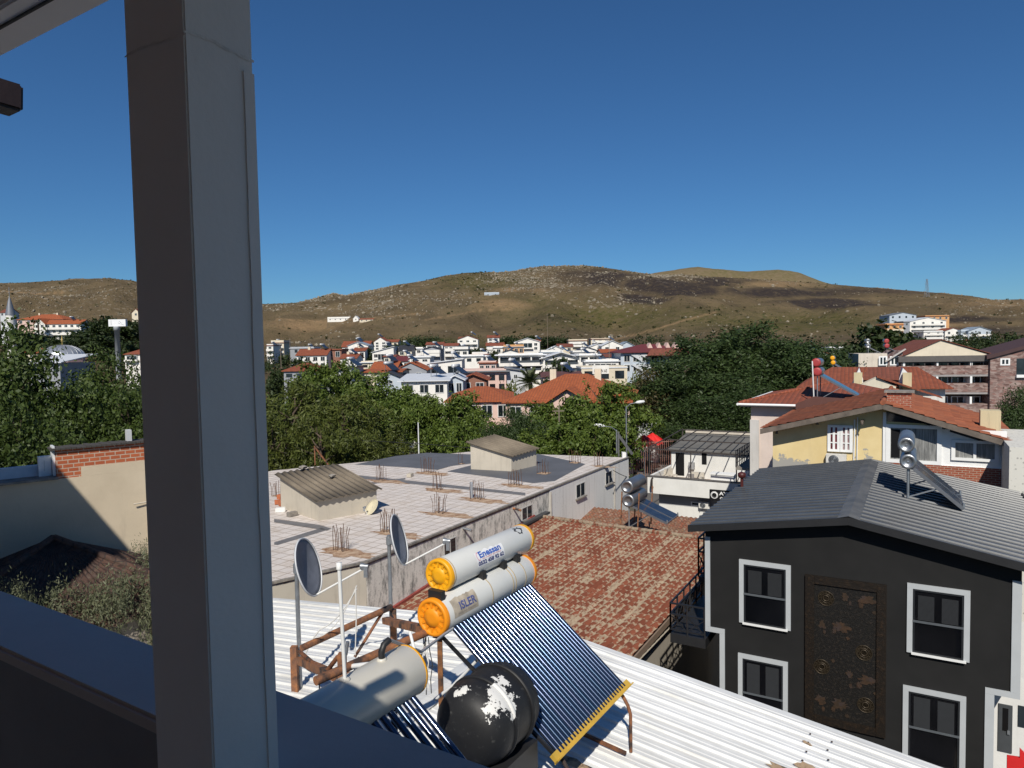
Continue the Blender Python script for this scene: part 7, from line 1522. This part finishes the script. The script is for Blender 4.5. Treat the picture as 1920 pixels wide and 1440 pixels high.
for a in (('pine',548,712,190,60,'yellowish green pine right beside the column, tallest of the left pines'),
('pine',640,730,180,56,'broad yellowish green pine behind the nearer roof shed'),
('pine',700,758,120,58,'yellow green pine with dark hollows left of the parked cars'),
('pine',512,770,120,50,'low pine boughs just right of the column above the roof edge'),
('pine',602,778,150,50,'dense low pine standing at the back edge of the concrete roof'),
('pine',678,800,110,52,'small bushy pine right at the roof edge left of the cars'),
('broad',588,682,110,92,'leafy tree with thin top twigs in front of the dark red roofed house'),
('broad',640,676,100,96,'leafy tree partly covering the pale grey house on the left'),
('broad',706,698,120,84,'green broadleaf tree below the long red orange roof'),
('tall',758,722,110,78,'green broadleaf tree in front of the white sheet roof'),
('tall',800,738,100,70,'bright green tree left of the bright orange hip roof'),
('broad',866,738,120,68,'rounded bright green tree in front of the bright orange hip roof'),
('broad',886,772,90,63,'small bright green tree right above the far roof shed'),
('broad',862,784,80,58,'low leafy tree left of the far roof shed behind the flag pole'),
('broad',1012,756,120,66,'broadleaf tree beside the gabled pink dormer'),
('broad',1072,742,130,66,'leafy tree right under the pink gabled dormer'),
('broad',1128,716,120,69,'leafy tree covering the right end of the biggest orange roof'),
('tall',1160,716,120,72,'tall leafy tree behind the street lamp with a round head'),
('broad',1058,796,140,58,'low bright tree right behind the concrete roof terrace, centre'),
('broad',1112,792,96,57,'low bright tree at the far right end of the concrete roof'),
('broad',998,806,100,57,'low bright tree between the dark pine and the lamp'),

('dark',962,764,120,60,'round dark pine directly behind the far roof shed'),
('brown',1222,688,110,92,'brownish pine at the left flank of the big dark trees'),
('dark',1282,668,190,92,'dark pine at the left end of the big dark group'),
('dark',1338,634,230,100,'tall dark pine second from left in the big dark group'),
('dark',1406,606,260,104,'tallest dark pine rising against the hill'),
('dark',1468,632,210,98,'dark pine at the right shoulder of the big dark group'),
('dark',1330,742,170,82,'dark pine in front of the big dark group above the pergola'),
('dark',1412,722,190,84,'dark pine beside the beige house, front of the big dark group'),
('dark',1498,694,110,94,'dark pine behind the red capped heater'),
('near',8,606,90,36,'dark leafed tree at the left picture edge reaching up before the minaret'),
('near',56,706,150,42,'shaded broadleaf tree below the white roofed hall'),
('near',204,656,180,48,'big bright leafed tree between mosque dome and column'),
('near',128,724,170,36,'leafy tree right behind the orange brick wall top'),
('near',236,712,130,38,'leafy tree behind the brick wall beside the column'),
('near',28,742,170,30,'dark leafy tree behind the bluish white parapet at the left edge'),
('near',300,690,160,46,'leafy tree hidden mostly behind the column')): tree(*a[:5],a[5],G1)
tree('olive',225,1046,250,13.6,'grey green olive bush touching the column below the beige wall','olive bushes below the beige wall')
tree('olive',140,1078,230,12.4,'grey green olive bush in the middle between shed roof and parapet','olive bushes below the beige wall')
tree('olive',20,1100,170,11.2,'small grey green olive bush at the left edge above the parapet','olive bushes below the beige wall')
tree('olive',285,1058,220,13.0,'grey green olive bush half hidden by the column above the white roof','olive bushes below the beige wall')
tree('olive',262,1025,110,15.2,'tall thin olive shoots at the foot of the beige wall by the downpipe','olive bushes below the beige wall')
G2='trees among the distant houses'
FT=[(1050,668,52,138,'far','round green tree in front of the white balcony hotel'),(560,672,60,190,'far','dark tree left of the white red-roofed attic house'),(596,690,50,150,'far','dark tree below the attic house row'),(545,688,60,160,'far','dark tree above the dark house with the bright hip roof'),(520,690,40,150,'far','dark tree next to the column among the left houses'),(690,654,40,230,'far','dark tree left of the single slope modern house'),(734,668,34,215,'far','slim dark tree between modern house and beige grey-roofed house'),(772,640,60,250,'far','broad dark tree above the beige grey-roofed house'),(800,636,50,300,'far','dark tree behind the dark modern gable'),(742,645,40,300,'far','dark tree beside the tall narrow white gable'),(886,655,30,215,'far','dark tree right of the arched balcony house'),(905,652,44,225,'far','dark tree left of the two orange red roofs'),(928,657,20,228,'far','small tree before the two orange red roofs'),(950,632,40,330,'far','dark tree behind the orange red roofs at the hill foot'),(990,630,40,340,'far','dark tree behind the broad white gabled house'),(1030,632,44,340,'far','dark tree left of the two cream apartments'),(1056,634,30,340,'far','small dark tree beside the left cream apartment'),(1274,634,44,210,'far','dark round tree touching the right end of the dark red hotel roof'),(1256,700,70,120,'far','dark tree at the right end of the blue grey hotel'),(655,682,40,160,'far','dark tree beside the low canopy with thin white roof'),(702,684,30,150,'yel','yellow green bush under the low canopy'),(1190,700,44,116,'yel','yellow green tree beside the cream market building'),(1120,724,40,100,'far','dark tree at the foot of the cream market building'),(1030,706,44,98,'far','dark tree right of the palm'),(962,716,40,96,'yel','light green bush below the concrete side wing'),
(1640,606,110,170,'far','dark tree group crown left below the orange hillside house'),(1606,650,60,150,'far','dark tree right of the far white red-roofed house'),(1668,640,60,160,'far','dark tree above the flat roof with two heaters'),(1706,628,60,190,'far','dark tree between hillside houses and cream hotel gable'),(1730,636,40,200,'far','small dark tree just left of the cream hotel gable top'),(1566,668,60,130,'far','dark tree behind the small yellow capped heater'),(1600,690,60,110,'far','dark tree behind the broad red roof with dormers'),(1525,672,40,150,'far','dark tree left of the white house with many windows'),(1818,648,50,200,'far','dark tree right of the cream hotel gable'),(1852,646,50,205,'far','dark tree behind the maroon roofed hotel wing'),(1880,652,40,210,'far','dark tree at the right edge above the hotel wing'),(1790,640,50,220,'far','dark tree below the blue hillside houses'),(1906,728,70,62,'dark','dark tree in front of the stone hotel at the right edge'),(1890,790,50,50,'dark','low dark tree right of the yellow house chimney'),
(175,600,60,300,'far','dark pine right of the white apartment block'),(200,594,60,330,'far','dark pine left of the billboard'),(236,600,60,330,'far','dark pine behind the billboard'),(262,602,50,340,'far','dark pine under the tall cream gabled house'),(150,622,70,270,'far','dark pine crowd front tree above the mosque dome'),(190,628,60,260,'far','dark pine below the hill road on the left'),(62,622,60,260,'far','dark tree under the pink apartment block'),(98,636,60,240,'far','dark tree at the foot of the white apartment block'),(44,630,50,230,'far','dark tree right of the minaret'),(245,640,50,220,'far','dark tree right of the billboard pole'),(268,646,30,220,'far','small dark tree against the column edge above the red roof'),(128,634,30,250,'far','small dark tree before the white apartment balconies')]
for px,yt,wp,D,k_,lb in FT: tree(k_,px,yt,wp,D,lb,G2)
for l in PRO.values():
    for p in l:
        if not p.get('placed'): 
            for c in kids(p): bpy.data.objects.remove(c)
            bpy.data.objects.remove(p)
# palms
def palm(px,yt,wpx,D,label,n=46):
    tp=at(px,yt,D); g_=gz(tp.x,D); h=tp.z-g_; R=wpx*D/FPX/2; o=thing('palm_tree',label,'palm tree',(tp.x,D,g_)); r=random.Random(px); m=MB(); hz=h-R*.75
    m.tube([(tp.x,D,g_),(tp.x+.1,D,g_+hz*.5),(tp.x,D,g_+hz)],.3,10,rs=[.4,.3,.33]); m.build('trunk',BARK,o); m=MB(); c=V((tp.x,D,g_+hz))
    for i in range(n):
        q=r.random()*6.28; el=r.uniform(-.3,1.35); L=R*r.uniform(.85,1.15); d=V((math.cos(q)*math.cos(el),math.sin(q)*math.cos(el),math.sin(el))); s=d.cross(ZUP).normalized()
        pts=[c+d*(L*t_)-ZUP*(L*.45*t_*t_*(1.1-.5*math.sin(max(0,el)))) for t_ in (0,.25,.5,.75,1)]
        for j in range(18):
            t_=.15+.85*j/18; k=min(3,int(t_*4)); p=pts[k].lerp(pts[k+1],t_*4-k); lf=L*.26*(1-t_*.6)
            for sg in (-1,1): e=p+s*sg*lf+d*lf*.5-ZUP*lf*.35; w_=d*(.05*R/2.5); m.add([p-w_,p+w_,e],[(0,1,2)])
    cr=m.build('crown',leafm('palm_frond',(.05,.07,.025),(.10,.12,.05),.2),o,fix=False); return o
palm(994,688,80,102,'palm with arching grey green fronds beside the pinkish two storey block')
palm(71,598,20,300,'small palm in front of the white windowless gable end',24)
# wooded belts too dense to count
rs_=np.random.RandomState(77)
def belt(name,areas,n,size):
    P_=[];O_=[]
    for (xa,xb,D0,D1,h,k) in areas:
        for i in range(k):
            px=rs_.uniform(xa,xb); D=rs_.uniform(D0,D1); X_=(px-960)/FPX*D; z=gz(X_,D); s=h*rs_.uniform(.6,1.2)
            c,o_=crown_pts(rs_,[(X_+rs_.randn()*s*.3,D+rs_.randn()*s*.3,z+s*.45,s*.5,s*.5,s*.5),(X_+rs_.randn()*s*.4,D,z+s*.3,s*.45,s*.45,s*.35)],16,10,s*.13); P_.append(c);O_.append(o_)
    ob=leaf_object(name,np.concatenate(P_),np.concatenate(O_),size,1.2,LF_FAR,rs_); tag(ob,kind='stuff')
belt('hill_foot_woods',[(740,830,300,420,8,40),(930,1070,330,430,7,45),(1180,1290,300,420,6,14),(130,280,300,420,8,50),(500,640,230,330,6,30),(640,760,280,380,6,26),(1500,1660,190,300,7,36),(1780,1920,230,330,5,34),(1240,1300,250,330,6,12),(0,130,240,330,6,24)],0,.42)
belt('town_greenery',[(500,1300,150,300,5,120),(505,640,110,150,5,24),(1500,1700,120,190,5,30)],0,.36)
belt('roadside_bushes',[(505,740,56,74,3.0,40),(900,1150,58,70,3.0,30),(0,280,40,60,4,40)],0,.2)
# ------------------------------------------------------------------ cars, lamps, poles, parasols
def car(pos,deg,col,label,k=1.0):
    o=thing('parked_car',label,'car',pos,deg,'cars parked at the street'); f=Fr(pos,deg); z=pos.z
    L,W,H=4.1*k,1.68*k,1.45*k
    prof=[(-L/2,.35),(-L/2,.72),(-L/2+.25,.88),(-L*.28,.93),(-L*.17,1.38),(L*.18,H),(L*.36,.98),(L/2-.06,.9),(L/2,.7),(L/2,.35)]
    paint=plain('car_paint_'+label.split()[0].replace('-','_'),col,.3,.1,.6,var=.05)
    m=MB(); m.prism([f.P(-W/2,x,z+c) for x,c in prof],f.u*W); m.build('body',paint,o,bevel=.05)
    wd=MB(); 
    m=MB(); m.prism([f.P(-W*.42,x,z+c) for x,c in ((-L*.275-.03,.96),(-L*.18-.03,1.33),(-L*.17-.02,1.34),(-L*.26-.02,.96))],f.u*W*.84); m.build('windscreen',GLASS,o)
    m=MB(); m.prism([f.P(-W*.42,x,z+c) for x,c in ((L*.36+.04,1.0),(L*.2+.04,H-.05),(L*.19,H-.05),(L*.34,1.0))],f.u*W*.84); m.build('rear_window',GLASS,o)
    for s in (-1,1):
        m=MB(); m.prism([f.P(s*(W/2+.004),x,z+c) for x,c in ((-L*.23,.96),(-L*.15,1.32),(L*.16,H-.1),(L*.30,.98))],f.u*s*.01); m.build('side_window',GLASS,o)
        for x in (-L*.3,L*.3):
            m=MB(); m.lathe(f.P(s*(W/2-.12),x,z+.31),f.u*s,[(.0001,0),(.3,0),(.31,.03),(.31,.17),(.2,.19),(.0001,.19)],20); w_=m.build('wheel',plain('tyre',(.02,.02,.02),.8),o); m=MB(); m.lathe(f.P(s*(W/2+.07),x,z+.31),f.u*s,[(.19,0),(.17,.01),(.0001,.01)],14); m.build('rim',GALV,w_)
        m=MB(); m.box(f,s*W*.36-.14,s*W*.36+.14,-L/2-.02,-L/2+.02,z+.6,z+.76); m.build('headlight',plain('lamp_glass',(.6,.6,.58),.2),o)
        m=MB(); m.box(f,s*W*.38-.12,s*W*.38+.12,L/2-.02,L/2+.02,z+.62,z+.82); m.build('tail_light',plain('tail_lamp',(.35,.02,.02),.3),o)
    m=MB(); m.box(f,-W/2+.04,W/2-.04,-L/2-.07,-L/2+.02,z+.36,z+.55); m.build('bumper',plain('bumper_grey',(.1,.1,.1),.6),o); m=MB(); m.box(f,-W/2+.04,W/2-.04,L/2-.02,L/2+.07,z+.36,z+.55); m.build('bumper',plain('bumper_grey',(.1,.1,.1),.6),o)
    return o
g=-13.99
def gp(px,py): return atz(px,py,g)
car(gp(1184,884),-20,(.14,.02,.02),'dark-red hatchback parked on the street at the end of the concrete building')
car(gp(1208,868),-15,(.02,.02,.022),'black car standing behind the dark red hatchback')
car(gp(757,858),200,(.65,.65,.65),'white car parked under the trees, left of the flag pole')
car(gp(776,860),185,(.13,.015,.015),'maroon car parked under the trees beside the white car')
car(gp(796,856),170,(.025,.025,.03),'dark car parked under the trees right of the flag pole')
car(gp(806,857),168,(.35,.32,.3),'beige car half hidden by the bright tree')
car(gp(690,868),200,(.6,.6,.6),'silver car hidden deep under the left pines')
q=gp(795,842); car(q,190,(.55,.5,.5),'pale car with something red beside it, behind the row')
def lamp(px,yb,yt,D,arm,label):
    tp=at(px,yt,D); b=V((tp.x,D,-14)); o=thing('street_lamp',label,'street lamp',b,0,'street lamps'); m=MB(); m.tube([b,V((tp.x,D,tp.z))],.07,8,rs=[.1,.06]); m.build('pole',GALV,o)
    e=V((tp.x+arm,D-.2,tp.z+.35)); m=MB(); m.tube([V((tp.x,D,tp.z-.1)),V((tp.x+arm*.4,D-.1,tp.z+.25)),e],.04,6); m.build('arm',GALV,o)
    s=1 if arm>0 else -1; m=MB(); m.lathe(e-V((.1*s,0,0)),V((s,0,.12)),[(.05,0),(.13,.15),(.17,.45),(.12,.8),(.0001,.9)],12); m.build('lamp_head',plain('lamp_head_grey',(.68,.68,.66),.4),o)
lamp(1156,850,806,58,-1.1,'street lamp with its arm to the left near the end of the flat roof')
lamp(1174,850,762,66,.95,'taller street lamp with a bright head to the right, before the leafy tree')
lamp(982,850,781,66,.8,'street lamp whose head pokes out left of the pink dormer')
lamp(1392,830,792,80,-1.2,'dim street lamp in the shade of the big dark pines')
p=gp(784,862); p=V((p.x,52,-14)); tp=at(784,792,52); p.x=tp.x; m=MB(); m.tube([p,V((tp.x,52,tp.z))],.06,8,rs=[.08,.04]); tag(m.build('flag_pole',WPLAST,loc=p),'thin pale flag pole standing before the parked cars','pole')
for x,y0,y1,D,lb in ((1048,760,795,62,'thin white cross shaped pole under the pink dormer'),(1026,588,632,330,'thin metal mast in front of the hill, centre'),(526,652,690,160,'pale utility pole beside the dark trees at the left'),(617,634,660,260,'wooden utility pole before the slope, above the brick attic house'),(543,634,655,260,'wooden utility pole at the end of the thin white roof slab'),(1322,545,582,900,'lattice mast standing on the hill shoulder'),(1142,635,675,160,'thin mast above the cream market building')):
    tp=at(x,y0,D); z=min(gz(tp.x,D),at(x,y1,D).z); m=MB(); m.tube([(tp.x,D,z),(tp.x,D,tp.z)],.1,6,rs=[.11,.07] if D>200 else [.12,.06]); m.obox((tp.x-.45,D,tp.z-.5),(tp.x+.45,D,tp.z-.5),.08,.08); tag(m.build('utility_pole',plain('pole_brown',(.20,.16,.12),.7),loc=(tp.x,D,z)),lb,'pole')
D=1000; tp=at(1738,523,D); b=V((tp.x,D,gz(tp.x,D))); py=thing('electricity_pylon','lattice electricity pylon standing on the right hill ridge against the sky','pylon',b); h=max(14,tp.z-b.z); m=MB()
for sx,sy in ((-1,-1),(1,-1),(1,1),(-1,1)): m.obox(b+V((sx*2.4,sy*2.4,0)),b+V((sx*.4,sy*.4,h)),.34,.34)
for i in range(6):
    z0=h*i/6; z1=h*(i+1)/6; w0=2.4-2*i/6; w1=2.4-2*(i+1)/6
    for s in (-1,1): m.obox(b+V((-w0*s,-w0,z0)),b+V((w1*s,-w1,z1)),.2,.2)
m.build('lattice',GALV,py); m=MB(); [m.obox(b+V((-3.4+a,0,h*q)),b+V((3.4-a,0,h*q)),.3,.3) for a,q in ((0,.72),(.5,.84),(1.2,.95))]; m.build('cross_arm',GALV,py)
# red parasols and the bar fence beside the street
def parasol(px,py,D,r,label,yel=False):
    c=at(px,py,D); o=thing('parasol',label,'parasol',V((c.x,D,-14)),0,'red parasols'); m=MB(); K=16
    pts=[(.05,.75),(r*.45,.45),(r,.0),(r*1.0,-.38)]; vs=[V((c.x+q*math.cos(2*math.pi*k/K)*(1+.05*(k%2)),D+q*math.sin(2*math.pi*k/K)*(1+.05*(k%2)),c.z+z-(.18 if (k%2 and z<.1) else 0))) for q,z in pts for k in range(K)]
    m.add(vs,[(i*K+k,i*K+(k+1)%K,(i+1)*K+(k+1)%K,(i+1)*K+k) for i in range(3) for k in range(K)]); m.build('canopy',RED,o)
    m=MB(); m.tube([(c.x,D,-14),(c.x,D,c.z+.9)],.035,8); m.build('pole',GALV,o)
    if yel: m=MB(); m.obox(V((c.x-.15,D-r-.02,c.z-.3)),V((c.x-.02,D-r*.8,c.z+.15)),.16,.03); m.build('yellow_mark',CAPY,o)
parasol(1208,828,76,1.05,'left red parasol with a yellow mark by the street',True); parasol(1224,824,78,1.1,'right red parasol overlapping the first one by the street')
f0=at(1184,850,70); FNC=Fr(V((f0.x,70,0)),18); fo=thing('bar_fence','rusty upright bar fence in front of the red parasols','fence',(f0.x,70,-14),18); m=MB()
zt=at(1184,829,70).z
for i in range(22): m.box(FNC,i*.22,i*.22+.035,0,.035,-14,zt)
m.box(FNC,0,4.8,-.01,.045,zt-.2,zt-.14); m.box(FNC,0,4.8,-.01,.045,-13.6,-13.54); m.build('bars',rustm('fence_rust',(.25,.1,.06),(.45,.25,.2),4),fo)
wp=at(1186,822,84); m=MB(); m.cbox((wp.x+1.2,84,-11.6),4.0,.4,4.8,10); tag(m.build('garden_wall',WALLC['s'],loc=(wp.x,84,-14)),'pale garden wall in the shade behind the red parasols','wall')
# iron strut and bent plate at the far corner of the flat roof
p=atz(1160,856,AC); m=MB(); m.obox(p,p+ZUP*1.6,.09,.09); m.obox(p+ZUP*1.4,p+V((.8,-.5,.2)),.06,.16); tag(m.build('steel_strut',plain('dull_steel',(.12,.12,.12),.6,.3),loc=p),'dark steel post with a slanting plate at the far corner of the flat roof','post')
p=atz(591,872,AC); m=MB(); m.obox(p,p+ZUP*1.2,.06,.06); m.obox(p+ZUP*1.15,p+V((.9,-.3,.05)),.07,.07); tag(m.build('steel_strut',RUSTP,loc=p),'thin rusty post with a diagonal brace behind the nearer roof shed','post')
line('overhead_wire','thin wire crossing behind the concrete roof to the street',[at(680,826,48),at(790,832,50),at(1000,850,52)],.02,CABB)
line('overhead_wire','black wire sagging from the flat roof corner to the white terrace',hang(at(1150,882,40),at(1215,893,52),.3,8),.02,CABB)
